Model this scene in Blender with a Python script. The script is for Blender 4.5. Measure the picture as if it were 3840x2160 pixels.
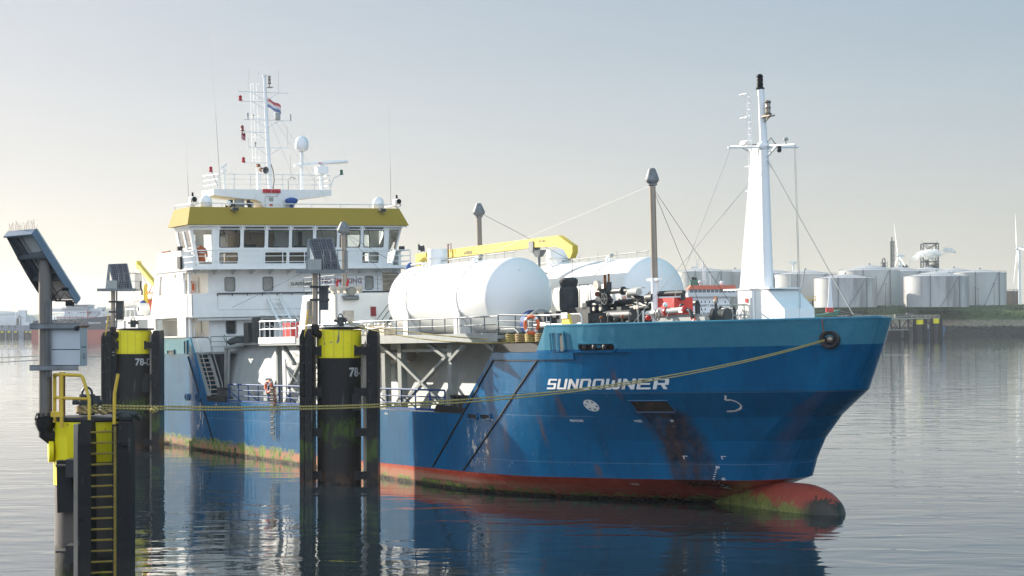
import bpy, bmesh, math, random
from mathutils import Vector, Matrix
R = math.radians
scene = bpy.context.scene
for o in list(bpy.data.objects): bpy.data.objects.remove(o)
random.seed(7)
# ------------------------------------------------------------------ camera, sky, sun, exposure
CAM_H = 8.2
cam_data = bpy.data.cameras.new('camera'); cam_data.sensor_width = 36.0; cam_data.lens = 72.0
cam_data.clip_start = 0.5; cam_data.clip_end = 60000
cam = bpy.data.objects.new('camera', cam_data); scene.collection.objects.link(cam)
cam.matrix_world = Matrix.Translation((0, 0, CAM_H)) @ Matrix.Rotation(R(90.94), 4, 'X') @ Matrix.Rotation(R(-0.2), 4, 'Z')
scene.camera = cam
SUN_AZ, SUN_EL = 308.0, 20.0          # azimuth clockwise from the viewing direction (+Y)
world = bpy.data.worlds.new('World'); scene.world = world; world.use_nodes = True
wn = world.node_tree; bgn = wn.nodes['Background']
sky = wn.nodes.new('ShaderNodeTexSky'); sky.sky_type = 'NISHITA'; sky.sun_disc = False
sky.sun_elevation = R(SUN_EL); sky.sun_rotation = R(SUN_AZ)
sky.air_density = 0.75; sky.dust_density = 1.1; sky.ozone_density = 1.0; sky.altitude = 0
hs = wn.nodes.new('ShaderNodeHueSaturation'); hs.inputs['Saturation'].default_value = 1.6
gm = wn.nodes.new('ShaderNodeGamma'); gm.inputs['Gamma'].default_value = 0.36
wn.links.new(sky.outputs[0], hs.inputs['Color']); wn.links.new(hs.outputs[0], gm.inputs['Color']); 
tint = wn.nodes.new('ShaderNodeMix'); tint.data_type = 'RGBA'; tint.blend_type = 'MULTIPLY'; tint.inputs[0].default_value = 1.0
wn.links.new(gm.outputs[0], tint.inputs[6]); tint.inputs[7].default_value = (1.06, .992, 0.970, 1)
# faint uneven veil across the sky
tcv = wn.nodes.new('ShaderNodeTexCoord'); mpv = wn.nodes.new('ShaderNodeMapping'); mpv.inputs['Scale'].default_value = (1.2, 1.2, 7.0); wn.links.new(tcv.outputs['Generated'], mpv.inputs[0])
nv_ = wn.nodes.new('ShaderNodeTexNoise'); wn.links.new(mpv.outputs[0], nv_.inputs['Vector']); nv_.inputs['Scale'].default_value = 2.2; nv_.inputs['Detail'].default_value = 7; nv_.inputs['Roughness'].default_value = .6
rv = wn.nodes.new('ShaderNodeMapRange'); wn.links.new(nv_.outputs[0], rv.inputs[0]); rv.inputs[1].default_value = .3; rv.inputs[2].default_value = .7; rv.inputs[3].default_value = .965; rv.inputs[4].default_value = 1.035
veil = wn.nodes.new('ShaderNodeMix'); veil.data_type = 'RGBA'; veil.blend_type = 'MULTIPLY'; veil.inputs[0].default_value = 1.0
wn.links.new(tint.outputs[2], veil.inputs[6]); wn.links.new(rv.outputs[0], veil.inputs[7]); wn.links.new(veil.outputs[2], bgn.inputs['Color'])
bgn.inputs['Strength'].default_value = 0.150
# added fill: unseen bright mottled half-sky behind the camera, lifts shaded fronts
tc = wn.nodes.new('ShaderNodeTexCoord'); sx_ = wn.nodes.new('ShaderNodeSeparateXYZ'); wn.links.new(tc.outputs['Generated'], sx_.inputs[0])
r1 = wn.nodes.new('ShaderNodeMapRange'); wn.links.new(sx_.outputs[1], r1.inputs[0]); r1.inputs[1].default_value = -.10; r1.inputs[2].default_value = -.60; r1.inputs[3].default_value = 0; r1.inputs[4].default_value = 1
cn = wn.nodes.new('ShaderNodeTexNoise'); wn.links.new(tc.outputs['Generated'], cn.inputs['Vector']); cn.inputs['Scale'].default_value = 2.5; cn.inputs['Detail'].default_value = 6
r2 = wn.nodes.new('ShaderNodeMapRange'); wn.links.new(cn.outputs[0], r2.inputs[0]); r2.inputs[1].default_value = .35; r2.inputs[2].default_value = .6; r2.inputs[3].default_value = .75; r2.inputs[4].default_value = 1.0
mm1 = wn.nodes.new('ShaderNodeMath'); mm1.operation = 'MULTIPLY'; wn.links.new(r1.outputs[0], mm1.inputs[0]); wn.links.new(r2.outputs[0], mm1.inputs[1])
fill_bg = wn.nodes.new('ShaderNodeBackground'); fill_bg.inputs['Color'].default_value = (.70, .82, 1.0, 1); fill_bg.inputs['Strength'].default_value = .78
mxs = wn.nodes.new('ShaderNodeMixShader'); wn.links.new(mm1.outputs[0], mxs.inputs[0]); wn.links.new(bgn.outputs[0], mxs.inputs[1]); wn.links.new(fill_bg.outputs[0], mxs.inputs[2])
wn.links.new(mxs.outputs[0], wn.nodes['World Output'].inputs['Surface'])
sl = bpy.data.lights.new('sun', 'SUN'); sl.energy = 4.8; sl.angle = R(0.5); sl.color = (1.0, 0.93, 0.82)
sun = bpy.data.objects.new('sun', sl); scene.collection.objects.link(sun)
sd = Vector((math.sin(R(SUN_AZ))*math.cos(R(SUN_EL)), math.cos(R(SUN_AZ))*math.cos(R(SUN_EL)), math.sin(R(SUN_EL))))
sun.rotation_euler = sd.to_track_quat('Z', 'Y').to_euler(); sun.location = sd*200
vs = scene.view_settings
vs.view_transform = 'Standard'; vs.look = 'None'; vs.gamma = 1.0; vs.exposure = 1.18; vs.use_curve_mapping = False

# ------------------------------------------------------------------ materials
def new_mat(name):
    m = bpy.data.materials.new(name); m.use_nodes = True
    nt = m.node_tree; b = nt.nodes['Principled BSDF']
    return m, nt, b
class NG:
    """tiny node helper"""
    def __init__(s, nt): s.nt = nt
    def n(s, t, **k):
        x = s.nt.nodes.new(t)
        for a, v in k.items(): setattr(x, a, v)
        return x
    def put(s, sock, v):
        if hasattr(v, 'is_linked') or isinstance(v, bpy.types.NodeSocket): s.nt.links.new(v, sock)
        elif v is not None: sock.default_value = v
    def math(s, op, a, b=None, c=None, clamp=False):
        x = s.n('ShaderNodeMath', operation=op, use_clamp=clamp)
        for i, v in enumerate((a, b, c)):
            if v is not None: s.put(x.inputs[i], v)
        return x.outputs[0]
    def coords(s, kind='Object', scale=(1, 1, 1), loc=(0, 0, 0)):
        t = s.n('ShaderNodeTexCoord'); mp = s.n('ShaderNodeMapping')
        mp.inputs['Scale'].default_value = scale; mp.inputs['Location'].default_value = loc
        s.nt.links.new(t.outputs[kind], mp.inputs[0]); return mp.outputs[0]
    def noise(s, vec, scale, detail=4, rough=0.55, dist=0.0):
        x = s.n('ShaderNodeTexNoise'); s.nt.links.new(vec, x.inputs['Vector'])
        x.inputs['Scale'].default_value = scale; x.inputs['Detail'].default_value = detail
        x.inputs['Roughness'].default_value = rough; x.inputs['Distortion'].default_value = dist
        return x.outputs[0]
    def ramp(s, v, lo, hi, a=0.0, b=1.0):
        x = s.n('ShaderNodeMapRange'); x.clamp = True
        s.put(x.inputs[0], v); x.inputs[1].default_value = lo; x.inputs[2].default_value = hi
        x.inputs[3].default_value = a; x.inputs[4].default_value = b
        return x.outputs[0]
    def mix(s, fac, a, b):
        x = s.n('ShaderNodeMix', data_type='RGBA')
        s.put(x.inputs[0], fac)
        for i, v in ((6, a), (7, b)):
            if isinstance(v, tuple): x.inputs[i].default_value = (*v, 1) if len(v) == 3 else v
            else: s.put(x.inputs[i], v)
        return x.outputs[2]
    def bump(s, h, strength, dist, b):
        x = s.n('ShaderNodeBump'); s.put(x.inputs['Height'], h)
        x.inputs['Strength'].default_value = strength; x.inputs['Distance'].default_value = dist
        s.nt.links.new(x.outputs[0], b.inputs['Normal'])
MATS = {}
def mat(name, col, rough=0.55, metal=0.0, var=0.15, scale=1.5, stretch=1.0, dirt=None, dirt_amt=0.5, bump=0.0, spec=0.5):
    """painted / plain surface with mottling, optional streaky dirt of its own colour"""
    m, nt, b = new_mat(name); g = NG(nt)
    v = g.coords(scale=(1, 1, stretch))
    n = g.noise(v, scale, 5)
    c = g.mix(g.ramp(n, .3, .7), tuple(x*(1-var) for x in col), tuple(min(1, x*(1+var)) for x in col))
    if dirt:
        d = g.noise(g.coords(scale=(2.2, 2.2, .35), loc=(3, 7, 1)), 1.1, 6, .65)
        c = g.mix(g.ramp(d, .56, .78, 0, dirt_amt), c, dirt)
    nt.links.new(c, b.inputs['Base Color'])
    b.inputs['Roughness'].default_value = rough; b.inputs['Metallic'].default_value = metal
    b.inputs['Specular IOR Level'].default_value = spec
    if bump: g.bump(g.noise(v, scale*8, 4), bump, .05, b)
    MATS[name] = m; return m
WHITE = mat('white_paint', (.80, .79, .76), .38, var=.04, dirt=(.52, .45, .36), dirt_amt=.35)
WHITE2 = mat('clean_white_paint', (.84, .83, .81), .30, var=.02, scale=.6)
TANKW = mat('tank_white', (.86, .84, .80), .22, var=.02, scale=.4, dirt=(.6, .57, .5), dirt_amt=.18)
GREY = mat('grey_deck_paint', (.27, .28, .26), .65, var=.12, spec=.25, dirt=(.2, .16, .11), dirt_amt=.5)
LGREY = mat('light_grey_paint', (.36, .37, .35), .65, var=.09, spec=.25, dirt=(.3, .26, .2), dirt_amt=.5)
DGREY = mat('dark_grey_paint', (.045, .05, .052), .55, var=.3, spec=.3)
STEEL = mat('galvanised_steel', (.20, .21, .215), .6, metal=.15, var=.25, scale=4, spec=.3)
BRSTEEL = mat('brown_stainless', (.27, .225, .18), .38, metal=.6, var=.2, scale=2, stretch=.2)
BLACK = mat('black_rubber', (.010, .010, .011), .6, var=.3, scale=3, spec=.3)
BLKPNT = mat('black_coating', (.018, .017, .018), .55, var=.35, scale=1.2, dirt=(.10, .09, .08), dirt_amt=.5)
YELBAND = mat('wheelhouse_yellow', (.345, .245, .045), .75, var=.03, scale=.5, spec=.12)
CRANEY = mat('crane_yellow', (.72, .52, .06), .45, var=.06, dirt=(.3, .2, .06), dirt_amt=.3)
SAFEY = mat('safety_yellow', (.62, .40, .03), .45, var=.12, dirt=(.2, .1, .03), dirt_amt=.5)
ROPEM = None
RED = mat('red_paint', (.55, .025, .02), .4, var=.1)
ORANGE = mat('orange_grp', (.72, .13, .03), .5, var=.1)
DRED = mat('dark_red', (.22, .02, .025), .5)
BLUEP = mat('blue_rail_paint', (.012, .06, .20), .65, var=.1, spec=.2)
BLUEC = mat('blue_cloth', (.03, .09, .30), .8, var=.2)
RUST = mat('rust', (.20, .075, .03), .8, var=.4, scale=5)
GREENP = mat('green_paint', (.03, .15, .09), .5, var=.15)
LETTER = mat('letter_white', (.78, .76, .72), .5, var=.06, dirt=(.45, .18, .04), dirt_amt=.8)
NUMBER = mat('stencil_grey', (.42, .42, .41), .6, var=.15)
INK = mat('lettering_dark', (.03, .03, .035), .5)
MAROON = mat('lettering_maroon', (.16, .02, .06), .5)
SIGNM = mat('name_board_beige', (.78, .75, .66), .5)
BLIND = mat('window_blind', (.30, .30, .26), .35, var=.12, scale=2)
GLASSD = mat('dark_glass', (.02, .025, .028), .06, var=.2, spec=.8)
COPPER = mat('beige_fittings', (.50, .44, .36), .5, var=.25, scale=5)
SEAT = mat('dark_fabric', (.03, .03, .035), .8)
WOODM = mat('teak_console', (.35, .24, .14), .5, var=.2)
NAVG = mat('green_lens', (.01, .12, .08), .2)
NAVR = mat('red_lens', (.45, .01, .03), .2)
WEED = mat('green_weed', (.10, .16, .02), .8, var=.4, scale=4)
def clear_glass(name='window_glass', tint=(.72, .80, .80)):
    m, nt, b = new_mat(name); g = NG(nt)
    tr = g.n('ShaderNodeBsdfTransparent'); tr.inputs[0].default_value = (*tint, 1)
    gl = g.n('ShaderNodeBsdfGlossy'); gl.inputs['Roughness'].default_value = .02
    fr = g.n('ShaderNodeFresnel'); fr.inputs[0].default_value = 1.5
    mx = g.n('ShaderNodeMixShader')
    nt.links.new(fr.outputs[0], mx.inputs[0]); nt.links.new(tr.outputs[0], mx.inputs[1]); nt.links.new(gl.outputs[0], mx.inputs[2])
    nt.links.new(mx.outputs[0], nt.nodes['Material Output'].inputs[0]); return m
GLASS = clear_glass()
def rope_mat(name, c1, c2):
    m, nt, b = new_mat(name); g = NG(nt)
    v = g.coords(); n = g.noise(v, 9, 3, .6)
    w = g.n('ShaderNodeTexWave'); w.bands_direction = 'DIAGONAL'; w.inputs['Scale'].default_value = 4.0
    nt.links.new(v, w.inputs[0])
    f = g.math('MULTIPLY', g.math('ADD', n, w.outputs['Fac']), .5)
    nt.links.new(g.mix(g.ramp(f, .3, .75), c1, c2), b.inputs['Base Color']); b.inputs['Roughness'].default_value = .85
    g.bump(f, .6, .02, b); return m
ROPEY = rope_mat('yellow_rope', (.22, .17, .05), (.60, .47, .16))
ROPEB = rope_mat('brown_rope', (.16, .11, .05), (.46, .33, .13))
ROPEW = rope_mat('pale_rope', (.3, .28, .22), (.6, .57, .48))

# ------------------------------------------------------------------ mesh builder
class MB:
    def __init__(s): s.v = []; s.f = []; s.mi = []; s.spans = []
    def add(s, vs, fs, m=0):
        o = len(s.v); s.v += [tuple(v) for v in vs]
        f0 = len(s.f)
        for f in fs: s.f.append(tuple(i+o for i in f)); s.mi.append(m)
        s.spans.append((o, len(s.v), f0, len(s.f)))
        return s
    def box(s, x0, x1, y0, y1, z0, z1, m=0):
        P = [(x, y, z) for x in (x0, x1) for y in (y0, y1) for z in (z0, z1)]
        return s.add(P, [(0, 1, 3, 2), (4, 6, 7, 5), (0, 4, 5, 1), (2, 3, 7, 6), (0, 2, 6, 4), (1, 5, 7, 3)], m)
    def hexa(s, b4, t4, m=0):
        """bottom quad, top quad"""
        return s.add(list(b4)+list(t4), [(3, 2, 1, 0), (4, 5, 6, 7), (0, 1, 5, 4), (1, 2, 6, 5), (2, 3, 7, 6), (3, 0, 4, 7)], m)
    def beam(s, p0, p1, w, h, up=(0, 0, 1), m=0):
        p0 = Vector(p0); p1 = Vector(p1); d = (p1-p0).normalized(); u = Vector(up)
        a = d.cross(u)
        if a.length < 1e-4: a = d.cross(Vector((1, 0, 0)))
        a.normalize(); u = a.cross(d).normalized(); a *= w/2; u *= h/2
        return s.hexa([p0-a-u, p0+a-u, p0+a+u, p0-a+u], [p1-a-u, p1+a-u, p1+a+u, p1-a+u], m)
    def cyl(s, p0, p1, r0, r1=None, n=12, caps=True, m=0):
        r1 = r0 if r1 is None else r1
        p0 = Vector(p0); p1 = Vector(p1); d = (p1-p0).normalized()
        a = d.orthogonal().normalized(); b = d.cross(a)
        vs = []
        for p, r in ((p0, r0), (p1, r1)):
            for i in range(n):
                t = 2*math.pi*i/n; vs.append(p+a*math.cos(t)*r+b*math.sin(t)*r)
        fs = [(i, (i+1) % n, n+(i+1) % n, n+i) for i in range(n)]
        if caps: fs += [tuple(range(n-1, -1, -1)), tuple(range(n, 2*n))]
        return s.add(vs, fs, m)
    def tube(s, pts, r, n=6, m=0, closed=False, caps=True):
        pts = [Vector(p) for p in pts]; k = len(pts); vs = []; ref = None
        for i, p in enumerate(pts):
            if closed: d = (pts[(i+1) % k]-pts[i-1]).normalized()
            else: d = (pts[min(i+1, k-1)]-pts[max(i-1, 0)]).normalized()
            if ref is None: ref = d.orthogonal().normalized()
            a = (ref-d*ref.dot(d))
            if a.length < 1e-5: a = d.orthogonal()
            a.normalize(); ref = a; b = d.cross(a)
            rr = r[i] if isinstance(r, (list, tuple)) else r
            for j in range(n):
                t = 2*math.pi*j/n; vs.append(p+a*math.cos(t)*rr+b*math.sin(t)*rr)
        fs = []
        for i in range(k if closed else k-1):
            i2 = (i+1) % k
            for j in range(n): fs.append((i*n+j, i*n+(j+1) % n, i2*n+(j+1) % n, i2*n+j))
        if caps and not closed: fs += [tuple(range(n-1, -1, -1)), tuple(range((k-1)*n, k*n))]
        return s.add(vs, fs, m)
    def lathe(s, prof, c=(0, 0, 0), axis='Z', n=20, m=0, a0=0, a1=2*math.pi):
        """prof: (radius, height) pairs"""
        c = Vector(c); vs = []; full = abs(a1-a0-2*math.pi) < 1e-6; nn = n if full else n+1
        for r, h in prof:
            for i in range(nn):
                t = a0+(a1-a0)*i/n; x, y = r*math.cos(t), r*math.sin(t)
                p = {'Z': (x, y, h), 'X': (h, x, y), 'Y': (x, h, y)}[axis]
                vs.append(c+Vector(p))
        fs = []
        for k in range(len(prof)-1):
            for i in range(n):
                j = (i+1) % nn if full else i+1
                q = (k*nn+i, k*nn+j, (k+1)*nn+j, (k+1)*nn+i)
                fs.append(q if axis != 'Y' else q[::-1])
        return s.add(vs, fs, m)
    def prism(s, poly, fn0, fn1, m=0):
        """closed 2-D polygon mapped by two functions to its two ends"""
        n = len(poly); vs = [fn0(*p) for p in poly]+[fn1(*p) for p in poly]
        return s.add(vs, [tuple(range(n-1, -1, -1)), tuple(range(n, 2*n))]+[(i, (i+1) % n, n+(i+1) % n, n+i) for i in range(n)], m)
    def grid(s, fn, nu, nv, m=0):
        vs = [fn(i/nu, j/nv) for i in range(nu+1) for j in range(nv+1)]
        return s.add(vs, [(i*(nv+1)+j, (i+1)*(nv+1)+j, (i+1)*(nv+1)+j+1, i*(nv+1)+j+1) for i in range(nu) for j in range(nv)], m)
    def ball(s, c, r, sx=1, sy=1, sz=1, n=12, m=0):
        pr = [(math.sin(math.pi*i/8), -math.cos(math.pi*i/8)) for i in range(9)]
        vs = []
        for a, h in pr:
            for i in range(n):
                t = 2*math.pi*i/n; vs.append((c[0]+a*math.cos(t)*r*sx, c[1]+a*math.sin(t)*r*sy, c[2]+h*r*sz))
        fs = [(k*n+i, k*n+(i+1) % n, (k+1)*n+(i+1) % n, (k+1)*n+i) for k in range(8) for i in range(n)]
        return s.add(vs, fs, m)
    def split(s, name, mats, parent=None, smooth=40):
        """every added primitive becomes an object of its own"""
        out = []
        for (v0, v1, f0, f1) in s.spans:
            q = MB(); q.v = s.v[v0:v1]; q.f = [tuple(i-v0 for i in f) for f in s.f[f0:f1]]; q.mi = s.mi[f0:f1]; out.append(q.build(name, mats, parent, smooth))
        return out
    def build(s, name, mats, parent=None, smooth=40, flat=False):
        me = bpy.data.meshes.new(name)
        bm = bmesh.new()
        vv = [bm.verts.new(v) for v in s.v]
        for f, mi in zip(s.f, s.mi):
            try: ff = bm.faces.new([vv[i] for i in f])
            except ValueError: continue
            ff.material_index = mi
        bmesh.ops.remove_doubles(bm, verts=bm.verts, dist=1e-4)
        bmesh.ops.dissolve_degenerate(bm, edges=bm.edges, dist=1e-5)
        if not flat:
            for f in bm.faces: f.smooth = True
            for e in bm.edges:
                if len(e.link_faces) != 2 or e.calc_face_angle(3) > R(smooth): e.smooth = False
        bm.to_mesh(me); bm.free()
        for mm in (mats if isinstance(mats, (list, tuple)) else [mats]): me.materials.append(mm)
        o = bpy.data.objects.new(name, me); scene.collection.objects.link(o)
        if parent is not None: o.parent = parent
        return o
def tag(o, label=None, cat=None, group=None, kind=None):
    if label: o['label'] = label
    if cat: o['category'] = cat
    if group: o['group'] = group
    if kind: o['kind'] = kind
    return o
def thing(name, label, cat, loc=(0, 0, 0), group=None, M=None):
    o = bpy.data.objects.new(name, None); scene.collection.objects.link(o); o.empty_display_size = .3
    o.matrix_world = (M or Matrix()) @ Matrix.Translation(loc)
    return tag(o, label, cat, group)
def copy_thing(o, label=None):
    c = o.copy(); scene.collection.objects.link(c)
    if label: c['label'] = label
    def rec(a, b):
        for ch in [x for x in bpy.data.objects if x.parent == a]:
            d = ch.copy(); scene.collection.objects.link(d); d.parent = b; rec(ch, d)
    rec(o, c); return c
def wall(mb, us, vs_, holes, fn, th, m=0):
    """slab with rectangular holes; fn(u,v,d) maps to 3-D, d in 0..th"""
    U = sorted(set([us[0], us[1]]+[h[i] for h in holes for i in (0, 1)])); V = sorted(set([vs_[0], vs_[1]]+[h[i] for h in holes for i in (2, 3)]))
    U = [u for u in U if us[0] <= u <= us[1]]; V = [v for v in V if vs_[0] <= v <= vs_[1]]
    def solid(i, j):
        if i < 0 or j < 0 or i >= len(U)-1 or j >= len(V)-1: return False
        cu, cv = (U[i]+U[i+1])/2, (V[j]+V[j+1])/2
        return not any(h[0] < cu < h[1] and h[2] < cv < h[3] for h in holes)
    for i in range(len(U)-1):
        for j in range(len(V)-1):
            if not solid(i, j): continue
            u0, u1, v0, v1 = U[i], U[i+1], V[j], V[j+1]
            P = [fn(u, v, d) for d in (0, th) for (u, v) in ((u0, v0), (u1, v0), (u1, v1), (u0, v1))]
            F = [(0, 1, 2, 3), (7, 6, 5, 4)]
            if not solid(i, j-1): F.append((0, 4, 5, 1))
            if not solid(i+1, j): F.append((1, 5, 6, 2))
            if not solid(i, j+1): F.append((2, 6, 7, 3))
            if not solid(i-1, j): F.append((3, 7, 4, 0))
            mb.add(P, F, m)
    return mb
def rrect(u0, u1, v0, v1, r, n=4):
    P = []
    for cx, cy, a in ((u1-r, v1-r, 0), (u0+r, v1-r, 90), (u0+r, v0+r, 180), (u1-r, v0+r, 270)):
        for i in range(n+1):
            t = R(a+90*i/n); P.append((cx+r*math.cos(t), cy+r*math.sin(t)))
    return P
def ring(mb, poly, w, fn, th, m=0):
    """frame of width w around a closed polygon; fn(u,v,d)"""
    n = len(poly); cx = sum(p[0] for p in poly)/n; cy = sum(p[1] for p in poly)/n
    out = []
    for i in range(n):
        a = Vector(poly[i-1]); b = Vector(poly[i]); c = Vector(poly[(i+1) % n])
        d1 = (b-a); d2 = (c-b); nn = Vector((d1.y, -d1.x)).normalized()+Vector((d2.y, -d2.x)).normalized()
        nn.normalize(); out.append(b+nn*w)
    vs = []
    for P in (poly, out):
        for d in (0, th): vs += [fn(p[0], p[1], d) for p in P]
    F = []
    for i in range(n):
        j = (i+1) % n
        F += [(n+i, n+j, 3*n+j, 3*n+i), (i, n+i, 3*n+i, 2*n+i) if False else (3*n+i, 3*n+j, 2*n+j, 2*n+i), (i, j, n+j, n+i)]
    return mb.add(vs, F, m)
def rail(mb, pts, h=1.05, rows=3, step=1.5, r=.025, posts=True, m=0):
    """guard rail: polyline at deck level"""
    pts = [Vector(p) for p in pts]; up = Vector((0, 0, 1))
    for k in range(rows):
        z = h*(1-k/rows)
        mb.tube([p+up*z for p in pts], r*(1.25 if k == 0 else .8), n=5, m=m)
    if posts:
        for a, b in zip(pts[:-1], pts[1:]):
            L = (b-a).length; n = max(1, round(L/step))
            for i in range(n+1):
                p = a.lerp(b, i/n); mb.cyl(p, p+up*h, r, n=5, m=m)
    return mb
def text_polys(s, size=1.0, shear=0.0, bold=0.0, align='LEFT'):
    cu = bpy.data.curves.new('t', 'FONT'); cu.body = s; cu.size = size; cu.shear = shear; cu.offset = bold; cu.align_x = align
    cu.resolution_u = 3; cu.fill_mode = 'FRONT'
    ob = bpy.data.objects.new('t', cu); scene.collection.objects.link(ob)
    dg = bpy.context.evaluated_depsgraph_get(); me = bpy.data.meshes.new_from_object(ob.evaluated_get(dg))
    vs = [(v.co.x, v.co.y) for v in me.vertices]; fs = [tuple(p.vertices) for p in me.polygons]
    bpy.data.objects.remove(ob); bpy.data.curves.remove(cu); bpy.data.meshes.remove(me)
    return vs, fs
def text(mb, s, fn, size=1.0, shear=0, bold=0, align='LEFT', m=0, sx=1.0):
    vs, fs = text_polys(s, size, shear, bold, align)
    return mb.add([fn(x*sx, y) for x, y in vs], fs, m)
BLOCK = {  # squared ship-name letters: non-overlapping polygons in a unit box
'S': [[(0, .83), (1, .83), (1, .95), (.9, 1), (.1, 1), (0, .92)], [(0, .59), (.26, .59), (.26, .83), (0, .83)], [(0, .42), (1, .42), (1, .54), (.92, .59), (0, .59)], [(.74, .17), (1, .17), (1, .42), (.74, .42)], [(0, 0), (.9, 0), (1, .06), (1, .17), (0, .17)]],
'U': [[(0, .17), (.26, .17), (.26, 1), (0, 1)], [(.74, .17), (1, .17), (1, 1), (.74, 1)], [(0, .05), (.1, 0), (.9, 0), (1, .05), (1, .17), (0, .17)]],
'N': [[(0, 0), (.26, 0), (.26, 1), (0, 1)], [(.74, 0), (1, 0), (1, 1), (.74, 1)], [(.26, 1), (.26, .62), (.74, 0), (.74, .38)]],
'D': [[(0, .17), (.26, .17), (.26, .83), (0, .83)], [(.74, .17), (1, .17), (1, .83), (.74, .83)], [(0, .83), (1, .83), (.9, 1), (0, 1)], [(0, 0), (.9, 0), (1, .17), (0, .17)]],
'O': [[(0, .17), (.26, .17), (.26, .83), (0, .83)], [(.74, .17), (1, .17), (1, .83), (.74, .83)], [(0, .83), (1, .83), (.9, 1), (.1, 1)], [(.1, 0), (.9, 0), (1, .17), (0, .17)]],
'W': [[(0, .2), (.21, .2), (.21, 1), (0, 1)], [(.79, .2), (1, .2), (1, 1), (.79, 1)], [(.4, .2), (.6, .2), (.6, .85), (.4, .85)], [(0, .2), (.09, 0), (.42, 0), (.5, .12), (.58, 0), (.91, 0), (1, .2)]],
'E': [[(0, 0), (.26, 0), (.26, 1), (0, 1)], [(.26, .83), (1, .83), (1, 1), (.26, 1)], [(.26, .42), (.92, .42), (.92, .58), (.26, .58)], [(.26, 0), (1, 0), (1, .17), (.26, .17)]],
'R': [[(0, 0), (.26, 0), (.26, 1), (0, 1)], [(.26, .83), (1, .83), (.93, 1), (.26, 1)], [(.74, .58), (1, .58), (1, .83), (.74, .83)], [(.26, .40), (1, .40), (1, .58), (.26, .58)], [(.50, .40), (.76, .40), (1, 0), (.73, 0)]],
}
def block_text(mb, s, x0, x1, z0, z1, fn, shear=.33, m=0, gap=.16):
    ws = [1.25 if c == 'W' else 1.0 for c in s]; tot = sum(ws)+gap*(len(s)-1); k = (x1-x0)/tot; x = x0
    for c, w in zip(s, ws):
        for P in BLOCK[c]:
            vs = []
            for (u, v) in P:
                vs.append(fn(x+u*w*k+shear*(v-.5)*(z1-z0), z0+v*(z1-z0)))
            mb.add(vs, [tuple(range(len(vs)))], m)
        x += (w+gap)*k
    return mb

# ------------------------------------------------------------------ water, haze and land
WATER = None
def water_mat():
    m, nt, b = new_mat('harbour_water'); g = NG(nt)
    b.inputs['Base Color'].default_value = (.010, .020, .026, 1); b.inputs['Roughness'].default_value = .0
    b.inputs['IOR'].default_value = 1.333
    v1 = g.coords(scale=(1.0, 1.0, 1))
    big = g.noise(v1, .055, 3, .5)                    # calm and ruffled patches
    amp = g.ramp(big, .36, .66, .10, 1.1)
    a = g.noise(g.coords(scale=(.55, 1.0, 1)), .42, 2, .5, .6)
    b2 = g.noise(g.coords(scale=(.6, 1.0, 1), loc=(5, 9, 0)), 1.5, 3, .5, .4)
    c = g.noise(g.coords(scale=(.8, 1.0, 1), loc=(1, 4, 0)), 6.0, 3, .6)
    h = g.math('ADD', g.math('MULTIPLY', a, .050), g.math('MULTIPLY', g.math('ADD', g.math('MULTIPLY', b2, .0105), g.math('MULTIPLY', c, .0007)), amp))
    g.bump(h, 1.0, 1.0, b)
    return m
w = MB(); w.add([(-30000, -9000, 0), (30000, -9000, 0), (30000, 40000, 0), (-30000, 40000, 0)], [(0, 1, 2, 3)])
tag(w.build('water', water_mat(), flat=True), kind='structure')

# ------------------------------------------------------------------ the ship
AZ = R(-61.3); TRIM = R(-0.87); HEEL = R(0.9)
S0 = Matrix.Translation((-21.5, 134.6, 0)) @ Matrix.Rotation(AZ, 4, 'Z')
SM = Matrix.Translation(S0 @ Vector((0, 7.7, 0))) @ Matrix.Rotation(AZ, 4, 'Z') @ Matrix.Rotation(TRIM, 4, 'Y') @ Matrix.Rotation(HEEL, 4, 'X')
LV=[-3.0,-0.75,0.45,1.3,2.2,3.3,4.4,6.3,7.36]
XS=[50.6,51.6,55.7,56.2,57.0,58.5,60.6,61.8,62.35]
RN={-3.0:.8,-0.75:.8,0.45:.9,4.4:.85,6.3:.6,7.36:.5}
HB={-3.0:[(0,7.4),(.38,7.3),(.55,6.0),(.65,5.0),(.8,3.0),(.91,1.5),(1,.8)],
-0.75:[(0,7.7),(.39,7.7),(.56,6.6),(.65,5.9),(.8,4.0),(.91,2.1),(1,.9)],
0.45:[(0,7.7),(.34,7.7),(.48,7.6),(.60,7.05),(.675,6.25),(.79,4.75),(.875,3.5),(.94,2.5),(1,1.4)],
4.4:[(0,7.7),(.5,7.7),(.60,7.4),(.73,6.2),(.86,3.8),(.94,2.1),(1,.85)],
6.3:[(0,7.7),(.54,7.7),(.62,7.4),(.74,6.2),(.84,4.35),(.92,2.5),(1,.7)],
7.36:[(0,7.7),(.55,7.7),(.62,7.45),(.74,6.35),(.84,4.6),(.92,2.65),(1,.65)]}
def _pch(P,t):
    n=len(P);t=max(0.,min(1.,t))
    d=[(P[i+1][1]-P[i][1])/(P[i+1][0]-P[i][0]) for i in range(n-1)]
    m=[d[0]]+[0 if d[i-1]*d[i]<=0 else 2*d[i-1]*d[i]/(d[i-1]+d[i]) for i in range(1,n-1)]+[d[-1]]
    for i in range(n-1):
        if t<=P[i+1][0]:
            h=P[i+1][0]-P[i][0];s=(t-P[i][0])/h
            return (2*s**3-3*s*s+1)*P[i][1]+(s**3-2*s*s+s)*h*m[i]+(-2*s**3+3*s*s)*P[i+1][1]+(s**3-s*s)*h*m[i+1]
    return P[-1][1]
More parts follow.
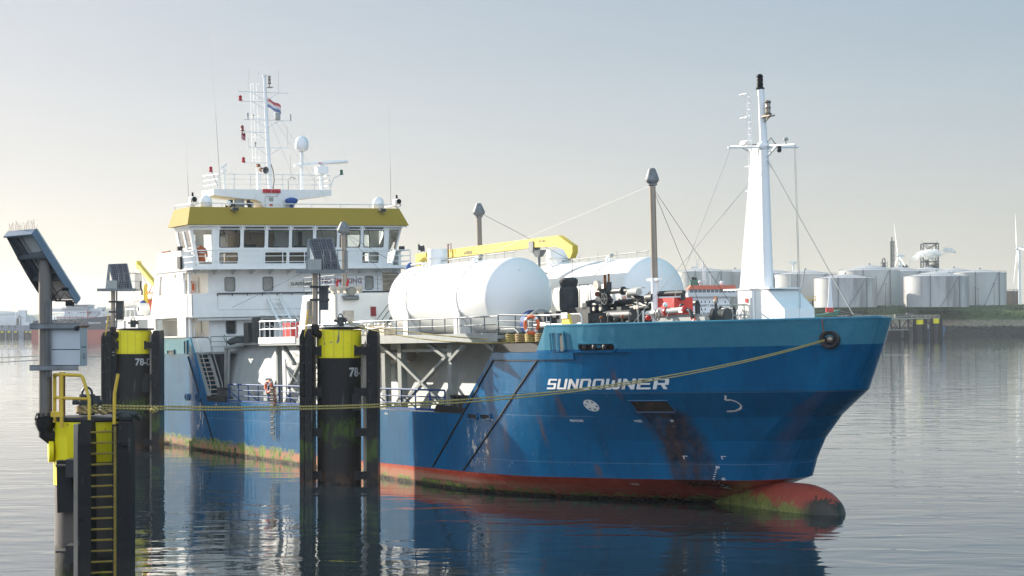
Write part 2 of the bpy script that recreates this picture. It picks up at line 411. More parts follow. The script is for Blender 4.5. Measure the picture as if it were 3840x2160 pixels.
def xstem(z):
    z=max(LV[0],min(LV[-1],z))
    for i in range(len(LV)-1):
        if z<=LV[i+1]: s=(z-LV[i])/(LV[i+1]-LV[i]);return XS[i]+(XS[i+1]-XS[i])*s
    return XS[-1]
_K=sorted(HB)
def hb(x,z):
    z=max(_K[0],min(_K[-1],z));xs=xstem(z);t=(x-30)/(xs-30)
    for i in range(len(_K)-1):
        if z<=_K[i+1] or i==len(_K)-2:
            s=(z-_K[i])/(_K[i+1]-_K[i])
            rn=RN[_K[i]]*(1-s)+RN[_K[i+1]]*s
            if _K[i]==0.45: s=s**1.25   # concave flare
            h=_pch(HB[_K[i]],t)*(1-s)+_pch(HB[_K[i+1]],t)*s
            q=(x-(xs-rn))/rn
            if q>0: h*=max(0.0,1-min(1,q)**2)**.5   # rounded stem
            return max(h,.01)

def hull_material():
    m, nt, b = new_mat('ship_side_paint'); g = NG(nt)
    P = g.coords(); sep = g.n('ShaderNodeSeparateXYZ'); nt.links.new(P, sep.inputs[0]); X, Z = sep.outputs[0], sep.outputs[2]
    geo = g.n('ShaderNodeNewGeometry'); s2 = g.n('ShaderNodeSeparateXYZ'); nt.links.new(geo.outputs['Position'], s2.inputs[0]); WZ = s2.outputs[2]
    fine = g.noise(P, 2.3, 6, .6); streak = g.noise(g.coords(scale=(1.6, 1.6, .16)), 1.2, 6, .65); blot = g.noise(g.coords(loc=(9, 2, 4)), .35, 5, .6)
    def box(x0, x1, z0, z1, sx=.3, sz=.3, jit=0.0):
        x = X if not jit else g.math('ADD', X, g.math('MULTIPLY', g.math('SUBTRACT', fine, .5), jit))
        z = Z if not jit else g.math('ADD', Z, g.math('MULTIPLY', g.math('SUBTRACT', streak, .5), jit*1.5))
        a = g.math('MULTIPLY', g.ramp(x, x0-sx, x0+sx), g.ramp(x, x1-sx, x1+sx, 1, 0))
        return g.math('MULTIPLY', a, g.math('MULTIPLY', g.ramp(z, z0-sz, z0+sz), g.ramp(z, z1-sz, z1+sz, 1, 0)))
    blue = g.mix(g.ramp(blot, .3, .7), (.001, .082, .195), (.002, .124, .275))
    blue = g.mix(g.ramp(streak, .48, .75, 0, .55), blue, (.001, .045, .105))
    light = g.mix(g.ramp(fine, .3, .7), (.05, .195, .285), (.065, .235, .325))
    c = g.mix(g.ramp(Z, 6.295, 6.305), blue, light)
    # weld seams and worn plate edges
    for zz, x0, x1 in ((4.36, 44, 62), (3.3, 43.5, 50), (1.15, 41, 56), (2.2, 2, 20)):
        c = g.mix(g.math('MULTIPLY', box(x0, x1, zz-.012, zz+.012, .2, .01), .45), c, (.25, .36, .45))
    # red boot topping, pale where it dries out
    red = g.mix(g.ramp(fine, .35, .7), (.40, .050, .022), (.54, .085, .04))
    zr = g.math('ADD', Z, g.math('MULTIPLY', g.math('SUBTRACT', fine, .5), .03))
    c = g.mix(g.ramp(zr, .435, .465, 1, 0), c, red)
    # rust
    rustc = g.mix(g.ramp(fine, .3, .7), (.11, .045, .015), (.26, .11, .03))
    rm = g.ramp(streak, .68, .80, 0, .3)
    rm = g.math('MULTIPLY', rm, g.ramp(X, 40, 44))
    c = g.mix(rm, c, rustc)
    rdark = g.mix(g.ramp(fine, .4, .62), (.022, .013, .010), (.075, .034, .016))
    for bx, amt, dk_ in (((48.25, 48.55, 3.3, 4.2, .12, .2, .3), .6, 0), ((46.6, 46.9, 2.0, 3.3, .12, .3, .4), .5, 0), ((43.8, 44.2, 1.4, 3.2, .2, .5, .5), .4, 0), ((42.0, 42.5, .8, 2.2, .15, .3, .5), .5, 0),
                    ((48.85, 49.1, .5, 1.05, .08, .1, .1), .95, 0), ((52.2, 54.1, .0, 3.55, .25, .15, .25), .82, 1), ((52.75, 52.95, .8, 3.1, .15, .3, .3), .35, 0), ((51.9, 52.15, 4.2, 5.3, .08, .2, .2), .6, 0)):
        bxm = box(*bx)
        c = g.mix(g.math('MULTIPLY', bxm, g.math('MULTIPLY', g.ramp(streak, .25, .55, .35 if dk_ else 0, 1), amt)), c, rdark if dk_ else rustc)
    # scuffed bare paint
    sc = g.noise(g.coords(scale=(1, 1, .6), loc=(2, 2, 2)), 3.2, 8, .75)
    c = g.mix(g.math('MULTIPLY', box(41.5, 48.5, .6, 4.3, .6, .4), g.ramp(sc, .62, .68, 0, .6)), c, (.42, .55, .66))
    c = g.mix(g.math('MULTIPLY', g.math('MAXIMUM', box(2.5, 3.7, 1.3, 3.1, .2, .2, .5), box(40.4, 42.4, .9, 2.6, .3, .3, .5)), g.ramp(sc, .55, .57, 0, .95)), c, (.66, .60, .50))
    c = g.mix(g.math('MULTIPLY', g.math('MAXIMUM', box(-1.0, 5.0, .7, 3.2, .4, .2), box(8, 19, 1, 3.1, .5, .3)), g.ramp(sc, .66, .70, 0, .8)), c, (.62, .57, .47))
    # faded dry red and green weed along the water
    wob = g.noise(g.coords(scale=(1, 1, .7), loc=(4, 4, 1)), 1.1, 8, .72)
    aft = g.ramp(X, 40, 50, 1, .0)
    pale = g.math('MULTIPLY', g.ramp(WZ, .55, .75, 1, 0), g.math('MULTIPLY', g.ramp(wob, .32, .45), g.math('MULTIPLY_ADD', aft, .8, .12)))
    c = g.mix(pale, c, (.44, .21, .13))
    thr = g.math('MULTIPLY_ADD', g.math('SUBTRACT', wob, .5), 1.1, g.ramp(X, 16, 30, .84, .32))
    edge = g.math('SUBTRACT', WZ, thr)
    weed = g.math('MULTIPLY', g.ramp(edge, -.05, .06, 1, 0), g.ramp(g.noise(g.coords(loc=(1, 8, 3)), 1.5, 7, .75), .455, .52))
    gcol = g.mix(g.ramp(fine, .35, .65), (.045, .085, .012), (.20, .26, .04))
    c = g.mix(weed, c, gcol)
    slime = g.math('MULTIPLY', g.ramp(WZ, .10, .22, 1, 0), g.ramp(fine, .3, .5, .5, 1))
    c = g.mix(slime, c, (.025, .020, .012))
    nt.links.new(c, b.inputs['Base Color'])
    b.inputs['Specular IOR Level'].default_value = .36
    rr = g.ramp(streak, .35, .8, .11, .34); nt.links.new(g.math('MAXIMUM', rr, g.math('MULTIPLY', weed, .9)), b.inputs['Roughness'])
    rib = g.math('ABSOLUTE', g.math('SINE', g.math('MULTIPLY', X, 4.8))); row = g.math('ABSOLUTE', g.math('SINE', g.math('MULTIPLY', Z, 2.9)))
    dents = g.math('MULTIPLY', g.math('MULTIPLY', g.math('MULTIPLY', rib, row), g.ramp(blot, .3, .65, .3, 1)), .012)
    plate = g.math('MULTIPLY', g.math('PINGPONG', g.math('MULTIPLY', g.math('ADD', X, g.math('MULTIPLY', Z, -.35)), 1.0), .8), g.math('MULTIPLY', g.ramp(X, 45.5, 47.5, 0, .022), g.ramp(Z, 3.2, 4.6)))
    g.bump(g.math('ADD', plate, dents) if False else g.math('ADD', g.math('ADD', plate, dents), g.math('ADD', g.math('MULTIPLY', g.noise(g.coords(scale=(1, 1, .5)), .9, 2, .5), .02), g.math('MULTIPLY', fine, .0012))), .5, 1.0, b)
    return m
HULL = hull_material()
def dark_recess():
    return mat('rusty_recess', (.030, .020, .016), .8, var=.5, scale=2, dirt=(.13, .05, .02), dirt_amt=.8)
RECESS = dark_recess()

ship = thing('tanker_ship', 'large blue and white ship with two white deck tanks moored beside the dolphins', 'ship', (0, 0, 0), M=SM)
def top_z(x):
    P = [(-14, 7.36), (1.35, 7.36), (4.34, 3.25), (39.5, 3.25), (43.18, 6.2), (47.6, 6.2), (48.36, 7.4), (63.2, 7.36)]
    for (a, b), (c, d) in zip(P[:-1], P[1:]):
        if x <= c: return b+(d-b)*(x-a)/(c-a)
    return 7.36
XN = [-14, -12, -9, -6, -3, 0, 1.35, 2.8, 4.34]+[5+i*2.5 for i in range(14)]+[39.5, 41.3, 43.18, 44.6, 46, 47.6, 48.36]+[49.3+.95*i for i in range(13)]+[61.9, 62.2, 62.45, 62.6, 62.75, 62.87, 62.95, 63.0]
ZN = [-3.0, -1.6, -.75, -.15, .45, .9, 1.3, 1.75, 2.2, 2.75, 3.25, 4.4, 5.3, 6.3, 6.85, 7.4]
def hull_pt(X, z, side=-1, off=0.0):
    t = max(0, (X-40)/23.0); gg = t*t*(3-2*t) if t < 1 else 1
    x = X+(xstem(z)-63.0)*gg
    h = hb(x, z)
    if X < 0: # stern taper below water
        k = min(1, -X/14); h *= 1-(.55*k*k if z < .45 else .10*k*k*max(0, 1-(z-.45)/3))
    return Vector((x, side*(h+off), z))
hm = MB()
for side in (-1, 1):
    vs = [];
    for X in XN:
        for z in ZN: vs.append(hull_pt(X, min(z, top_z(X)), side))
    n = len(ZN); F = []
    for i in range(len(XN)-1):
        for j in range(n-1):
            q = (i*n+j, (i+1)*n+j, (i+1)*n+j+1, i*n+j+1); F.append(q if side < 0 else q[::-1])
    hm.add(vs, F)
# transom and blunt stem strip
tv = [hull_pt(-14, z, s) for z in ZN for s in (-1, 1)]
hm.add(tv, [(2*j+1, 2*j, 2*j+2, 2*j+3) for j in range(len(ZN)-1)])
hull = hm.build('hull', HULL, ship, smooth=7)
for p in hull.data.polygons:
    c = p.center
    if c.x > 44 and c.z > 4.4: p.use_smooth = False
md = hull.modifiers.new('plate', 'SOLIDIFY'); md.thickness = .10; md.offset = -1
# bulbous bow
bb = MB(); prof = []
for i in range(15):
    t = i/14; prof.append((1.38*math.sin(math.pi/2*min(1, (1-t)*4.2))**.7 if t > .76 else 1.38*(1-.35*max(0, (.45-t)/.45)**1.5), 51.5+8.9*t))
vs = []
BN = 28
for i in range(19):
    t = i/18; x = 50.4+9.0*t
    rz_ = 1.36 if t < .7 else 1.36*math.sqrt(max(0.0, 1-((t-.7)/.3)**2))
    rz_ = max(rz_, .02); ry_ = rz_*(.72+.1*t)
    zc = -1.12+.12*t - .30*max(0, .45-t)
    if i == 18: x = 59.4
    for k in range(BN):
        a = 2*math.pi*k/BN; vs.append((x, ry_*math.sin(a), zc+rz_*math.cos(a)*(1 if math.cos(a) > 0 else 1.5)))
bb.add(vs, [(i*BN+k, (i+1)*BN+k, (i+1)*BN+(k+1) % BN, i*BN+(k+1) % BN) for i in range(18) for k in range(BN)])
def bulb_material():
    m, nt, b = new_mat('bulb_paint'); g = NG(nt); P = g.coords()
    geo = g.n('ShaderNodeNewGeometry'); s2 = g.n('ShaderNodeSeparateXYZ'); nt.links.new(geo.outputs['Position'], s2.inputs[0]); WZ = s2.outputs[2]
    sep = g.n('ShaderNodeSeparateXYZ'); nt.links.new(P, sep.inputs[0]); X = sep.outputs[0]
    f = g.noise(g.coords(scale=(1.6, 1, .8)), 2.4, 8, .7, .8)
    c = g.mix(g.ramp(f, .3, .7), (.27, .045, .028), (.40, .075, .042))
    lim = g.math('ADD', g.ramp(X, 52.5, 58.8, .75, .12), g.math('MULTIPLY', g.math('SUBTRACT', f, .5), 2.4))
    c = g.mix(g.ramp(g.math('SUBTRACT', WZ, lim), -.08, .1, 1, 0), c, g.mix(g.ramp(f, .38, .6), (.045, .065, .012), (.21, .22, .045)))
    c = g.mix(g.math('MULTIPLY', g.ramp(X, 57.7, 58.4), g.ramp(g.math('SUBTRACT', WZ, g.math('MULTIPLY', f, 2.2)), -.62, -.45, 1, 0)), c, (.025, .022, .012))
    nt.links.new(c, b.inputs['Base Color']); b.inputs['Roughness'].default_value = .5; g.bump(f, .3, .05, b); return m
bb.build('bulbous_bow', bulb_material(), ship, smooth=60)
def on_hull(x, z, off=.02):
    return (x, -(hb(x, z)+off), z)
def hull_slab(mb, x0, x1, z0, z1, off=.04, n=8, m=0, shear=0.0):
    """thin plate that follows the shell; shear moves the top forward"""
    for i in range(n):
        a, b = x0+(x1-x0)*i/n, x0+(x1-x0)*(i+1)/n
        P = [(a, z0), (b, z0), (b+shear, z1), (a+shear, z1)]
        lo = [on_hull(x, z, -.05) for x, z in P]; hi = [on_hull(x, z, off) for x, z in P]
        F = [(4, 5, 6, 7), (0, 1, 5, 4), (2, 3, 7, 6)]
        if i == 0: F.append((3, 0, 4, 7))
        if i == n-1: F.append((1, 2, 6, 5))
        mb.add(lo+hi, F, m)
# ship name and painted marks
nm = MB(); block_text(nm, 'SUNDOWNER', 48.0, 54.45, 4.53, 5.0, lambda x, z: on_hull(x, z, .035), shear=.5)
nm.build('ship_name', LETTER, ship, flat=True)
mk = MB()
ths = [2*math.pi*i/28 for i in range(28)]
def mark_ring(mb, cx, cz, rx, rz, w):
    o = [on_hull(cx+rx*math.cos(t), cz+rz*math.sin(t), .025) for t in ths]; i_ = [on_hull(cx+(rx-w)*math.cos(t), cz+(rz-w)*math.sin(t), .025) for t in ths]
    mb.add(o+i_, [(k, (k+1) % 28, 28+(k+1) % 28, 28+k) for k in range(28)])
mark_ring(mk, 50.24, 3.80, .38, .27, .055)
for k in range(3):
    a = R(20+60*k); dx, dz = .34*math.cos(a), .24*math.sin(a); px, pz = -.045*math.sin(a), .04*math.cos(a)
    mk.add([on_hull(50.24+s*dx+q*px*(1.8 if abs(s) == 1 else 1), 3.80+s*dz+q*pz*(1.8 if abs(s) == 1 else 1), .03+.002*k) for s, q in ((-1, -1), (1, -1), (1, 1), (-1, 1))], [(0, 1, 2, 3)])
mk.build('thruster_mark', LETTER, ship, flat=True)
bm5 = MB(); P5 = [(56.37, 4.23), (56.18, 4.02), (56.40, 4.03), (56.55, 3.94), (56.58, 3.78), (56.42, 3.64), (56.15, 3.54), (55.82, 3.52)]
for k, (a, b_) in enumerate(zip(P5[:-1], P5[1:])):
    d = Vector((b_[0]-a[0], b_[1]-a[1])); nn = Vector((-d.y, d.x)).normalized()*.03
    bm5.add([on_hull(a[0]-nn.x, a[1]-nn.y, .03), on_hull(b_[0]-nn.x, b_[1]-nn.y, .03), on_hull(b_[0]+nn.x, b_[1]+nn.y, .03), on_hull(a[0]+nn.x, a[1]+nn.y, .03)], [(0, 1, 2, 3)])
bm5.build('bulb_mark', LETTER, ship, flat=True)
dm = MB()
for s, x, z, sz in (('WB19|VOID', 48.62, 3.05, .14), ('VOID', 51.8, 3.05, .14), ('FP', 53.3, 3.05, .14), ('50', 54.15, .98, .16), ('45', 54.25, .46, .16), ('40', 53.5, .0, .14), ('WB19', 49.9, .12, .14), ('103 102', 31.0, 3.02, .12), ('57 56', 5.9, 3.02, .13), ('69 68', 13.8, 3.02, .13), ('WB17 WB16', 42.3, 3.0, .12)):
    text(dm, s, lambda u, v, x=x, z=z: on_hull(x+u, z+v, .03), sz, bold=.004)
for i in range(10):
    z = 1.0-i*.1; x = 54.15-.05*i; dm.add([on_hull(x, z, .03), on_hull(x+.09, z, .03), on_hull(x+.09, z+.03, .03), on_hull(x, z+.03, .03)], [(0, 1, 2, 3)])
for x in (52.95, 54.5):
    dm.add([on_hull(x, 1.5, .03), on_hull(x+.2, 1.5, .03), on_hull(x+.2, 1.53, .03), on_hull(x, 1.53, .03)], [(0, 1, 2, 3)])
    dm.add([on_hull(x, 1.38, .03), on_hull(x+.04, 1.38, .03), on_hull(x+.04, 1.5, .03), on_hull(x, 1.5, .03)], [(0, 1, 2, 3)])
dm.build('hull_marks', LETTER, ship, flat=True)
# rubbing bars, slots, recess, mooring ports
rb = MB(); hull_slab(rb, 43.2, 50.05, 5.87, 6.17, .07, 10); rb.build('rubbing_bar', HULL, ship)
rb = MB(); hull_slab(rb, 35.6, 43.1, -.05, .33, .09, 10); rb.build('rubbing_bar', HULL, ship)
rb = MB(); hull_slab(rb, 0.2, 9.1, .12, .62, .09, 6); rb.build('rubbing_bar', HULL, ship)
for x0, x1, xe0 in ((43.2, 47.36, 0),):
    for xa, xb in ((43.2, 36.5), (47.36, 39.85)):
        sm = MB(); k = (xa-xb)/(5.84-.5)
        for i in range(8):
            z0 = .5+(5.84-.5)*i/8; z1 = .5+(5.84-.5)*(i+1)/8; a0 = xb+(z0-.5)*k; a1 = xb+(z1-.5)*k
            P = [(a0-.05, z0), (a0+.05, z0), (a1+.05, z1), (a1-.05, z1)]
            sm.add([on_hull(x, z, -.04) for x, z in P]+[on_hull(x, z, .055) for x, z in P], [(4, 5, 6, 7), (0, 1, 5, 4), (1, 2, 6, 5), (2, 3, 7, 6), (3, 0, 4, 7)])
        sm.build('fender_seam', BLACK, ship)
sm = MB(); sm.beam((1.0, -7.73, 6.1), (5.4, -7.73, .75), .05, .09, up=(0, 1, 0)); sm.build('fender_seam', BLACK, ship)
lb = MB(); hull_slab(lb, 47.4, 50.0, 5.845, 5.87, .06, 5); hull_slab(lb, 43.2, 47.4, 5.82, 5.86, .05, 4); lb.build('fender_seam', BLACK, ship)
def mooring_port(x0, x1, z0, z1, name='mooring_port', rollers=3):
    r = (z1-z0)/2
    fr = MB(); P = rrect(x0, x1, z0, z1, r*.95, 5)
    fn = lambda u, v, d: on_hull(u, v, .0+d)
    ring(fr, P, .06, fn, .09, 0)
    o = fr.build(name, HULL, ship)
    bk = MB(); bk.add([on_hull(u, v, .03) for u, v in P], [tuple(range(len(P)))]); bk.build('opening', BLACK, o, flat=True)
    rl = MB()
    for i in range(rollers):
        x = x0+(x1-x0)*(i+.7)/(rollers+.6); y = -hb(x, z1)
        rl.lathe([(.02, z0+.03), (.09, z0+.05), (.11, z0+.1), (.11, z1-.08), (.08, z1-.03)], (x, y-.05, 0), 'Z', 12)
    if rollers: rl.build('roller', BLKPNT, o)
    return o
mooring_port(50.45, 52.5, 6.25, 6.53)
sh = MB(); hull_slab(sh, 50.1, 53.2, 6.155, 6.195, .18, 10); sh.build('ledge', HULL, ship)
for x0, x1 in ((40.55, 41.45), (41.8, 42.75)):
    mooring_port(x0, x1, 3.05, 3.25, 'freeing_port', 0)
for x0 in (0.35, .8, 2.45, 2.9): mooring_port(x0, x0+.3, 3.3, 3.62, 'freeing_port', 0)
for nmx, (x0, x1, z0, z1) in (('hull_slot', (48.6, 49.5, 6.25, 7.05)), ('hull_slot', (.42, .85, 6.3, 7.1)), ('hull_slot', (-2.9, -1.7, 6.3, 6.5))):
    sl_ = MB(); wall(sl_, (x0-.08, x1+.08), (z0-.03, z1+.08), [(x0, x1, z0, z1)], lambda u, v, d: (u, -(hb(u, v)+.03+d), v), .06)
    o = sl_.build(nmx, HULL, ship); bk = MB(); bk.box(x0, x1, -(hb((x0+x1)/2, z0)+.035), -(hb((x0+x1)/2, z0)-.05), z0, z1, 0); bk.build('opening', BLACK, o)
fp = MB(); fp.cyl((49.62, -7.85, 6.2), (49.55, -7.85, 7.05), .09, n=10); fp.build('fender_pipe', HULL, ship)
# anchor recess
rc = MB()
Pq = [(52.3, 4.03), (53.95, 4.03), (53.83, 3.5), (52.27, 3.5)]
hull_slab(rc, 52.28, 53.9, 3.5, 4.03, .03, 8)
rco = rc.build('anchor_recess', RECESS, ship, flat=True)
ar = MB()
for a, b_ in zip(Pq, Pq[1:]+Pq[:1]): ar.beam(on_hull(a[0], a[1], .05), on_hull(b_[0], b_[1], .05), .05, .05)
ar.build('recess_rim', HULL, rco)
# bow fairlead
fc = Vector(on_hull(60.86, 6.52, .0)); dv = Vector((.58, -.81, 0)).normalized(); tv_ = Vector((.81, .58, 0))
fl = MB(); cs = []
for i in range(20):
    t = 2*math.pi*i/20; cs.append(fc+tv_*math.cos(t)*.36+Vector((0, 0, 1))*math.sin(t)*.30+dv*.05)
fl.tube(cs, .10, n=8, closed=True); flo = fl.build('bow_fairlead', BLKPNT, ship)
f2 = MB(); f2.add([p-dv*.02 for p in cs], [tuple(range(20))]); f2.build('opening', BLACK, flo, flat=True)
f3 = MB(); f3.ball((fc-tv_*-.02)+dv*.02, .16, n=10); f3.build('roller', BRSTEEL, flo)
# cap rails on the bulwarks
cp = MB(); L = []
for X in [48.4]+XN[XN.index(48.36)+1:]:
    p = hull_pt(X, 7.38); L.append(p)
cp.tube([Vector((p.x, p.y+.04, p.z)) for p in L], .06, n=6); cp.build('cap_rail', HULL, ship)
# decks
dk = MB()
def deck(x0, x1, z, nseg, thick=.08, inset=.12, m=0):
    for i in range(nseg):
        a, b_ = x0+(x1-x0)*i/nseg, x0+(x1-x0)*(i+1)/nseg
        ya, yb = max(.05, hb(a, z)-inset), max(.05, hb(b_, z)-inset)
        dk.hexa([(a, -ya, z-thick), (b_, -yb, z-thick), (b_, yb, z-thick), (a, ya, z-thick)], [(a, -ya, z), (b_, -yb, z), (b_, yb, z), (a, ya, z)], m)
deck(2.2, 43.5, 3.24, 6); deck(43.0, 60.9, 6.18, 14); deck(-13.9, 1.3, 6.34, 4)
dk.build('deck', GREY, ship)
fw = MB()   # forward end of the well: sloping plates behind the cut-out
fw.hexa([(39.6, -7.6, 3.2), (39.9, -7.6, 3.2), (39.9, 7.6, 3.2), (39.6, 7.6, 3.2)], [(43.2, -7.6, 6.18), (43.5, -7.6, 6.18), (43.5, 7.6, 6.18), (43.2, 7.6, 6.18)])
fw.build('well_end_plate', GREY, ship)
# ------------------------------------------------ open well with the sloping hopper side
hp = MB()
hp.hexa([(2.1, -5.75, 3.24), (43.4, -5.75, 3.24), (43.4, 5.75, 3.24), (2.1, 5.75, 3.24)], [(1.3, -4.7, 6.75), (43.9, -4.7, 6.75), (43.9, 4.7, 6.75), (1.3, 4.7, 6.75)])
hop = hp.build('hopper', LGREY, ship)
st = MB()
for x in (29.3, 31.3, 37.1): st.box(x-.22, x+.22, -6.95, -6.6, 3.24, 6.7)
for x in (14.2, 18.0, 22.5, 26): st.box(x-.15, x+.15, -6.9, -6.6, 3.24, 6.7)
for a, b_ in (((29.0, 6.7), (31.2, 5.9)), ((31.3, 5.9), (36.9, 3.4)), ((36.9, 6.0), (31.6, 3.5)), ((34.8, 6.7), (36.8, 6.0)), ((38.9, 6.6), (37.3, 5.8)), ((41.0, 6.7), (42.6, 6.1)), ((15.4, 6.8), (17.2, 5.6)), ((18, 5.6), (16.2, 4.2)), ((17.6, 6.8), (18.9, 6.0))):
    st.beam((a[0], -6.98, a[1]), (b_[0], -6.98, b_[1]), .16, .22, up=(0, 1, 0))
st.box(31.3, 36.9, -6.9, -6.7, 6.25, 6.4); st.box(28, 31, -6.9, -6.75, 6.15, 6.25)
st.split('frame_member', GREY, ship)
pp = MB(); pp.cyl((26.5, -6.2, 6.0), (31.2, -6.2, 6.05), .34, n=14); pp.build('suction_pipe', BRSTEEL, ship)
pp = MB()
pp.tube([(29.0, -6.5, 5.5), (29.9, -6.5, 5.55), (30.0, -6.5, 5.2), (29.9, -6.5, 4.9), (30.3, -6.5, 4.6), (30.5, -6.5, 4.9)], .08, n=8); pp.tube([(29.3, -6.6, 5.4), (29.25, -6.6, 4.6)], .07, n=6)
pp.tube([(12.3, -6.3, 4.1), (12.6, -6.3, 4.5), (13.2, -6.3, 4.7), (13.4, -6.3, 4.3)], .09, n=8)
pp.tube([(2.4, -5.6, 6.6), (2.4, -5.7, 3.4)], .13, n=8); pp.tube([(2.4, -5.6, 6.6), (4.4, -5.2, 6.8)], .13, n=8); pp.tube([(2.8, -5.55, 6.5), (2.8, -5.7, 3.4)], .10, n=8)
pp.split('hopper_pipe', GREY, ship)
# cable loops and hooks on the hopper side: small bent rods
lp = MB()
for x, z in ((16.6, 5.2), (17.6, 5.5), (16.9, 4.6), (18.0, 4.9), (15.8, 5.9)):
    lp.tube([(x, -5.5, z), (x+.3, -5.55, z), (x+.5, -5.5, z+.35), (x+.9, -5.45, z+.35)], .03, n=5)
lp.split('bracket', DGREY, ship)
# ------------------------------------------------ side walkway
wk = MB(); wk.box(12.9, 43.2, -7.45, -5.3, 6.86, 7.0); wk.box(12.9, 43.2, -7.48, -7.45, 6.72, 7.14); wk.build('walkway', LGREY, ship)
wp = MB(); wp.box(12.9, 18.6, -7.52, -7.48, 6.84, 7.22); wp.box(12.86, 12.9, -7.5, -5.3, 6.84, 7.22); wp.build('walkway_edge_plate', WHITE, ship)
rl_ = MB(); rail(rl_, [(29.2, -7.4, 7.14), (43.2, -7.4, 7.14)], .78, 2, 1.35, .03); rail(rl_, [(43.2, -7.4, 7.14), (47.3, -6.9, 7.0)], .85, 3, 1.3, .03)
rl_.tube([(42.6, -7.35, 6.2), (42.6, -7.35, 7.2), (43.0, -7.35, 7.3), (44.6, -7.3, 7.3), (45.0, -7.3, 7.1)], .035, n=5)
rl_.build('walkway_railing', STEEL, ship)
r2 = MB(); rail(r2, [(13.0, -7.45, 7.22), (18.6, -7.45, 7.22)], .95, 2, .75, .03); rail(r2, [(19, -7.45, 7.0), (29.2, -7.4, 7.14)], .8, 2, 1.3, .03)
r2.build('walkway_railing', WHITE, ship)
r3 = MB()
for i in range(7):
    x = 13.2+.8*i; r3.tube([(x, -7.4, 7.9), (x+.4, -7.4, 7.75), (x+.8, -7.4, 7.9)], .018, n=4)
r3.build('safety_chain', STEEL, ship)
# low blue railings along the main deck
for xs, nm_ in (((7.7, 19.3),), 0), (((29.3, 37.6),), 0):
    for a, b_ in xs:
        r4 = MB(); rail(r4, [(a, -7.5, 3.3), (b_, -7.5, 3.3)], 1.05, 3, 1.75, .04)
        for x in range(int(a)+1, int(b_), 3): r4.beam((x, -7.5, 3.9), (x+.7, -7.1, 3.3), .05, .05)
        r4.build('deck_railing', BLUEP, ship)
# bitts with black lips
for x0 in (5.0, 37.7):
    bt = MB()
    for i in range(4): bt.lathe([(.17, 0), (.17, .1), (.13, .16), (.13, .5), (.19, .55), (.19, .62), (.02, .63)], (x0+.35+i*.55, -7.25, 3.5), n=12)
    bt.box(x0, x0+2.2, -7.5, -7.0, 3.42, 3.52)
    o = bt.build('roller_fairlead', BLKPNT, ship)
    b2_ = MB(); b2_.prism([(x0-.9, 3.27), (x0+2.3, 3.27), (x0+2.5, 3.5), (x0-.6, 3.62)] if x0 > 20 else [(x0-.55, 3.27), (x0+2.6, 3.27), (x0+2.2, 3.62), (x0-.75, 3.58)], lambda u, v: (u, -7.74, v), lambda u, v: (u, -7.5, v)); b2_.build('chafe_plate', BLACK, o)
# ventilator and gear standing on the main deck
vt = MB(); vt.lathe([(.18, 0), (.18, .5)], (10.9, -6.9, 3.3), n=12); vt.lathe([(.02, 1.05), (.3, .95), (.36, .7), (.3, .5), (.05, .5)], (10.9, -6.9, 3.3), n=12)
vt.build('mushroom_vent', LGREY, ship)
vb = MB(); vb.box(12.75, 13.5, -7.2, -6.8, 3.3, 4.0); vb.prism([(12.8, 4.0), (13.45, 4.0), (13.4, 4.5), (13.1, 4.75), (12.85, 4.5)], lambda u, v: (u, -7.2, v), lambda u, v: (u, -6.8, v)); vb.build('deck_ventilator', LGREY, ship)
pl = MB()
for x in (15.9, 16.6): pl.cyl((x, -7.3, 3.3), (x, -7.3, 5.9), .035, n=6)
pl.beam((16.6, -7.3, 5.4), (18.4, -7.3, 4.6), .05, .05); pl.build('gangway_post', STEEL, ship)
gw = MB(); gw.beam((16.8, -7.0, 4.4), (19.2, -6.6, 3.6), .6, .06); 
for i in range(7): gw.beam((17+.33*i, -7.3, 4.35-.11*i), (17+.33*i, -6.7, 4.35-.11*i), .06, .05)
gw.build('gangway', GREY, ship)
for x in (36.0,):
    rl5 = MB(); rl5.box(31, 43, -7.62, -7.5, 3.3, 3.42); rl5.box(4.6, 28, -7.62, -7.5, 3.3, 3.38); rl5.build('deck_curb', BLUEP, ship)
# aft stairs
sr = MB()
for i in range(11):
    t = i/10; x = 1.9+2.1*t; z = 6.25-2.85*t; sr.box(x-.12, x+.14, -7.35, -6.65, z-.03, z+.02)
sro = sr.build('deck_stairs', LGREY, ship)
sg = MB()
for y in (-7.4, -6.6): sg.beam((1.75, y, 6.35), (4.1, y, 3.3), .05, .22, up=(0, 1, 0)); sg.tube([(1.6, y, 7.3), (2.0, y, 7.2), (4.2, y, 4.3), (4.2, y, 3.3)], .03, n=5)
sg.build('stringers', GREY, sro)
lg = MB(); lg.box(1.26, 2.4, -6.6, 4.6, 6.22, 6.36); lgo = lg.build('ledge', GREY, ship)
lr = MB(); rail(lr, [(2.3, -6.6, 6.36), (2.3, -3.4, 6.36)], 1.0, 3, 1.0, .03); lr.build('railing', GREY, lgo)

# ------------------------------------------------------------------ deckhouse
dh = MB()
fS = lambda u, v, d: ((-4.45-(13.15-v)*.41)*(1-u)+(.28+(13.0-v)*.13)*u, -7.78+d, v)   # leaning starboard side wall
wall(dh, (0, 1), (8.9, 13.05), [(.20, .78, 10.22, 11.5)], fS, .14)
fS2 = lambda u, v, d: (u, -7.78+d, v)
wall(dh, (-12.2, .83), (7.36, 8.9), [(-5.2, -.75, 7.45, 8.66), (-9.0, -6.8, 7.45, 8.66), (-12.0, -10.4, 7.45, 8.66)], fS2, .14)
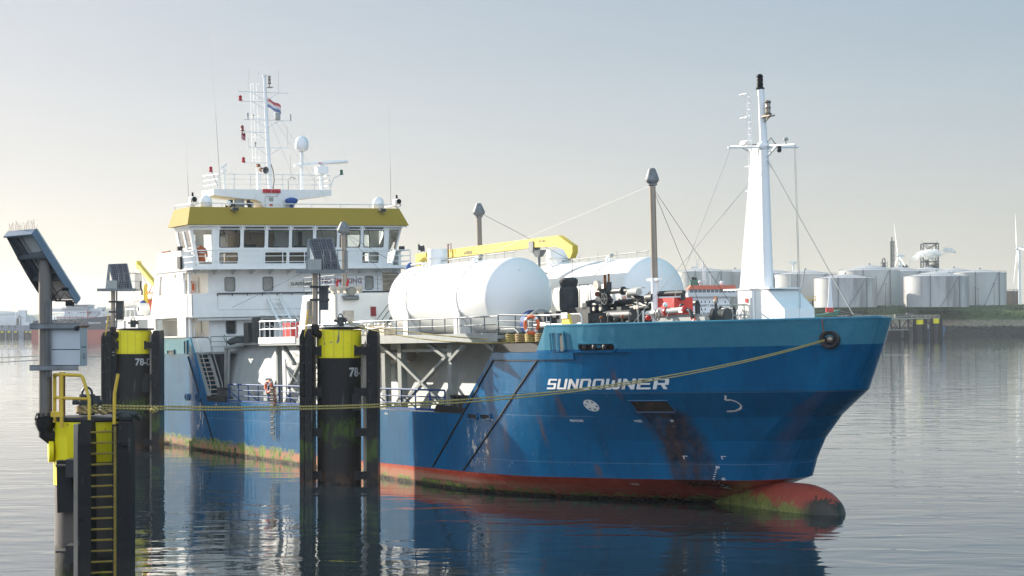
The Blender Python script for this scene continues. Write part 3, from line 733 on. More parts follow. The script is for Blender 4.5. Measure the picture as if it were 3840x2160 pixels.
# front bulkhead with walkway openings at both sides
fF = lambda u, v, d: (1.2-d, u, v)
small = [(-5.12, -4.47, 10.36, 11.22), (-2.44, -1.78, 10.36, 11.22), (5.0, 5.56, 10.36, 11.2), (-5.1, -4.46, 7.55, 8.42), (-2.45, -1.75, 7.2, 8.45)]
wall(dh, (-7.66, 7.7), (6.3, 11.78), [(-7.5, -6.3, 10.2, 11.52), (-7.5, -6.3, 7.3, 8.6), (6.3, 7.5, 10.2, 11.5), (6.3, 7.5, 7.3, 8.6)]+small, fF, .12)
wall(dh, (-7.66, -6.9), (11.75, 13.0), [], lambda u, v, d: (.35-d, u, v), .12)
dh.hexa([(.25, -7.78, 11.6), (1.2, -7.78, 11.6), (1.2, -7.0, 11.6), (.25, -7.0, 11.6)], [(.25, -7.78, 12.99), (.36, -7.78, 12.99), (.36, -7.0, 12.99), (.25, -7.0, 12.99)])
# inner side walls, port side wall and back
wall(dh, (-8, 1.08), (7.36, 11.78), [(-3.2, -2.9, 10.2, 11.2), (-.7, -.45, 10.3, 11.3), (-4.4, -4.1, 7.6, 8.4), (-2.8, -2.55, 7.6, 8.4), (-.4, -.15, 7.6, 8.4)], lambda u, v, d: (u, -6.3+d, v), .12)
dh.box(-8, 1.05, 6.2, 6.32, 7.36, 11.78); dh.box(-12, 1.05, 7.64, 7.78, 7.36, 13.0); dh.box(-8.1, -8, -6.3, 6.3, 7.36, 11.78)
dh.box(-6.5, 1.08, -7.64, 7.64, 8.72, 8.84); dh.box(-5.6, 1.08, -7.64, 7.64, 11.6, 11.72); dh.box(-12.2, -6.5, -7.64, 7.64, 8.8, 8.92)
# mid-level front bulwark, set forward of the bulkhead
wall(dh, (-7.75, 7.6), (8.62, 10.15), [], lambda u, v, d: (2.0-d, u, v), .08)
dh.box(1.2, 1.95, -7.74, 7.6, 8.66, 8.74); dh.box(1.2, 2.0, -7.75, -7.66, 8.74, 10.15); dh.box(.7, 1.2, -7.78, -7.70, 8.66, 10.15)
house = dh.build('deckhouse', WHITE, ship)
for (a, b_, c, d) in small:
    wf = MB(); ring(wf, rrect(a, b_, c, d, .1), .05, lambda u, v, e: (1.2+.02-.0+e*0+(.02 if e else -.03), u, v), .04)
    wf.build('window_frame', STEEL, house)
for i, (a, b_, c, d) in enumerate(small):
    pw = MB(); pw.box(1.10, 1.13, a-.01, b_+.01, c-.01, d+.01); pw.build('window', BLIND if i < 3 else GLASSD, house)
for x0, x1, z0, z1 in ((-3.2, -2.9, 10.2, 11.2), (-.7, -.45, 10.3, 11.3), (-4.4, -4.1, 7.6, 8.4), (-2.8, -2.55, 7.6, 8.4), (-.4, -.15, 7.6, 8.4)):
    pw = MB(); pw.box(x0, x1, -6.26, -6.24, z0, z1); pw.build('window', BLIND, house)
hr = MB(); hr.tube([(2.08, -6.0, 10.16), (2.08, 6.6, 10.16)], .045, n=6)
for i in range(13): hr.cyl((2.05, -6+1.05*i, 10.0), (2.05, -6+1.05*i, 10.16), .03, n=5)
hr.build('handrail', DGREY, house)
sw = MB(); ring(sw, rrect(-5.95, 6.5, 9.1, 10.05, .12), .025, lambda u, v, e: (1.995+e, u, v), .012); sw.build('stiffener', LGREY, house)
lw = MB(); lw.tube([(1.75, -7.3, 8.48), (1.75, 3.5, 8.52)], .10, n=8); lw.build('fire_main', WHITE, house)
pb = MB(); pb.tube([(.95, -7.25, 7.4), (.95, -7.25, 8.6)], .06, n=6); pb.tube([(-.3, -7.5, 7.4), (-.3, -7.5, 8.7)], .05, n=6); pb.tube([(-4.3, -7.3, 8.5), (-3.6, -7.3, 8.55), (.5, -7.3, 8.5)], .05, n=6); pb.build('pipe', WHITE, house)
# bridge deck
bd = MB(); bd.box(-5.4, 2.62, -7.85, 7.85, 11.72, 11.84)
for y in (-7.2, -5.9, -4.6, -3.3, -2.0, -.7, .6, 1.9, 3.2, 4.5, 5.8, 7.1): bd.prism([(1.22, 11.72), (2.5, 11.72), (1.22, 11.4)], lambda u, v, y=y: (u, y-.03, v), lambda u, v, y=y: (u, y+.03, v))
bdo = bd.build('bridge_deck', WHITE, ship)
br_ = MB(); rail(br_, [(.4, -7.8, 11.84), (2.55, -7.8, 11.84), (2.55, 7.8, 11.84), (-2, 7.8, 11.84)], 1.12, 3, 1.55, .03); br_.build('railing', WHITE, bdo)
kb = MB(); kb.box(2.5, 2.6, -7.8, 7.8, 11.84, 11.93); kb.build('toe_plate', WHITE, bdo)
for y, z in ((-7.95, 13.05), (7.7, 13.0)):
    fl_ = MB(); fl_.box(1.2 if y > 0 else .2, 1.4 if y > 0 else .4, y-.1, y+.25, z, z+.28); fl_.build('floodlight', DGREY, bdo)
sb = MB(); sb.box(-.1, .5, -7.95, -7.80, 11.86, 12.66); sb.build('sidelight_screen', BLACK, bdo)
wg = MB(); wall(wg, (6.9, 7.85), (11.84, 13.0), [], lambda u, v, d: (-.6-d, u, v), .08); wg.build('wing_bulwark', WHITE, bdo)
# wheelhouse
def yw(v):  # half width of the outward-leaning wheelhouse at height v
    return 7.02+(v-11.84)*.24
def xw(v): return 1.55+(v-11.84)*.12
wh = MB()
ups = [(-5.68, -4.22), (-3.97, -2.5), (-2.25, -.78), (-.55, .95), (1.2, 2.7), (2.92, 4.45), (4.68, 6.2)]
lows = [(-5.64, -4.36), (-2.43, -.93), (-.71, .76), (4.64, 5.85)]
holes = [(a, b_, 13.18, 14.36) for a, b_ in ups]+[(a, b_, 12.14, 12.86) for a, b_ in lows]
fW = lambda u, v, d: (xw(v)-d, u, v)
HB_ = (-5.95, 6.45)
wall(wh, HB_, (11.84, 14.66), holes, fW, .12)
# corner panels: door-like windows each side of the front
def fC(sgn):
    def f(u, v, d):   # u 0..1 from the front panel to the side
        y0, y1 = (HB_[0], -yw(v)) if sgn < 0 else (HB_[1], yw(v))
        x0, x1 = xw(v), xw(v)-.25
        return (x0+(x1-x0)*u-d, y0+(y1-y0)*u, v)
    return f
wall(wh, (0, 1), (11.84, 14.66), [(.15, .88, 12.12, 14.36)], fC(-1), .12)
wall(wh, (0, 1), (11.84, 14.66), [(.15, .88, 12.14, 14.4)], fC(1), .12)
def fSd(sgn):
    def f(u, v, d): return (xw(v)-.25-.0-u, sgn*(yw(v)-d), v)
    return f
for sg_ in (-1, 1):
    wall(wh, (0, 2.9), (11.84, 14.66), [(.35, 1.25, 12.9, 14.3), (1.55, 2.5, 12.9, 14.3)], fSd(sg_), .10)
wall(wh, (-7.3, 7.3), (11.84, 14.66), [(-5.6, -4.9, 12.4, 14.2), (-6.9, -6.2, 12.9, 14.2), (-.2, .9, 13.1, 14.1), (1.5, 2.5, 13.1, 14.1), (3.3, 4.1, 13.0, 14.1), (4.9, 6.5, 12.4, 14.2)], lambda u, v, d: (-1.45+d, u, v), .1)
wh.box(-1.45, 1.5, -6.9, 6.9, 11.85, 11.9); wh.box(-1.45, 1.8, -7.5, 7.5, 14.56, 14.64); wh.box(-5.0, -1.45, -4.5, 4.5, 11.85, 14.6)
who = wh.build('wheelhouse', WHITE, ship)
for (a, b_) in ups:
    pm = MB(); pm.add([fW(a, 13.18, .07), fW(b_, 13.18, .07), fW(b_, 14.36, .07), fW(a, 14.36, .07)], [(0, 1, 2, 3)]); pm.build('window', GLASS, who, flat=True)
for (a, b_) in lows:
    pm = MB(); pm.add([fW(a, 12.14, .07), fW(b_, 12.14, .07), fW(b_, 12.86, .07), fW(a, 12.86, .07)], [(0, 1, 2, 3)]); pm.build('window', GLASS, who, flat=True)
for sgn in (-1, 1):
    f = fC(sgn); pm = MB(); pm.add([f(.15, 12.12, .07), f(.88, 12.12, .07), f(.88, 14.38, .07), f(.15, 14.38, .07)], [(0, 1, 2, 3)]); pm.build('window', GLASS, who, flat=True)
    f = fSd(sgn)
    for a, b_, z0 in ((.35, 1.25, 12.9), (1.55, 2.5, 12.9)):
        pm = MB(); pm.add([f(a, z0, .06), f(b_, z0, .06), f(b_, 14.3, .06), f(a, 14.3, .06)], [(0, 1, 2, 3)]); pm.build('window', GLASS, who, flat=True)
fr = MB()
for (a, b_, c, d) in holes: ring(fr, rrect(a+.05, b_-.05, c+.05, d-.05, .12), .05, lambda u, v, e: fW(u, v, .03-e), .04)
fr.build('window_seals', DGREY, who)
wp_ = MB()
for a, b_ in ups:
    wp_.box(xw(14.45)+.02, xw(14.45)+.10, a+.1, b_-.1, 14.44, 14.52)
    wp_.beam((xw(14.4)+.05, a+.3, 14.4), (xw(13.6)+.05, a+.5, 13.5), .02, .02)
wp_.build('wipers', DGREY, who)
# interior
it = MB(); it.box(.2, .8, -4.8, 5.2, 11.9, 12.95, 1); it.box(-1.0, -.7, -2.0, 1.0, 11.9, 13.0, 1); it.box(.3, .7, -3.8, -2.7, 12.95, 13.45, 0); it.box(.3, .7, .2, .9, 12.95, 13.35, 0); it.box(-1.3, -1.0, -3.9, -.7, 11.9, 14.3, 1); it.box(-1.3, -1.1, 1.2, 1.4, 11.9, 14.4, 0); it.box(-.4, .0, -5.2, -4.6, 14.0, 14.5, 0)
it.box(-1.2, 1.2, -4.3, -4.2, 14.2, 14.5, 0)
it.build('consoles', [DGREY, WOODM], who)
for y in (-.9, 2.3):
    se = MB(); se.box(-.5, -.35, y-.28, y+.28, 12.3, 13.35); se.box(-.5, .05, y-.28, y+.28, 12.3, 12.45); se.cyl((-.2, y, 11.9), (-.2, y, 12.3), .06); se.build('seat', SEAT, who)
yb = MB()
def band(zb, zt, xb, xt, ybm, ytp):
    B = [(xb, -ybm), (xb, ybm), (-1.75, ybm), (-1.75, -ybm)]; T = [(xt, -ytp), (xt, ytp), (-1.6, ytp), (-1.6, -ytp)]
    yb.hexa([(x, y, zb) for x, y in B], [(x, y, zt) for x, y in T])
band(14.665, 15.86, 2.12, 1.5, 7.97, 7.55)
ybo = yb.build('roof_band', YELBAND, ship)
gl = MB(); gl.tube([(2.0, -7.85, 14.60), (2.0, 7.85, 14.60)], .05, n=5)
for (a, b_) in ups: gl.box(1.98, 2.02, a-.2, a-.12, 14.36, 14.62)
gl.build('gutter', WHITE, ybo)
rr_ = MB(); rail(rr_, [(-1.6, -7.45, 15.87), (1.45, -7.45, 15.87), (1.45, 7.45, 15.87), (-1.6, 7.45, 15.87)], .24, 1, 2.2, .025); rr_.build('roof_rail', WHITE, ybo)
for y in (-4.6, 6.1):
    fl_ = MB(); fl_.box(1.75, 2.0, y-.22, y+.22, 15.62, 15.80); fl_.beam((1.6, y, 15.9), (1.9, y, 15.7), .05, .05); fl_.tube([(1.9, y-.05, 15.6), (1.95, y-.1, 15.45), (1.9, y+.05, 15.4)], .02, n=4); fl_.build('floodlight', DGREY, ybo)
# roof gear
for y in (-7.1, 7.72):
    z = 16.0+(0.1 if y > 0 else 0)
    s_ = MB(); s_.cyl((.8, y, 15.86), (.8, y, 16.05), .12); s_.box(.6, 1.0, y-.23, y-.2, 16.05, 16.55); s_.box(.6, 1.0, y+.2, y+.23, 16.05, 16.55); s_.box(.65, .95, y-.22, y+.22, 16.03, 16.08)
    so = s_.build('searchlight', WHITE, ybo)
    s2_ = MB(); s2_.cyl((.45, y, 16.4), (1.12, y, 16.38), .19, n=14, m=1); s2_.cyl((1.12, y, 16.38), (1.16, y, 16.38), .17, n=14, m=0); s2_.cyl((.8, y, 16.6), (.8, y, 16.85), .07, n=8, m=0); s2_.build('lamp', [BLACK, WHITE2], so)
for y in (-6.08, 6.45):
    s_ = MB(); s_.lathe([(.34, 15.86), (.40, 15.95), (.42, 16.25), (.38, 16.45), (.28, 16.6), (.14, 16.69), (.01, 16.72)], (.5, y, 0), n=18); so = s_.build('satellite_dome', WHITE2, ybo)
    t_ = MB(); text(t_, 'Intellian', lambda u, v: (.94, y+u, 16.12+v), .16, bold=.004, align='CENTER'); t_.build('dome_lettering', BLUEP, so, flat=True)
s_ = MB(); s_.lathe([(.13, 16.0), (.15, 16.1), (.15, 16.24), (.08, 16.33), (.01, 16.35)], (.8, -4.6, 0), n=12); s_.cyl((.8, -4.6, 15.86), (.8, -4.6, 16.0), .04); s_.build('antenna_dome', WHITE2, ybo)
s_ = MB(); s_.cyl((.5, 0, 15.86), (.5, 0, 16.15), .12); s_.lathe([(.10, 16.1), (.30, 16.14), (.44, 16.36), (.44, 16.46), (.30, 16.56), (.05, 16.62)], (.5, 0, 0), n=14); s_.build('compass_cover', BLUEC, ybo)
s_ = MB(); s_.box(-.5, .3, -4.35, -3.95, 15.86, 16.15); s_.box(-.1, .15, -4.3, -4.05, 16.15, 16.45); s_.box(.1, .4, -3.0, -2.7, 15.9, 16.3); s_.box(-.2, 0, -2.95, -2.75, 16.1, 16.45); s_.build('roof_winches', SEAT, ybo)
s_ = MB(); s_.box(-.3, -.1, -4.4, -2.9, 16.14, 16.2); s_.box(-.4, -.2, -3.75, -3.1, 15.9, 16.5); s_.build('roof_locker', LGREY, ybo)
# radar mast platform (a wing-shaped monkey island)
mp_ = MB()
pf = [(-5.35, 17.16), (-5.35, 16.75), (-3.4, 16.55), (-2.35, 16.48), (-1.95, 16.3), (-1.75, 15.86), (.35, 15.86), (.6, 16.5), (1.4, 16.6), (3.18, 16.82), (3.18, 17.20)]
mp_.prism(pf, lambda u, v: (.0, u, v), lambda u, v: (-2.2, u, v)); mpo = mp_.build('monkey_island', WHITE, ship)
mr = MB(); rail(mr, [(-2.1, -5.3, 17.18), (-.05, -5.0, 17.18), (-.05, 3.1, 17.2), (-2.1, 3.1, 17.2)], 1.0, 3, 1.15, .025)
mr.tube([(-.05, -5.0, 17.3), (0, -5.35, 18.15), (0, -5.5, 18.3)], .04, n=5); mr.tube([(-.05, 3.1, 17.3), (0, 3.35, 18.0), (0, 3.9, 18.25)], .04, n=5)
mr.build('railing', WHITE, mpo)
for y, z, mm in ((-5.5, 18.3, NAVR), (3.95, 18.25, NAVG)):
    q = MB(); q.lathe([(.02, 0), (.14, 0), (.14, .05), (.10, .08), (.10, .26), (.12, .30), (.02, .36)], (0, y, z), n=10, m=0); q.build('sidelight', [mm], mpo)
q = MB()
for i, y in enumerate((-1.72, -1.40, -1.05, -.75)):
    q.box(.01, .12, y-.14, y+.14, 16.95, 17.2, 0); q.cyl((.12, y, 17.08), (.18, y, 17.08), .10, n=12, m=1)
q.build('alarm_lights', [RED, NAVR], mpo)
q = MB(); q.box(.01, .04, -1.42, -1.12, 16.4, 16.65); q.build('notice', BLIND, mpo)
q = MB(); q.box(.01, .04, -1.38, -1.17, 16.08, 16.24); q.build('notice', RED, mpo)
q = MB(); q.tube([(.03, -1.7, 15.9), (.03, -1.7, 16.65), (.03, -1.6, 16.72), (.03, -.8, 16.72), (.03, -.8, 16.85)], .015, n=4); q.build('conduit', LGREY, mpo)
# main mast
mm_ = MB(); mm_.cyl((-1, -.90, 17.2), (-1.25, -.95, 21.5), .16, .13, n=12); mm_.cyl((-1.25, -.95, 21.5), (-1.4, -.98, 25.0), .13, .10, n=12)
mm_.cyl((-1.4, -.98, 25.0), (-1.4, -.98, 25.1), .15); mst = mm_.build('radar_mast', WHITE2, ship)
def mx(z): return -1-.1*(z-17.2)*.5
sp_ = MB()
for z, ya, yb_, sa, sb_ in ((23.9, -3.02, .66, True, True), (23.25, -2.85, -.9, True, False), (22.0, -2.65, .88, True, True), (21.15, -2.8, -.9, True, False), (20.12, -2.42, .68, True, True), (19.05, -2.8, -.9, True, False)):
    x = mx(z); sp_.tube([(x, ya, z), (x, yb_, z)], .035, n=5)
    if sa: sp_.tube([(x, ya*.45-.95*.55-.15, z), (x, -.98, z-.55)], .025, n=5)
    if sb_: sp_.tube([(x, 0.0, z), (x, -.88, z-.55)], .025, n=5)
sp_.build('yards', WHITE2, mst)
for z, y in ((23.25, -2.8), (19.05, -2.75)):
    q = MB(); q.lathe([(.13, 0), (.14, .05), (.10, .08), (.10, .24), (.13, .28), (.03, .36)], (mx(z), y, z+.03), n=10); q.build('red_lantern', NAVR, mst)
q = MB(); q.lathe([(.13, 0), (.14, .05), (.10, .1), (.10, .26), (.13, .30), (.02, .42)], (mx(21.15), -2.75, 21.2), n=10); q.build('black_lantern', DRED, mst)
q = MB(); q.cyl((-1.1, -.72, 24.2), (-1.1, -.72, 24.25), .2); q.lathe([(.10, 24.45), (.12, 24.5), (.08, 24.55), (.08, 24.72), (.11, 24.76), (.08, 24.8), (.08, 24.95), (.10, 25.0)], (-1.1, -.75, 0), n=10); q.cyl((-1.1, -.75, 24.2), (-1.1, -.75, 24.5), .03); q.build('masthead_light', BRSTEEL, mst)
q = MB()
for y, z, h in ((-2.15, 23.9, 1.55), (.0, 23.95, 1.55), (-2.35, 20.15, .6), (.5, 20.15, 1.5), (-1.4, 25.1, .2)): q.cyl((mx(z), y, z), (mx(z), y, z+h), .015, n=4)
q.cyl((-1, .62, 17.3), (-1, .62, 19.6), .015, n=4); q.split('whip_aerial', LGREY, mst)
q = MB(); q.lathe([(.18, 22.05), (.19, 22.1), (.19, 22.5), (.12, 22.56)], (mx(22), -.15, 0), n=12); q.lathe([(.05, 22.0), (.05, 22.4), (.01, 22.5)], (mx(22), .8, 0), n=8); q.lathe([(.04, 22.0), (.04, 22.2), (.06, 22.3), (.06, 22.45)], (mx(22), -2.3, 0), n=8); q.ball((mx(22), -1.9, 22.3), .06); q.cyl((mx(22), -1.9, 22), (mx(22), -1.9, 22.3), .02); q.lathe([(.03, 20.1), (.03, 20.3), (.07, 20.42), (.02, 20.5)], (mx(20), -1.85, 0), n=8); q.split('sensor', LGREY, mst)
q = MB(); q.cyl((-.7, -1.55, 18.55), (-.35, -1.45, 18.5), .10, .25, n=16, caps=False, m=0); q.cyl((-.95, -1.6, 18.6), (-.7, -1.55, 18.55), .14, n=10, m=1); q.box(-1.0, -.7, -1.9, -1.7, 18.75, 18.95, 1); q.build('fog_horn', [STEEL, RUST], mst)
q = MB(); q.box(-.9, -.6, -1.95, -1.75, 17.2, 18.35); q.cyl((-.85, -4.25, 17.2), (-.85, -4.25, 18.35), .09); q.cyl((-.85, -4.25, 18.35), (-.85, -4.25, 18.55), .16); q.beam((-.95, -4.4, 18.6), (-.7, -4.1, 18.9), .12, .14); q.build('camera_post', WHITE, mst)
ld = MB()
for y in (-1.7, -1.45): ld.tube([(-1.4, y, 17.2), (-1.7, y, 24.5)], .022, n=4)
for i in range(24): ld.cyl((-1.4-.0125*i, -1.7, 17.4+.3*i), (-1.4-.0125*i, -1.45, 17.4+.3*i), .018, n=4)
for z in (24.5, 22.3, 20.9, 19.5): ld.tube([(-1.6, -1.7, z), (-2.1, -1.75, z), (-2.1, -1.3, z), (-1.6, -1.3, z)], .02, n=4)
ld.tube([(-2.1, -1.7, 19.2), (-2.1, -1.75, 24.5)], .02, n=4); ld.build('ladder', WHITE2, mst)
q = MB(); q.tube([(-.9, -.75, 17.2), (-.85, -.65, 17.9), (-.95, -.7, 18.6), (-1.05, -.8, 19.0)], .03, n=5); q.tube([(-.7, .3, 17.2), (-.6, .25, 17.9), (-.6, .5, 18.1), (-.8, .9, 18.0)], .02, n=4); q.build('cables', SEAT, mst)
# satellite post and radar scanner
q = MB(); q.cyl((-1, 1.43, 17.2), (-1, 1.46, 19.95), .11, n=10); q.box(-1.2, -.8, .9, 1.5, 18.88, 18.94); sat = q.build('satcom_post', WHITE2, ship)
q = MB(); q.lathe([(.22, 19.9), (.40, 20.0), (.46, 20.15), (.47, 20.4), (.43, 20.65), (.3, 20.85), (.12, 20.93), (.01, 20.95)], (-1, 1.48, 0), n=18); q.build('satellite_dome', WHITE2, sat)
q = MB(); q.cyl((-.8, 2.79, 17.2), (-.8, 2.79, 18.35), .14, n=10); q.box(-1.05, -.5, 2.4, 3.2, 18.38, 18.85); q.cyl((-.8, 2.8, 18.8), (-.8, 2.8, 18.97), .15); rad = q.build('radar_pedestal', WHITE2, ship)
q = MB()
q.cyl((-1.3, 1.0, 18.95), (-.3, 4.55, 19.22), .13, n=10); q.build('scanner', WHITE2, rad)
q = MB(); text(q, 'JRC', lambda u, v: (-.62+u*.1, 2.55+u, 19.03+v), .16, bold=.004); q.build('scanner_lettering', RED, rad, flat=True)
# whip antennas on the roof edges
for x, y, z0, z1, dy in ((0.6, -7.3, 15.9, 20.6, -.1), (-.8, -4.55, 17.2, 28.2, -.55), (.5, 7.4, 15.9, 23.2, .05)):
    q = MB(); q.cyl((x, y, z0), (x, y+dy*.4, z0+(z1-z0)*.45), .018, .012, n=5); q.cyl((x, y+dy*.4, z0+(z1-z0)*.45), (x, y+dy, z1), .007, .005, n=4); q.build('whip_antenna', LGREY, ship)
q = MB()
for a, b_ in (((-1.2, -2.6, 22.0), (0, -4.4, 17.2)), ((-1.2, -2.8, 21.1), (-.1, -3.9, 17.2)), ((-1.2, .1, 22), (-.1, 2.4, 17.8)), ((-1.3, -.8, 22.7), (1.2, 2.6, 15.95)), ((-1.2, -.9, 22.4), (0.3, .6, 17.2))): q.tube([a, b_], .008, n=3)
q.split('mast_stay', LGREY, mst)
# name board, NO SMOKING sign
q = MB(); q.prism(rrect(-.65, 1.35, 10.52, 11.0, .23), lambda u, v: (1.215, u, v), lambda u, v: (1.25, u, v)); nb = q.build('name_board', SIGNM, house)
q = MB(); block_text(q, 'SUNDOWNER', -.50, 1.22, 10.66, 10.88, lambda u, v: (1.262, u, v), shear=.3); q.build('board_lettering', INK, nb, flat=True)
q = MB(); q.box(1.215, 1.24, 1.5, 4.95, 10.62, 11.3); sg1 = q.build('warning_board', WHITE2, house)
q = MB(); text(q, 'NO SMOKING', lambda u, v: (1.25, 1.75+u, 10.78+v), .46, bold=.012, sx=1.02); q.build('warning_lettering', MAROON, sg1, flat=True)
# ladders from the walkway to the mid deck
for y0 in (-2.5,):
    q = MB()
    for dy in (0, .9):
        q.beam((1.95, y0+dy, 9.9), (4.2, y0+dy+.35, 7.3), .05, .16, up=(0, 1, 0)); q.tube([(2.0, y0+dy, 10.2), (4.3, y0+dy+.35, 8.3), (4.3, y0+dy+.35, 7.3)], .03, n=5)
    for i in range(10):
        t = i/9.5; q.box(1.95+2.25*t-.1, 1.95+2.25*t+.1, y0+.35*t, y0+.9+.35*t, 9.75-2.5*t, 9.79-2.5*t)
    q.build('stairs', WHITE, ship)
    q = MB(); q.box(2.0, 3.0, -3.1, -1.2, 8.62, 8.7); q.build('landing', WHITE, ship)
q = MB(); q.box(3.0, 12.9, -5.2, 5.2, 6.75, 6.9); q.build('hopper_top_deck', GREY, ship)
q = MB(); q.box(9.2, 10.4, -4.4, -3.0, 6.9, 8.1, 0); q.box(9.2, 10.42, -3.72, -3.6, 6.9, 8.1, 1); q.build('fire_locker', [RED, ORANGE], ship)
q = MB(); q.box(4.8, 5.6, -5.3, -4.3, 6.9, 8.2); q.box(6.0, 6.5, -5.2, -4.8, 6.9, 8.5); q.build('deck_locker', DGREY, ship)

# ------------------------------------------------------------------ mid casing
cs_ = MB()
fA = lambda u, v, d: ((14.15+(v-7.0)*.36)*(1-u)+19.9*u, -5.5+d, v)
wall(cs_, (0, 1), (7.0, 9.66), [(.16, .42, 7.6, 9.3)], fA, .14)
wall(cs_, (-5.5, 5.5), (7.0, 9.66), [], lambda u, v, d: (19.9-d, u, v), .14)
cs_.box(15.2, 19.74, 5.36, 5.5, 7, 9.66); cs_.box(14.9, 15.1, -5.3, 5.3, 7.0, 9.6); cs_.box(15.1, 19.75, -5.36, 5.36, 9.55, 9.64)
cs_.box(15.2, 15.3, -4.6, 5, 7.0, 9.5)
cso = cs_.build('pump_casing', WHITE, ship)
q = MB(); ring(q, rrect(15.75, 17.15, 7.6, 9.3, .25), .06, lambda u, v, d: (u, -5.5-d, v), .04); q.build('door_frame', LGREY, cso)
q = MB(); q.box(15.9, 17.1, -4.9, -4.8, 7.2, 9.4); q.build('inner_door', GREY, cso)
q = MB(); rail(q, [(15.2, -5.45, 9.66), (19.8, -5.45, 9.66), (19.8, 5.4, 9.66)], 1.05, 4, 1.3, .02); q.build('railing', STEEL, cso)
q = MB(); q.box(19.92, 20.02, -5.05, -4.4, 7.9, 8.65); q.build('junction_box', COPPER, cso)
q = MB(); q.box(19.92, 19.96, -3.28, -2.95, 8.3, 8.85); q.build('warning_sign', DRED, cso)
q = MB(); q.cyl((20.15, -5.05, 9.36), (20.15, -4.15, 9.36), .12, n=10); q.box(19.9, 20.1, -5.1, -4.1, 9.46, 9.52); q.build('tube_light', STEEL, cso)
q = MB(); q.cyl((20.0, -4.65, 9.85), (20.35, -4.65, 9.75), .18, .28, n=14, m=0); q.cyl((20.34, -4.65, 9.75), (20.37, -4.65, 9.74), .22, n=14, m=1); q.build('floodlight', [STEEL, BLIND], cso)
q = MB(); q.box(19.6, 19.9, -5.8, -3.7, 9.85, 10.05)
for i in range(5): q.box(19.5, 19.9, -5.6+.4*i, -5.4+.4*i, 9.66, 9.9)
q.build('valve_rack', COPPER, cso)
q = MB()
for y in (-5.2, -4.55): q.tube([(19.5, y, 10.0), (19.6, y+.05, 10.5), (19.55, y-.05, 10.15), (19.6, y+.08, 9.95)], .06, n=5)
q.build('red_hoses', RED, cso)
q = MB(); q.beam((20.2, -2.9, 7.2), (21.8, -2.3, 8.8), .05, .2, up=(0, 1, 0)); q.tube([(20.2, -3.0, 8.1), (21.9, -2.4, 9.7)], .03, n=5); q.tube([(20.2, -3.0, 7.7), (21.9, -2.4, 9.3)], .03, n=5); q.build('casing_stairs', GREY, cso)
# ------------------------------------------------------------------ vent stacks
def stack(x, y, z0, z1, r, zmid=None, cap=.33):
    q = MB(); q.cyl((x, y, zmid or z0), (x, y, z1-.6), r, n=14); so = q.build('vent_stack', BRSTEEL, ship)
    q = MB(); q.lathe([(r*1.2, z1-.72), (cap*.9, z1-.62), (cap, z1-.55), (cap, z1-.48), (r*1.3, z1-.1), (r*.9, z1)], (x, y, 0), n=18); q.lathe([(r*1.05, z1-.8), (r*1.5, z1-.78), (r*1.5, z1-.7)], (x, y, 0), n=14); q.build('cowl', STEEL, so)
    if zmid:
        q = MB(); q.cyl((x, y, z0), (x, y, zmid), r*1.25, n=14); q.box(x-.5, x+.4, y-.12, y+.12, zmid-.12, zmid-.02); q.build('stack_base', WHITE2, so)
    return so
stack(49.95, -2.9, 6.2, 14.45, .145, 9.45, .31); stack(27.5, 0, 6.9, 14.4, .14, None, .34); stack(15.7, -3, 9.6, 14.05, .16, None, .40)
q = MB()
for a, b_ in (((49.95, -2.9, 13.7), (34, -4, 10.9)), ((49.95, -2.9, 13.6), (51.2, 1, 7.4)), ((49.95, -2.9, 13.6), (52.0, -1.5, 7.4)), ((15.8, -3, 13.4), (22, 0, 9.8)), ((15.8, -3, 13.4), (20.2, -1.5, 9.7)), ((27.5, 0, 13.9), (33, 3, 10.8)), ((14, -2.2, 12.3), (4.2, -5.8, 9.2))): q.tube([a, b_], .012, n=3)
q.split('stack_stay', DGREY, ship)

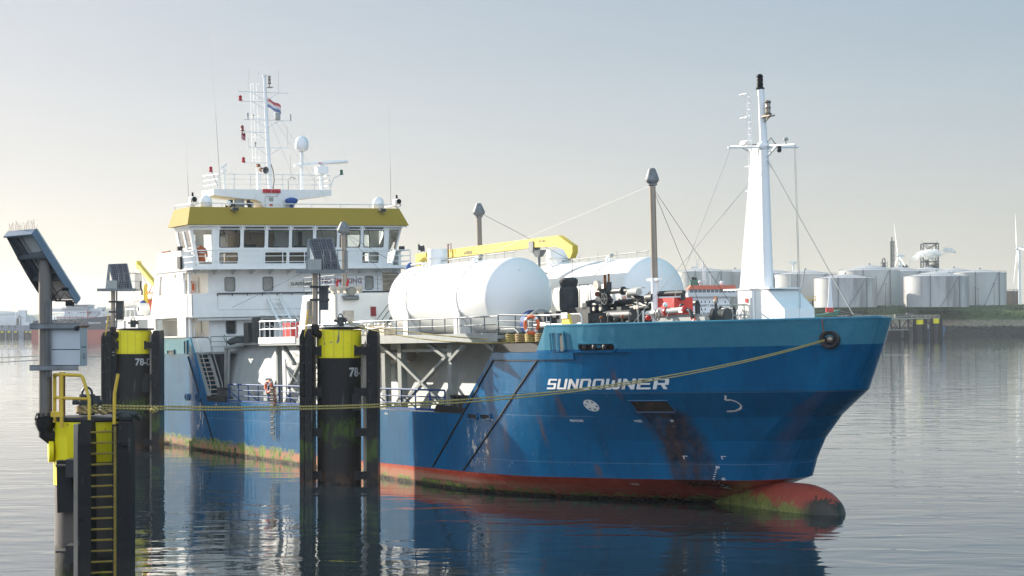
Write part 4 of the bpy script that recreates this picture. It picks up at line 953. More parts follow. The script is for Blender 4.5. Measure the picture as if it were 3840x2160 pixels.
# ------------------------------------------------------------------ cargo tanks
def cargo_tank(yc, x0, x1, dome_x, dr):
    r = 1.93; zc = 8.95
    prof = [(.01, x0-.52), (.6, x0-.49), (1.1, x0-.38), (1.5, x0-.22), (1.78, x0-.02), (r, x0+.3)]+[(r, x0+.3+(x1-x0-.6)*i/4) for i in range(1, 5)]+[(1.88, x1-.12), (1.78, x1+.02), (1.5, x1+.22), (1.1, x1+.38), (.6, x1+.49), (.01, x1+.52)]
    q = MB(); q.lathe(prof, (0, yc, zc), 'X', 56); to = q.build('cargo_tank', TANKW, ship, smooth=50)
    for xr in (30.3, 36.2):
        q = MB(); q.lathe([(r-.01, xr-.07), (r+.035, xr-.07), (r+.035, xr+.07), (r-.01, xr+.07)], (0, yc, zc), 'X', 48); q.build('support_ring', TANKW, to)
        q = MB(); pts = [(yc+(r+.02)*math.cos(R(a)), zc+(r+.02)*math.sin(R(a))) for a in range(-165, -14, 10)]
        poly = pts+[(yc+1.95, 6.86), (yc-1.95, 6.86)]
        q.prism(poly, lambda u, v: (xr-.12, u, v), lambda u, v: (xr+.12, u, v)); 
        for s_ in (-1, 1): q.box(xr-.3, xr+.3, yc+s_*1.9-.04, yc+s_*1.9+.04, 6.86, 8.2)
        q.build('saddle', WHITE, to)
        q = MB(); ang = R(115); cy, cz = yc-.75, zc+math.sqrt(r*r-.75**2); q.lathe([(.06, -.04), (.15, -.04), (.15, .04), (.06, .04), (.06, -.04)], (xr, cy, cz+.12), 'Y' if False else 'X', 14); q.build('lifting_lug', TANKW, to)
    q = MB(); q.lathe([(dr, zc+1.6), (dr, 11.66), (dr-.02, 11.7), (.02, 11.72)], (dome_x, yc, 0), n=24); q.lathe([(dr+.06, 11.2), (dr+.06, 11.24), (dr-.02, 11.24)], (dome_x, yc, 0), n=24); q.build('tank_dome', TANKW, to)
    q = MB(); q.cyl((x1+.15, yc-.2, zc+1.15), (x1+.32, yc-.2, zc+1.17), .12, n=12); q.build('gauge_port', LGREY, to)
    q = MB(); q.tube([(28.2, yc-.3, 11.0), (29.6, yc-.1, 11.02), (38.5, yc+.3, 11.2)], .035, n=5)
    for i in range(11): q.cyl((29+.95*i, yc+.02*i, 10.85), (29+.95*i, yc+.02*i, 11.32 if i % 2 else 11.15), .02, n=4)
    for x in (30.8, 35.2): q.ball((x, yc+.05, 11.12), .11, n=8)
    q.cyl((28.0, yc-.4, 10.95), (29.4, yc-.4, 11.0), .07, n=8); q.cyl((34.7, yc+.1, 11.05), (35.2, yc+.1, 11.08), .07, n=8)
    q.build('top_piping', LGREY, to)
    return to
cargo_tank(-4.1, 27.9, 39.5, 30.4, .54); cargo_tank(3.8, 27.5, 39.5, 29.6, .64)
q = MB(); q.box(24, 43.0, -5.4, 5.4, 6.75, 6.85); q.box(20, 24, -5.4, 5.4, 6.75, 6.85); q.build('tank_deck', GREY, ship)
q = MB()   # pipe manifold by the casing
for i in range(9):
    x = 25.0+.42*i; y = -6.3+.15*(i % 3); q.cyl((x, y, 6.9), (x, y, 7.5+.12*(i % 2)), .07, n=8); q.ball((x, y, 7.55+.12*(i % 2)), .13, n=8); q.cyl((x-.12, y, 7.75), (x+.12, y, 7.75), .07, n=8)
    q.cyl((x, y-.25, 7.3), (x, y+.25, 7.3), .11, n=8)
q.cyl((24.6, -6.1, 7.2), (29.0, -6.1, 7.2), .13, n=10); q.cyl((24.8, -6.5, 7.6), (28.6, -6.4, 7.62), .05, n=8); q.box(28.0, 28.8, -6.6, -6.0, 7.0, 7.5)
q.build('valve_manifold', COPPER, ship)
# ------------------------------------------------------------------ crane
q = MB(); q.cyl((21.0, 0, 6.85), (21.0, 0, 11.2), .38, n=16); q.box(20.2, 21.6, -.45, .45, 11.1, 11.9); cr = q.build('deck_crane', CRANEY, ship)
q = MB(); JP = [(20.2, 11.05), (20.2, 11.45), (21.4, 11.6), (23.8, 11.98), (36.5, 12.12), (37.98, 11.50), (37.95, 11.15), (37.72, 10.88), (37.55, 10.88), (37.1, 11.35), (36.3, 11.55), (33.9, 11.62), (23.9, 11.5), (21.4, 11.35)]
q.prism(JP, lambda u, v: (u, -.17, v), lambda u, v: (u, .17, v)); q.build('jib', CRANEY, cr)
q = MB(); text(q, 'SWL 1500KG', lambda u, v: (34.5+u, -.18, 11.85+v), .17, bold=.003, sx=.75); text(q, 'LAGENDIJK', lambda u, v: (25.9+u, -.18, 11.62+v), .24, bold=.006, sx=.85); q.build('jib_lettering', INK, cr, flat=True)
q = MB(); q.box(33.45, 33.95, -.22, .22, 11.4, 11.95); q.cyl((34.2, 0, 10.3), (34.2, 0, 11.2), .07, n=8); q.hexa([(34.0, -.1, 11.1), (34.4, -.1, 11.1), (34.4, .1, 11.1), (34.0, .1, 11.1)], [(33.7, -.2, 11.45), (34.7, -.2, 11.45), (34.7, .2, 11.45), (33.7, .2, 11.45)]); q.tube([(34.2, 0, 10.7), (33.5, 0, 10.2), (34.2, 0, 10.3), (35.0, 0, 10.2)], .05, n=6); q.cyl((34.2, 0, 6.85), (34.2, 0, 10.3), .09, n=8)
q.build('jib_rest', STEEL, cr)
q = MB(); q.tube([(37.65, 0, 10.9), (37.6, 0, 9.5)], .015, n=4); q.tube([(20.1, -.1, 11.2), (19.8, -.1, 11.6), (20.0, 0, 11.9), (20.4, 0, 11.7)], .03, n=5); q.build('hoist_wire', DGREY, cr)
q = MB(); q.ball((19.8, -.6, 11.0), .35, .8, .8, 1.2, n=8); q.build('blue_cover', BLUEC, cr)
q = MB(); q.cyl((24.2, -.3, 11), (24.2, -.3, 12.3), .04, n=6); q.tube([(24.2, -.3, 12.25), (24.6, -.3, 12.3), (24.5, -.3, 11.8)], .02, n=4); q.build('crane_hose_post', RUST, cr)
# ------------------------------------------------------------------ foredeck gear
q = MB(); q.cyl((42.35, -3, 6.2), (42.35, -3, 8.15), .40, n=14, m=0); q.cyl((42.35, -3, 8.15), (42.35, -3, 9.2), .46, n=16, m=0); q.lathe([(.46, 9.2), (.40, 9.28), (.44, 9.45), (.46, 9.5), (.46, 9.62), (.36, 9.72), (.02, 9.74)], (42.35, -3, 0), n=16)
for i in range(10):
    a = 2*math.pi*i/10; q.box(42.35+.46*math.cos(a)-.015, 42.35+.46*math.cos(a)+.015, -3+.46*math.sin(a)-.015, -3+.46*math.sin(a)+.015, 8.3, 9.1)
q.build('pump_motor', DGREY, ship)
q = MB(); ptsr = [(43.0, 8.1), (42.2, 7.9)]
q.cyl((41.3, -4.6, 7.55), (42.3, -4.6, 7.55), .62, n=20, m=0); q.cyl((41.4, -4.6, 7.55), (41.8, -4.6, 7.55), .66, n=20, m=1); q.cyl((42.3, -4.6, 7.55), (42.36, -4.6, 7.55), .70, n=20, m=2); q.build('hose_reel', [BLACK, BLUEP, LGREY], ship)
q = MB(); q.box(42.9, 46.8, -4.6, -3.2, 6.2, 7.95); q.box(42.4, 43.2, -4.9, -4.0, 6.2, 8.05); q.box(43.3, 45.3, -3.6, -2.6, 7.95, 8.25); q.cyl((46.3, -3.3, 7.8), (48.6, -3.3, 7.8), .26, n=12); q.cyl((45.5, -2.5, 8.15), (49.0, -2.5, 8.15), .12, n=12)
q.build('windlass_machinery', DGREY, ship)
q = MB()
for z in (9.35,): q.tube([(43.7, -3.2, 8.2), (43.7, -3.2, z), (45.4, -3.2, z)], .02, n=4)
q.tube([(44.5, -3.2, 8.2), (44.5, -3.2, 9.35)], .02, n=4); q.build('frame', DGREY, ship)
q = MB(); q.cyl((45.8, -3, 7.6), (45.8, -3, 9.0), .22, n=12, m=0); q.cyl((45.6, -3, 8.6), (45.6, -3, 9.1), .22, n=12); q.cyl((45.75, -3, 9.1), (45.75, -3, 9.75), .07, n=8, m=1); q.cyl((46.1, -3, 8.9), (46.1, -3, 9.4), .13, n=8, m=0); q.cyl((46.1, -3, 9.4), (46.1, -3, 9.8), .05, n=8, m=1)
q.cyl((45.55, -3.2, 9.25), (45.55, -3.4, 9.25), .24, n=14, m=2); q.cyl((45.4, -3.2, 8.85), (45.5, -3.3, 8.85), .12, m=1)
for z in (8.0, 8.3, 8.55): q.cyl((45.8, -3, z), (45.8, -3, z+.06), .36, n=14, m=0)
q.tube([(46.0, -3, 8.95), (47.0, -3, 8.95), (47.9, -3, 8.92), (48.3, -3, 8.6), (49.0, -3, 8.55)], .12, n=8, m=0)
q.tube([(47.0, -2.6, 8.85), (47.8, -2.6, 8.6), (48.4, -2.6, 8.5)], .10, n=8, m=0); q.cyl((47.3, -3, 8.95), (47.4, -3, 8.95), .2, m=0); q.cyl((47.9, -3, 8.8), (47.98, -3, 8.75), .2, m=2)
q.cyl((49.5, -3, 8.56), (50.0, -3, 8.56), .2, m=0); q.cyl((49.5, -2.9, 8.72), (51.7, -2.5, 8.72), .13, n=10, m=0); q.cyl((51.6, -2.5, 8.4), (51.6, -2.5, 8.72), .12, m=0)
wheel = []
for zc_, xc in ((8.6, 46.5), (7.75, 51.0)):
    q.lathe([(.24, -.02), (.27, -.02), (.27, .02), (.24, .02), (.24, -.02)], (xc, -3.5, zc_), 'Y', 16, m=0)
    for k in range(3): a = R(60*k); q.beam((xc-.25*math.cos(a), -3.5, zc_-.25*math.sin(a)), (xc+.25*math.cos(a), -3.5, zc_+.25*math.sin(a)), .03, .03, m=0)
for x, z in ((45.55, 8.15), (46.15, 8.15), (49.2, 8.15), (49.4, 8.15)): q.cyl((x, -3.5, z), (x, -3.56, z), .1, n=12, m=2)
q.tube([(45.9, -2.5, 8.4), (47.5, -2.5, 8.45), (48.5, -2.5, 8.2), (49.5, -2.5, 8.2)], .13, n=8, m=0)
q.build('cargo_piping', [DGREY, RUST, COPPER, BRSTEEL], ship)
q = MB(); q.cyl((48.6, -3, 7.4), (48.6, -3, 8.75), .05); q.cyl((48.3, -3.2, 8.85), (49.05, -3.2, 8.85), .17, n=12); q.box(48.3, 49.1, -3.1, -2.9, 9.02, 9.06); q.build('deck_floodlight', LGREY, ship)
q = MB(); q.cyl((49.7, -3.2, 7.85), (51.0, -3.2, 7.9), .11, n=10, m=0); q.cyl((50.8, -3.2, 7.9), (50.86, -3.2, 7.9), .2, n=12, m=0); q.cyl((51.3, -3.2, 7.9), (51.38, -3.2, 7.9), .2, n=12, m=1); q.cyl((51.35, -3.2, 7.92), (52.7, -3.2, 7.95), .13, n=10, m=2)
q.ball((52.8, -3.2, 7.95), .2, n=8, m=1); q.tube([(52.9, -3.2, 7.95), (53.2, -3.2, 7.9), (53.4, -3.2, 7.6)], .09, n=8, m=3); q.ball((52.3, -3.0, 8.1), .14, n=8, m=3); q.ball((51.4, -3.3, 8.2), .12, n=8, m=0); q.ball((49.8, -3.2, 7.65), .14, n=8, m=1); q.box(52.55, 52.85, -3.38, -3.34, 7.82, 8.06, 4)
q.build('fire_monitor_piping', [WHITE, RED, LGREY, DGREY, SIGNM], ship)
q = MB(); q.box(50.15, 51.5, -2.9, -1.9, 7.75, 8.52); q.build('red_engine_box', RED, ship)
q = MB(); q.box(50.5, 53.9, -3.0, -1.8, 7.2, 7.75); q.box(50.4, 54.2, -3.1, -3.0, 7.3, 7.62); q.build('engine_bed', LGREY, ship)
q = MB(); q.tube([(53.4, -3.3, 7.6), (53.55, -3.3, 7.45), (53.8, -3.3, 7.6), (53.5, -3.3, 7.2)], .03, n=5); q.tube([(51, -2.2, 7.5), (50.9, -2.2, 8.0)], .1, n=6); q.split('red_bracket', RED, ship)
q = MB(); q.tube([(43.0, -5.4, 6.3), (43.0, -5.4, 7.8), (43.15, -5.4, 7.92), (47.4, -5.4, 7.92), (47.55, -5.4, 7.8), (47.55, -5.4, 6.3)], .035, n=6); q.tube([(43, -5.4, 7.47), (47.5, -5.4, 7.47)], .025, n=5)
for x in (44.3, 45.6, 46.6): q.cyl((x, -5.4, 6.3), (x, -5.4, 7.9), .025, n=5)
q.build('foredeck_rail', WHITE, ship)
random.seed(21)
q = MB()
for i in range(34):
    x = random.uniform(42.9, 48.6); y = random.uniform(-2.6, 1.8); z = random.uniform(7.45, 8.35); L = random.uniform(.4, 1.2); r = random.uniform(.05, .13)
    if i % 3: q.cyl((x, y, z), (x+L, y, z), r, n=8, m=0); q.cyl((x, y, z), (x+.06, y, z), r*1.7, n=10, m=0); q.cyl((x+L, y, z), (x+L, y, z-.7), r, n=8, m=0)
    else: q.cyl((x, y, 7.2), (x, y, z+.25), r, n=8, m=0); q.ball((x, y, z+.25), r*1.7, n=8, m=random.choice((0, 0, 1, 2))); q.cyl((x, y-.02, z+.35), (x, y+.02, z+.35), .16, n=10, m=1)
for i in range(12):
    x = 43.3+.62*i; q.cyl((x, -4.4, 7.0), (x, -4.4, 7.55+.12*(i % 3)), .05, n=6, m=0); q.ball((x, -4.4, 7.6+.12*(i % 3)), .09, n=8, m=i % 3)
for x, y, z in ((43.6, -4.7, 8.1), (44.6, -3.6, 8.45), (45.0, -3.4, 8.35), (47.4, -3.4, 8.2)): q.box(x, x+.4, y, y+.3, z-.3, z, 0)
q.tube([(43.2, -2.5, 8.5), (44, -2.5, 8.55), (44.6, -2.6, 8.3), (45.8, -2.6, 8.3)], .09, n=8, m=0)
q.tube([(42.9, -1.0, 8.0), (45.5, -1.0, 8.1), (47.5, -1.2, 8.4), (50.0, -1.2, 8.3)], .14, n=8, m=0)
q.build('deck_pipework', [DGREY, RUST, COPPER], ship)
q = MB(); q.box(43.4, 44.0, -5.3, -5.0, 7.35, 7.62); q.build('small_box', SIGNM, ship)
q = MB(); q.prism([(46.0, 7.35), (46.9, 7.35), (46.6, 7.95), (46.2, 7.95)], lambda u, v: (u, -5.6, v), lambda u, v: (u, -5.46, v), 0); q.box(46.1, 46.65, -5.64, -5.61, 7.72, 8.0, 1); q.build('net_bag', [CRANEY, WHITE], ship)
for x in (47.9, 48.7, 49.9, 50.6):
    q = MB(); q.cyl((x, -5.3, 7.12), (x+.1, -4.6, 7.12), .36, n=18); q.build('mooring_winch_drum', BLACK, ship)
q = MB(); q.cyl((54.9, -3.1, 7.62), (55.6, -2.85, 7.62), .30, n=18, m=0); q.cyl((54.9, -3.1, 7.62), (55.05, -3.04, 7.62), .36, n=18, m=1); q.cyl((55.5, -2.88, 7.62), (55.6, -2.85, 7.62), .34, n=18, m=1)
for k in range(6): a = R(60*k); q.beam((54.87, -3.1, 7.62), (54.87, -3.1+.3*math.cos(a), 7.62+.3*math.sin(a)), .05, .05, m=2)
q.build('anchor_winch', [DGREY, DGREY, RUST], ship)
q = MB(); rail(q, [(54.2, -2.4, 7.2), (54.2, 2.5, 7.2)], .9, 2, .7, .03); q.box(54.1, 54.5, -2.2, -1.8, 7.3, 7.9); q.build('winch_rail', LGREY, ship)
# rollers and coiled rope on the low part of the bulwark
q = MB(); q.prism([(42.9, 6.22), (47.2, 6.22), (47.2, 6.52), (46.6, 6.62), (43.6, 6.62), (42.9, 6.4)], lambda u, v: (u, -7.55, v), lambda u, v: (u, -6.5, v)); q.build('chafe_plate', BLACK, ship)
for i in range(4):
    x = 43.75+.95*i; q = MB(); q.lathe([(.30, 6.62), (.32, 6.7), (.27, 6.76), (.27, 7.0), (.34, 7.06), (.34, 7.12), (.02, 7.14)], (x, -6.9, 0), n=14); dr_ = q.build('bollard', BLACK, ship)
for i in range(4):
    x = 43.75+.95*i
    q = MB()
    for k in range(5): q.tube([(x+.36*math.cos(t), -6.9+.36*math.sin(t), 6.70+.08*k+.012*math.sin(3*t+k)) for t in [2*math.pi*j/14 for j in range(14)]], .045, n=5, closed=True)
    o = q.build('coiled_rope', ROPEY if i % 2 == 0 else ROPEB, None); o.matrix_world = SM
    tag(o, ['yellow mooring rope coiled on the bollard nearest the orange lifebuoy rail', 'second coil of mooring rope from the aft end of the bollard row', 'third coil of mooring rope from the aft end of the bollard row', 'mooring rope coil beside the sloping light blue bulwark'][i], 'rope', 'mooring ropes coiled on the bow bollards')
# ------------------------------------------------------------------ foremast
q = MB()
q.prism([(53.45, 6.3), (56.9, 6.3), (56.9, 7.85), (55.7, 8.72), (53.45, 8.76)], lambda u, v: (u, -.8, v), lambda u, v: (u, .8, v))
fm = q.build('mast_house', WHITE2, ship)
q = MB(); q.prism([(52.4, 8.76), (55.9, 8.74), (55.9, 8.8), (52.4, 8.84)], lambda u, v: (u, -.84, v), lambda u, v: (u, .84, v)); q.build('mast_house_roof', WHITE2, fm)
q = MB()
q.box(53.7, 54.5, -.84, -.80, 6.9, 8.4); q.build('door', WHITE, fm)
q = MB(); q.box(54.1, 54.3, -.87, -.845, 8.2, 8.38, 0); q.box(53.95, 54.4, -.87, -.845, 7.75, 8.1, 1); q.build('notices', [RED, SIGNM], fm)
q = MB(); q.tube([(54.75, -.88, 6.6), (54.75, -.88, 8.7)], .06, n=6)
q.lathe([(.26, -.02), (.29, -.02), (.29, .02), (.26, .02), (.26, -.02)], (53.9, -1.0, 7.68), 'Y', 18)
for k in range(4): a = R(45*k); q.beam((53.9-.27*math.cos(a), -1.0, 7.68-.27*math.sin(a)), (53.9+.27*math.cos(a), -1.0, 7.68+.27*math.sin(a)), .03, .03)
q.build('valve_wheel', WHITE2, fm)
q = MB()
q.prism([(52.62, 8.8), (54.6, 8.8), (54.78, 15.1), (53.85, 15.2)], lambda u, v: (u, -.11, v), lambda u, v: (u, .11, v))
mast = q.build('fore_mast', WHITE2, ship)
q = MB(); q.cyl((54.62, 0, 8.8), (54.62, 0, 15.1), .26, .20, n=16); q.cyl((54.62, 0, 15.1), (54.5, 0, 17.62), .18, .15, n=14); q.ball((54.6, 0, 15.1), .27, 1.1, 1.1, .9, n=12); q.build('mast_tube', WHITE2, mast)
q = MB(); q.cyl((52.1, 0, 15.3), (56.9, 0, 14.95), .045, n=8); q.cyl((54.58, -1.9, 15.0), (54.58, 1.9, 15.1), .05, n=6); q.beam((54.2, 0, 14.7), (53.3, 0, 15.2), .08, .08); q.beam((54.9, 0, 14.65), (55.6, 0, 15.05), .08, .08); q.box(52.9, 53.3, -.1, .1, 15.3, 15.4); q.build('cross_yard', WHITE2, mast)
q = MB(); q.lathe([(.14, 17.62), (.2, 17.64), (.2, 17.7), (.13, 17.74), (.15, 17.85), (.13, 17.95), (.15, 18.05), (.13, 18.15), (.16, 18.2), (.1, 18.3), (.02, 18.32)], (54.45, 0, 0), n=12); q.build('masthead_light', BLACK, mast)
q = MB(); q.box(54.7, 55.3, -.16, .16, 16.36, 16.42); q.beam((54.6, 0, 16.1), (55.1, 0, 16.36), .06, .06); q.lathe([(.14, 16.42), (.17, 16.5), (.11, 16.55), (.11, 16.72), (.15, 16.75), (.11, 16.8), (.11, 16.95), (.16, 17.0), (.1, 17.08)], (55.0, 0, 0), n=12); q.build('anchor_light', BRSTEEL, mast)
q = MB()
for x in (53.9, 54.1): q.tube([(x, -.3, 14.9), (x, -.3, 17.5)], .025, n=5)
for x in (53.45, 53.6): q.tube([(x, .0, 12.0), (x-.05, 0, 17.5)], .025, n=5)
for z in (17.5, 16.45, 15.4, 14.3, 13.2, 12.1): q.tube([(53.35, -.05, z), (53.3, -.3, z), (53.9, -.35, z)] if z > 15 else [(53.45, 0, z), (53.15, 0, z)], .03, n=5)
for i in range(9): q.cyl((53.9, -.3, 15.1+.28*i), (54.1, -.3, 15.1+.28*i), .018, n=4)
q.build('ladder_cage', WHITE2, mast)
q = MB(); q.cyl((56.25, 0, 15.0), (56.25, 0, 15.2), .03); q.lathe([(.11, 15.2), (.12, 15.24), (.08, 15.32), (.02, 15.34)], (56.25, 0, 0), n=10); q.build('position_aerial', LGREY, mast)
q = MB(); q.cyl((55.75, 0, 14.98), (55.75, 0, 14.88), .09); q.ball((55.75, 0, 14.82), .11, n=10); q.build('dome_camera', SEAT, mast)
q = MB(); q.tube([(54.9, 0, 15.25), (55.3, -.1, 15.4), (55.5, 0, 15.1)], .02, n=4); q.tube([(54.2, -.1, 15.2), (53.4, -.1, 15.3), (53.2, -.1, 15.1), (53.5, -.1, 15.0)], .025, n=4); q.build('cables', DGREY, mast)
q = MB()
for a, b_ in (((52.12, 0, 15.28), (51.6, -3.5, 7.4)), ((56.85, 0, 14.95), (56.9, 0, 7.4)), ((56.8, .1, 14.95), (56.85, .1, 7.4)), ((54.7, 0, 14.7), (57.2, 2.8, 7.4)), ((54.7, 0, 14.6), (60.6, 0.0, 7.5)), ((54.3, 0, 14.6), (48.0, 3.2, 9.5)), ((54.7, 0, 14.3), (51.0, -4.8, 7.4))): q.tube([a, b_], .014, n=3)
q.split('stay', LGREY, mast)
q = MB(); q.tube([(60.6, 0, 7.5), (60.6, -.4, 7.42), (60.75, -1.7, 7.46), (60.9, -1.85, 7.3), (60.9, -1.78, 6.8)], .025, n=5); q.build('stay_chain', RUST, ship)

# ------------------------------------------------------------------ loose gear on board (things of their own)
def ship_thing(name, label, cat, loc, group=None): return thing(name, label, cat, loc, group, SM)
def lifebuoy(loc, rot, label, col=ORANGE, r=.33):
    t = ship_thing('lifebuoy', label, 'lifebuoy', loc, 'lifebuoys on the ship'); t.matrix_world = t.matrix_world @ Matrix.Rotation(R(rot), 4, 'Z')
    q = MB(); q.tube([(0, r*math.cos(a), r*math.sin(a)+.0) for a in [2*math.pi*i/24 for i in range(24)]], .085, n=8, closed=True); q.build('ring', col, t)
    q = MB()
    for k in range(4):
        a0 = R(45+90*k-9); q.tube([(0, r*math.cos(a0+R(4.5*j)), r*math.sin(a0+R(4.5*j))) for j in range(5)], .092, n=8)
    q.split('reflective_band', WHITE2, t); return t
lifebuoy((46.15, -7.25, 7.46), -90+25, 'large red orange lifebuoy on the rail below the front tank end', RED if False else ORANGE, .38)
lifebuoy((14.65, -7.62, 4.28), -80, 'orange lifebuoy on the low blue railing beside the rope ladder')
lifebuoy((-1.6, -6.45, 10.7), -90, 'orange lifebuoy hung in the side walkway below the bridge')
t = ship_thing('fender_buoy', 'dark grey spindle shaped fender lashed to the railing above the deck stairs', 'fender', (2.55, -4.7, 6.98))
q = MB(); q.lathe([(.02, -.95), (.1, -.85), (.26, -.6), (.35, -.25), (.36, 0), (.35, .25), (.26, .6), (.1, .85), (.02, .95)], (0, 0, 0), 'Y', 16); q.build('body', DGREY, t)
q = MB(); q.tube([(0, -.95, 0), (0, -1.1, .3), (0, -1.05, .5)], .03, n=5); q.tube([(0, .95, 0), (0, 1.1, .3), (0, 1.05, .5)], .03, n=5); q.build('lashing', GREENP, t)
# pilot ladder hanging over the side
t = ship_thing('rope_ladder', 'dark rope ladder with round treads hanging down the blue hull side', 'ladder', (15.75, -7.85, 4.3))
q = MB()
for dx in (-.22, .0, .22): q.tube([(dx, 0, 0), (dx, -.03, -1.2), (dx, 0, -2.9)], .02, n=5)
q.tube([(0, 0, -2.9), (.0, 0, -3.1), (.1, 0, -3.15)], .02, n=4); q.tube([(.22, 0, -2.9), (.22, 0, -3.1), (.32, 0, -3.15)], .02, n=4); q.build('side_ropes', ROPEB, t)
for i in range(9):
    q = MB(); q.cyl((-.26, -.02, -.1-.33*i), (.26, -.02, -.1-.33*i), .035, n=8)
    for dx in (-.22, 0, .22): q.ball((dx, -.02, -.1-.33*i), .055, n=6)
    q.build('tread', DGREY, t)
q = MB(); q.box(-.5, .5, -.06, .02, -1.42, -1.34); q.build('spreader', STEEL, t)
t = ship_thing('rope_bundle', 'red brown rope bundle tied to the railing post above the rope ladder', 'rope', (15.75, -7.6, 4.1))
q = MB()
for k in range(5): q.tube([(-.12+.06*k, -.1, .1), (-.1+.06*k, -.12, -.5), (-.12+.06*k, -.1, -1.0)], .035, n=5)
q.build('strands', rope_mat('red_brown_rope', (.16, .05, .03), (.35, .14, .09)), t)
# survival suits seen through the wheelhouse windows
def suit(loc, label, k=1.0):
    t = ship_thing('survival_suit', label, 'survival suit', loc, 'survival suits hung in the wheelhouse')
    q = MB()
    vs = []
    prof = [(.10, 1.42), (.13, 1.36), (.26, 1.28), (.29, 1.1), (.25, .85), (.24, .62), (.28, .45), (.30, .30)]
    q.lathe([(r*k, z*k) for r, z in prof[::-1]], (0, 0, 0), 'Z', 14)
    for s_ in (-1, 1):
        q.tube([(0, s_*.22*k, 1.25*k), (.03, s_*.36*k, .95*k), (.06, s_*.38*k, .62*k)], [.1*k, .09*k, .075*k], n=8)
    q.build('jacket', ORANGE, t)
    q = MB(); q.lathe([(.285*k, .88*k), (.292*k, .90*k), (.285*k, .96*k)], (0, 0, 0), 'Z', 14); q.build('reflective_strip', WHITE2, t)
    q = MB(); q.tube([(0, 0, 1.4*k), (0, 0, 1.52*k), (.0, .06, 1.57*k)], .012, n=4); q.build('hanger', STEEL, t)
suit((.9, -6.62, 12.0), 'orange survival jacket hanging behind the corner window at the starboard end of the wheelhouse', .95)
suit((.8, 4.95, 12.75), 'small red orange jacket seen low in the port front window of the wheelhouse', .55)
# flags
def flag(name, label, loc, w_, h_, bands, rot=20, sag=.25, top_cut=.0):
    t = ship_thing(name, label, 'flag', loc)
    t.matrix_world = t.matrix_world @ Matrix.Rotation(R(rot), 4, 'Z')
    q = MB(); nb_ = len(bands)
    for k in range(nb_):
        q.grid(lambda u, v, k=k: (.09*math.sin(u*7+v*2)*u, u*w_, (k+v)/nb_*h_-sag*u**1.3+.04*math.sin(u*9)), 10, 3, k)
    for i_ in range(1): pass
    q.build('cloth', bands, t); 
    q = MB(); q.cyl((0, 0, -.2), (0, 0, h_+.15), .012, n=4); q.build('halyard', LGREY, t); return t
flag('national_flag', 'red white and blue flag with a faint crest flying behind the radar mast', (-1.5, -.8, 22.9), .95, .62, [mat('flag_blue', (.16, .22, .40), .8), mat('flag_white', (.72, .68, .66), .8), mat('flag_red', (.42, .10, .12), .8)], -6, .48)
flag('signal_flag', 'dark red signal flag furled under the starboard yard of the radar mast', (-1.3, -2.78, 20.65), .26, .5, [mat('flag_pink', (.5, .2, .22), .8), mat('flag_maroon', (.22, .02, .05), .8)], 0, .12)
flag('small_flag', 'small dark flag on a thin staff at the aft end of the yellow crane', (20.3, -.3, 12.1), .4, .35, [mat('flag_dark', (.06, .06, .08), .8)], 0, .1)
# stern gear: lifeboat, davit crane
t = ship_thing('lifeboat', 'orange enclosed lifeboat under the yellow davit at the stern', 'lifeboat', (-15.6, -4.2, 9.35))
LB = MB(); vs = []
secs = [(-2.2, .1, .75, .95), (-1.9, .55, .35, 1.25), (-1.0, .85, .12, 1.45), (0, .92, .08, 1.55), (1.0, .85, .12, 1.5), (1.8, .55, .32, 1.3), (2.15, .1, .7, .95)]
NN = 14
for x, wd, zb, zt in secs:
    for k in range(NN):
        a = 2*math.pi*k/NN; vs.append((x, wd*math.cos(a), (zb+zt)/2+(zt-zb)/2*math.sin(a)))
LB.add(vs, [(i*NN+k, (i+1)*NN+k, (i+1)*NN+(k+1) % NN, i*NN+(k+1) % NN) for i in range(len(secs)-1) for k in range(NN)]+[tuple(range(NN-1, -1, -1)), tuple(range((len(secs)-1)*NN, len(secs)*NN))])
LB.build('hull', ORANGE, t, smooth=60)
q = MB(); q.hexa([(-1.0, -.5, 1.4), (.9, -.5, 1.4), (.9, .5, 1.4), (-1.0, .5, 1.4)], [(-.7, -.35, 1.85), (.6, -.35, 1.85), (.6, .35, 1.85), (-.7, .35, 1.85)]); q.build('conning_hatch', RED, t)
q = MB(); q.tube([(-2.1, -.3, .95), (-1, -.88, .85), (0, -.95, .82), (1, -.88, .85), (2.1, -.3, .95)], .05, n=6); q.build('fender_strip', ROPEW, t)
q = MB(); q.cyl((-12.6, -5, 8.9), (-12.6, -5, 11.2), .16, n=12); q.beam((-12.7, -5, 11.0), (-16.7, -5, 12.75), .3, .32); q.beam((-16.6, -5, 12.6), (-16.95, -5, 13.0), .35, .3); dv_ = q.build('davit_crane', CRANEY, ship)
q = MB(); q.tube([(-16.4, -5, 12.6), (-16.3, -5, 11.0)], .03, n=4); q.tube([(-16.35, -5, 11.6), (-16.3, -5.1, 11.2), (-16.5, -4.9, 10.9), (-16.2, -5, 10.6)], .07, n=6); q.tube([(-16.2, -5, 12.2), (-14.9, -5, 11.2), (-13.6, -5, 11.0)], .012, n=4); q.build('hook_and_chain', DGREY, dv_)
q = MB(); q.lathe([(.02, 11.35), (.1, 11.3), (.17, 11.15), (.17, 10.0), (.15, 9.9)], (-14.2, -5.4, 0), n=12); q.build('gas_bottle', CRANEY, ship)
q = MB(); rail(q, [(-17.6, -5.8, 9.0), (-15.6, -5.8, 9.0), (-15.6, -5.0, 9.0)], 1.1, 2, 1.0, .04); q.build('stern_railing', WHITE, ship)
q = MB(); q.ball((-14.2, -5.6, 9.6), .5, .8, .7, 1.1, n=10); q.build('blue_tarpaulin', BLUEC, ship)
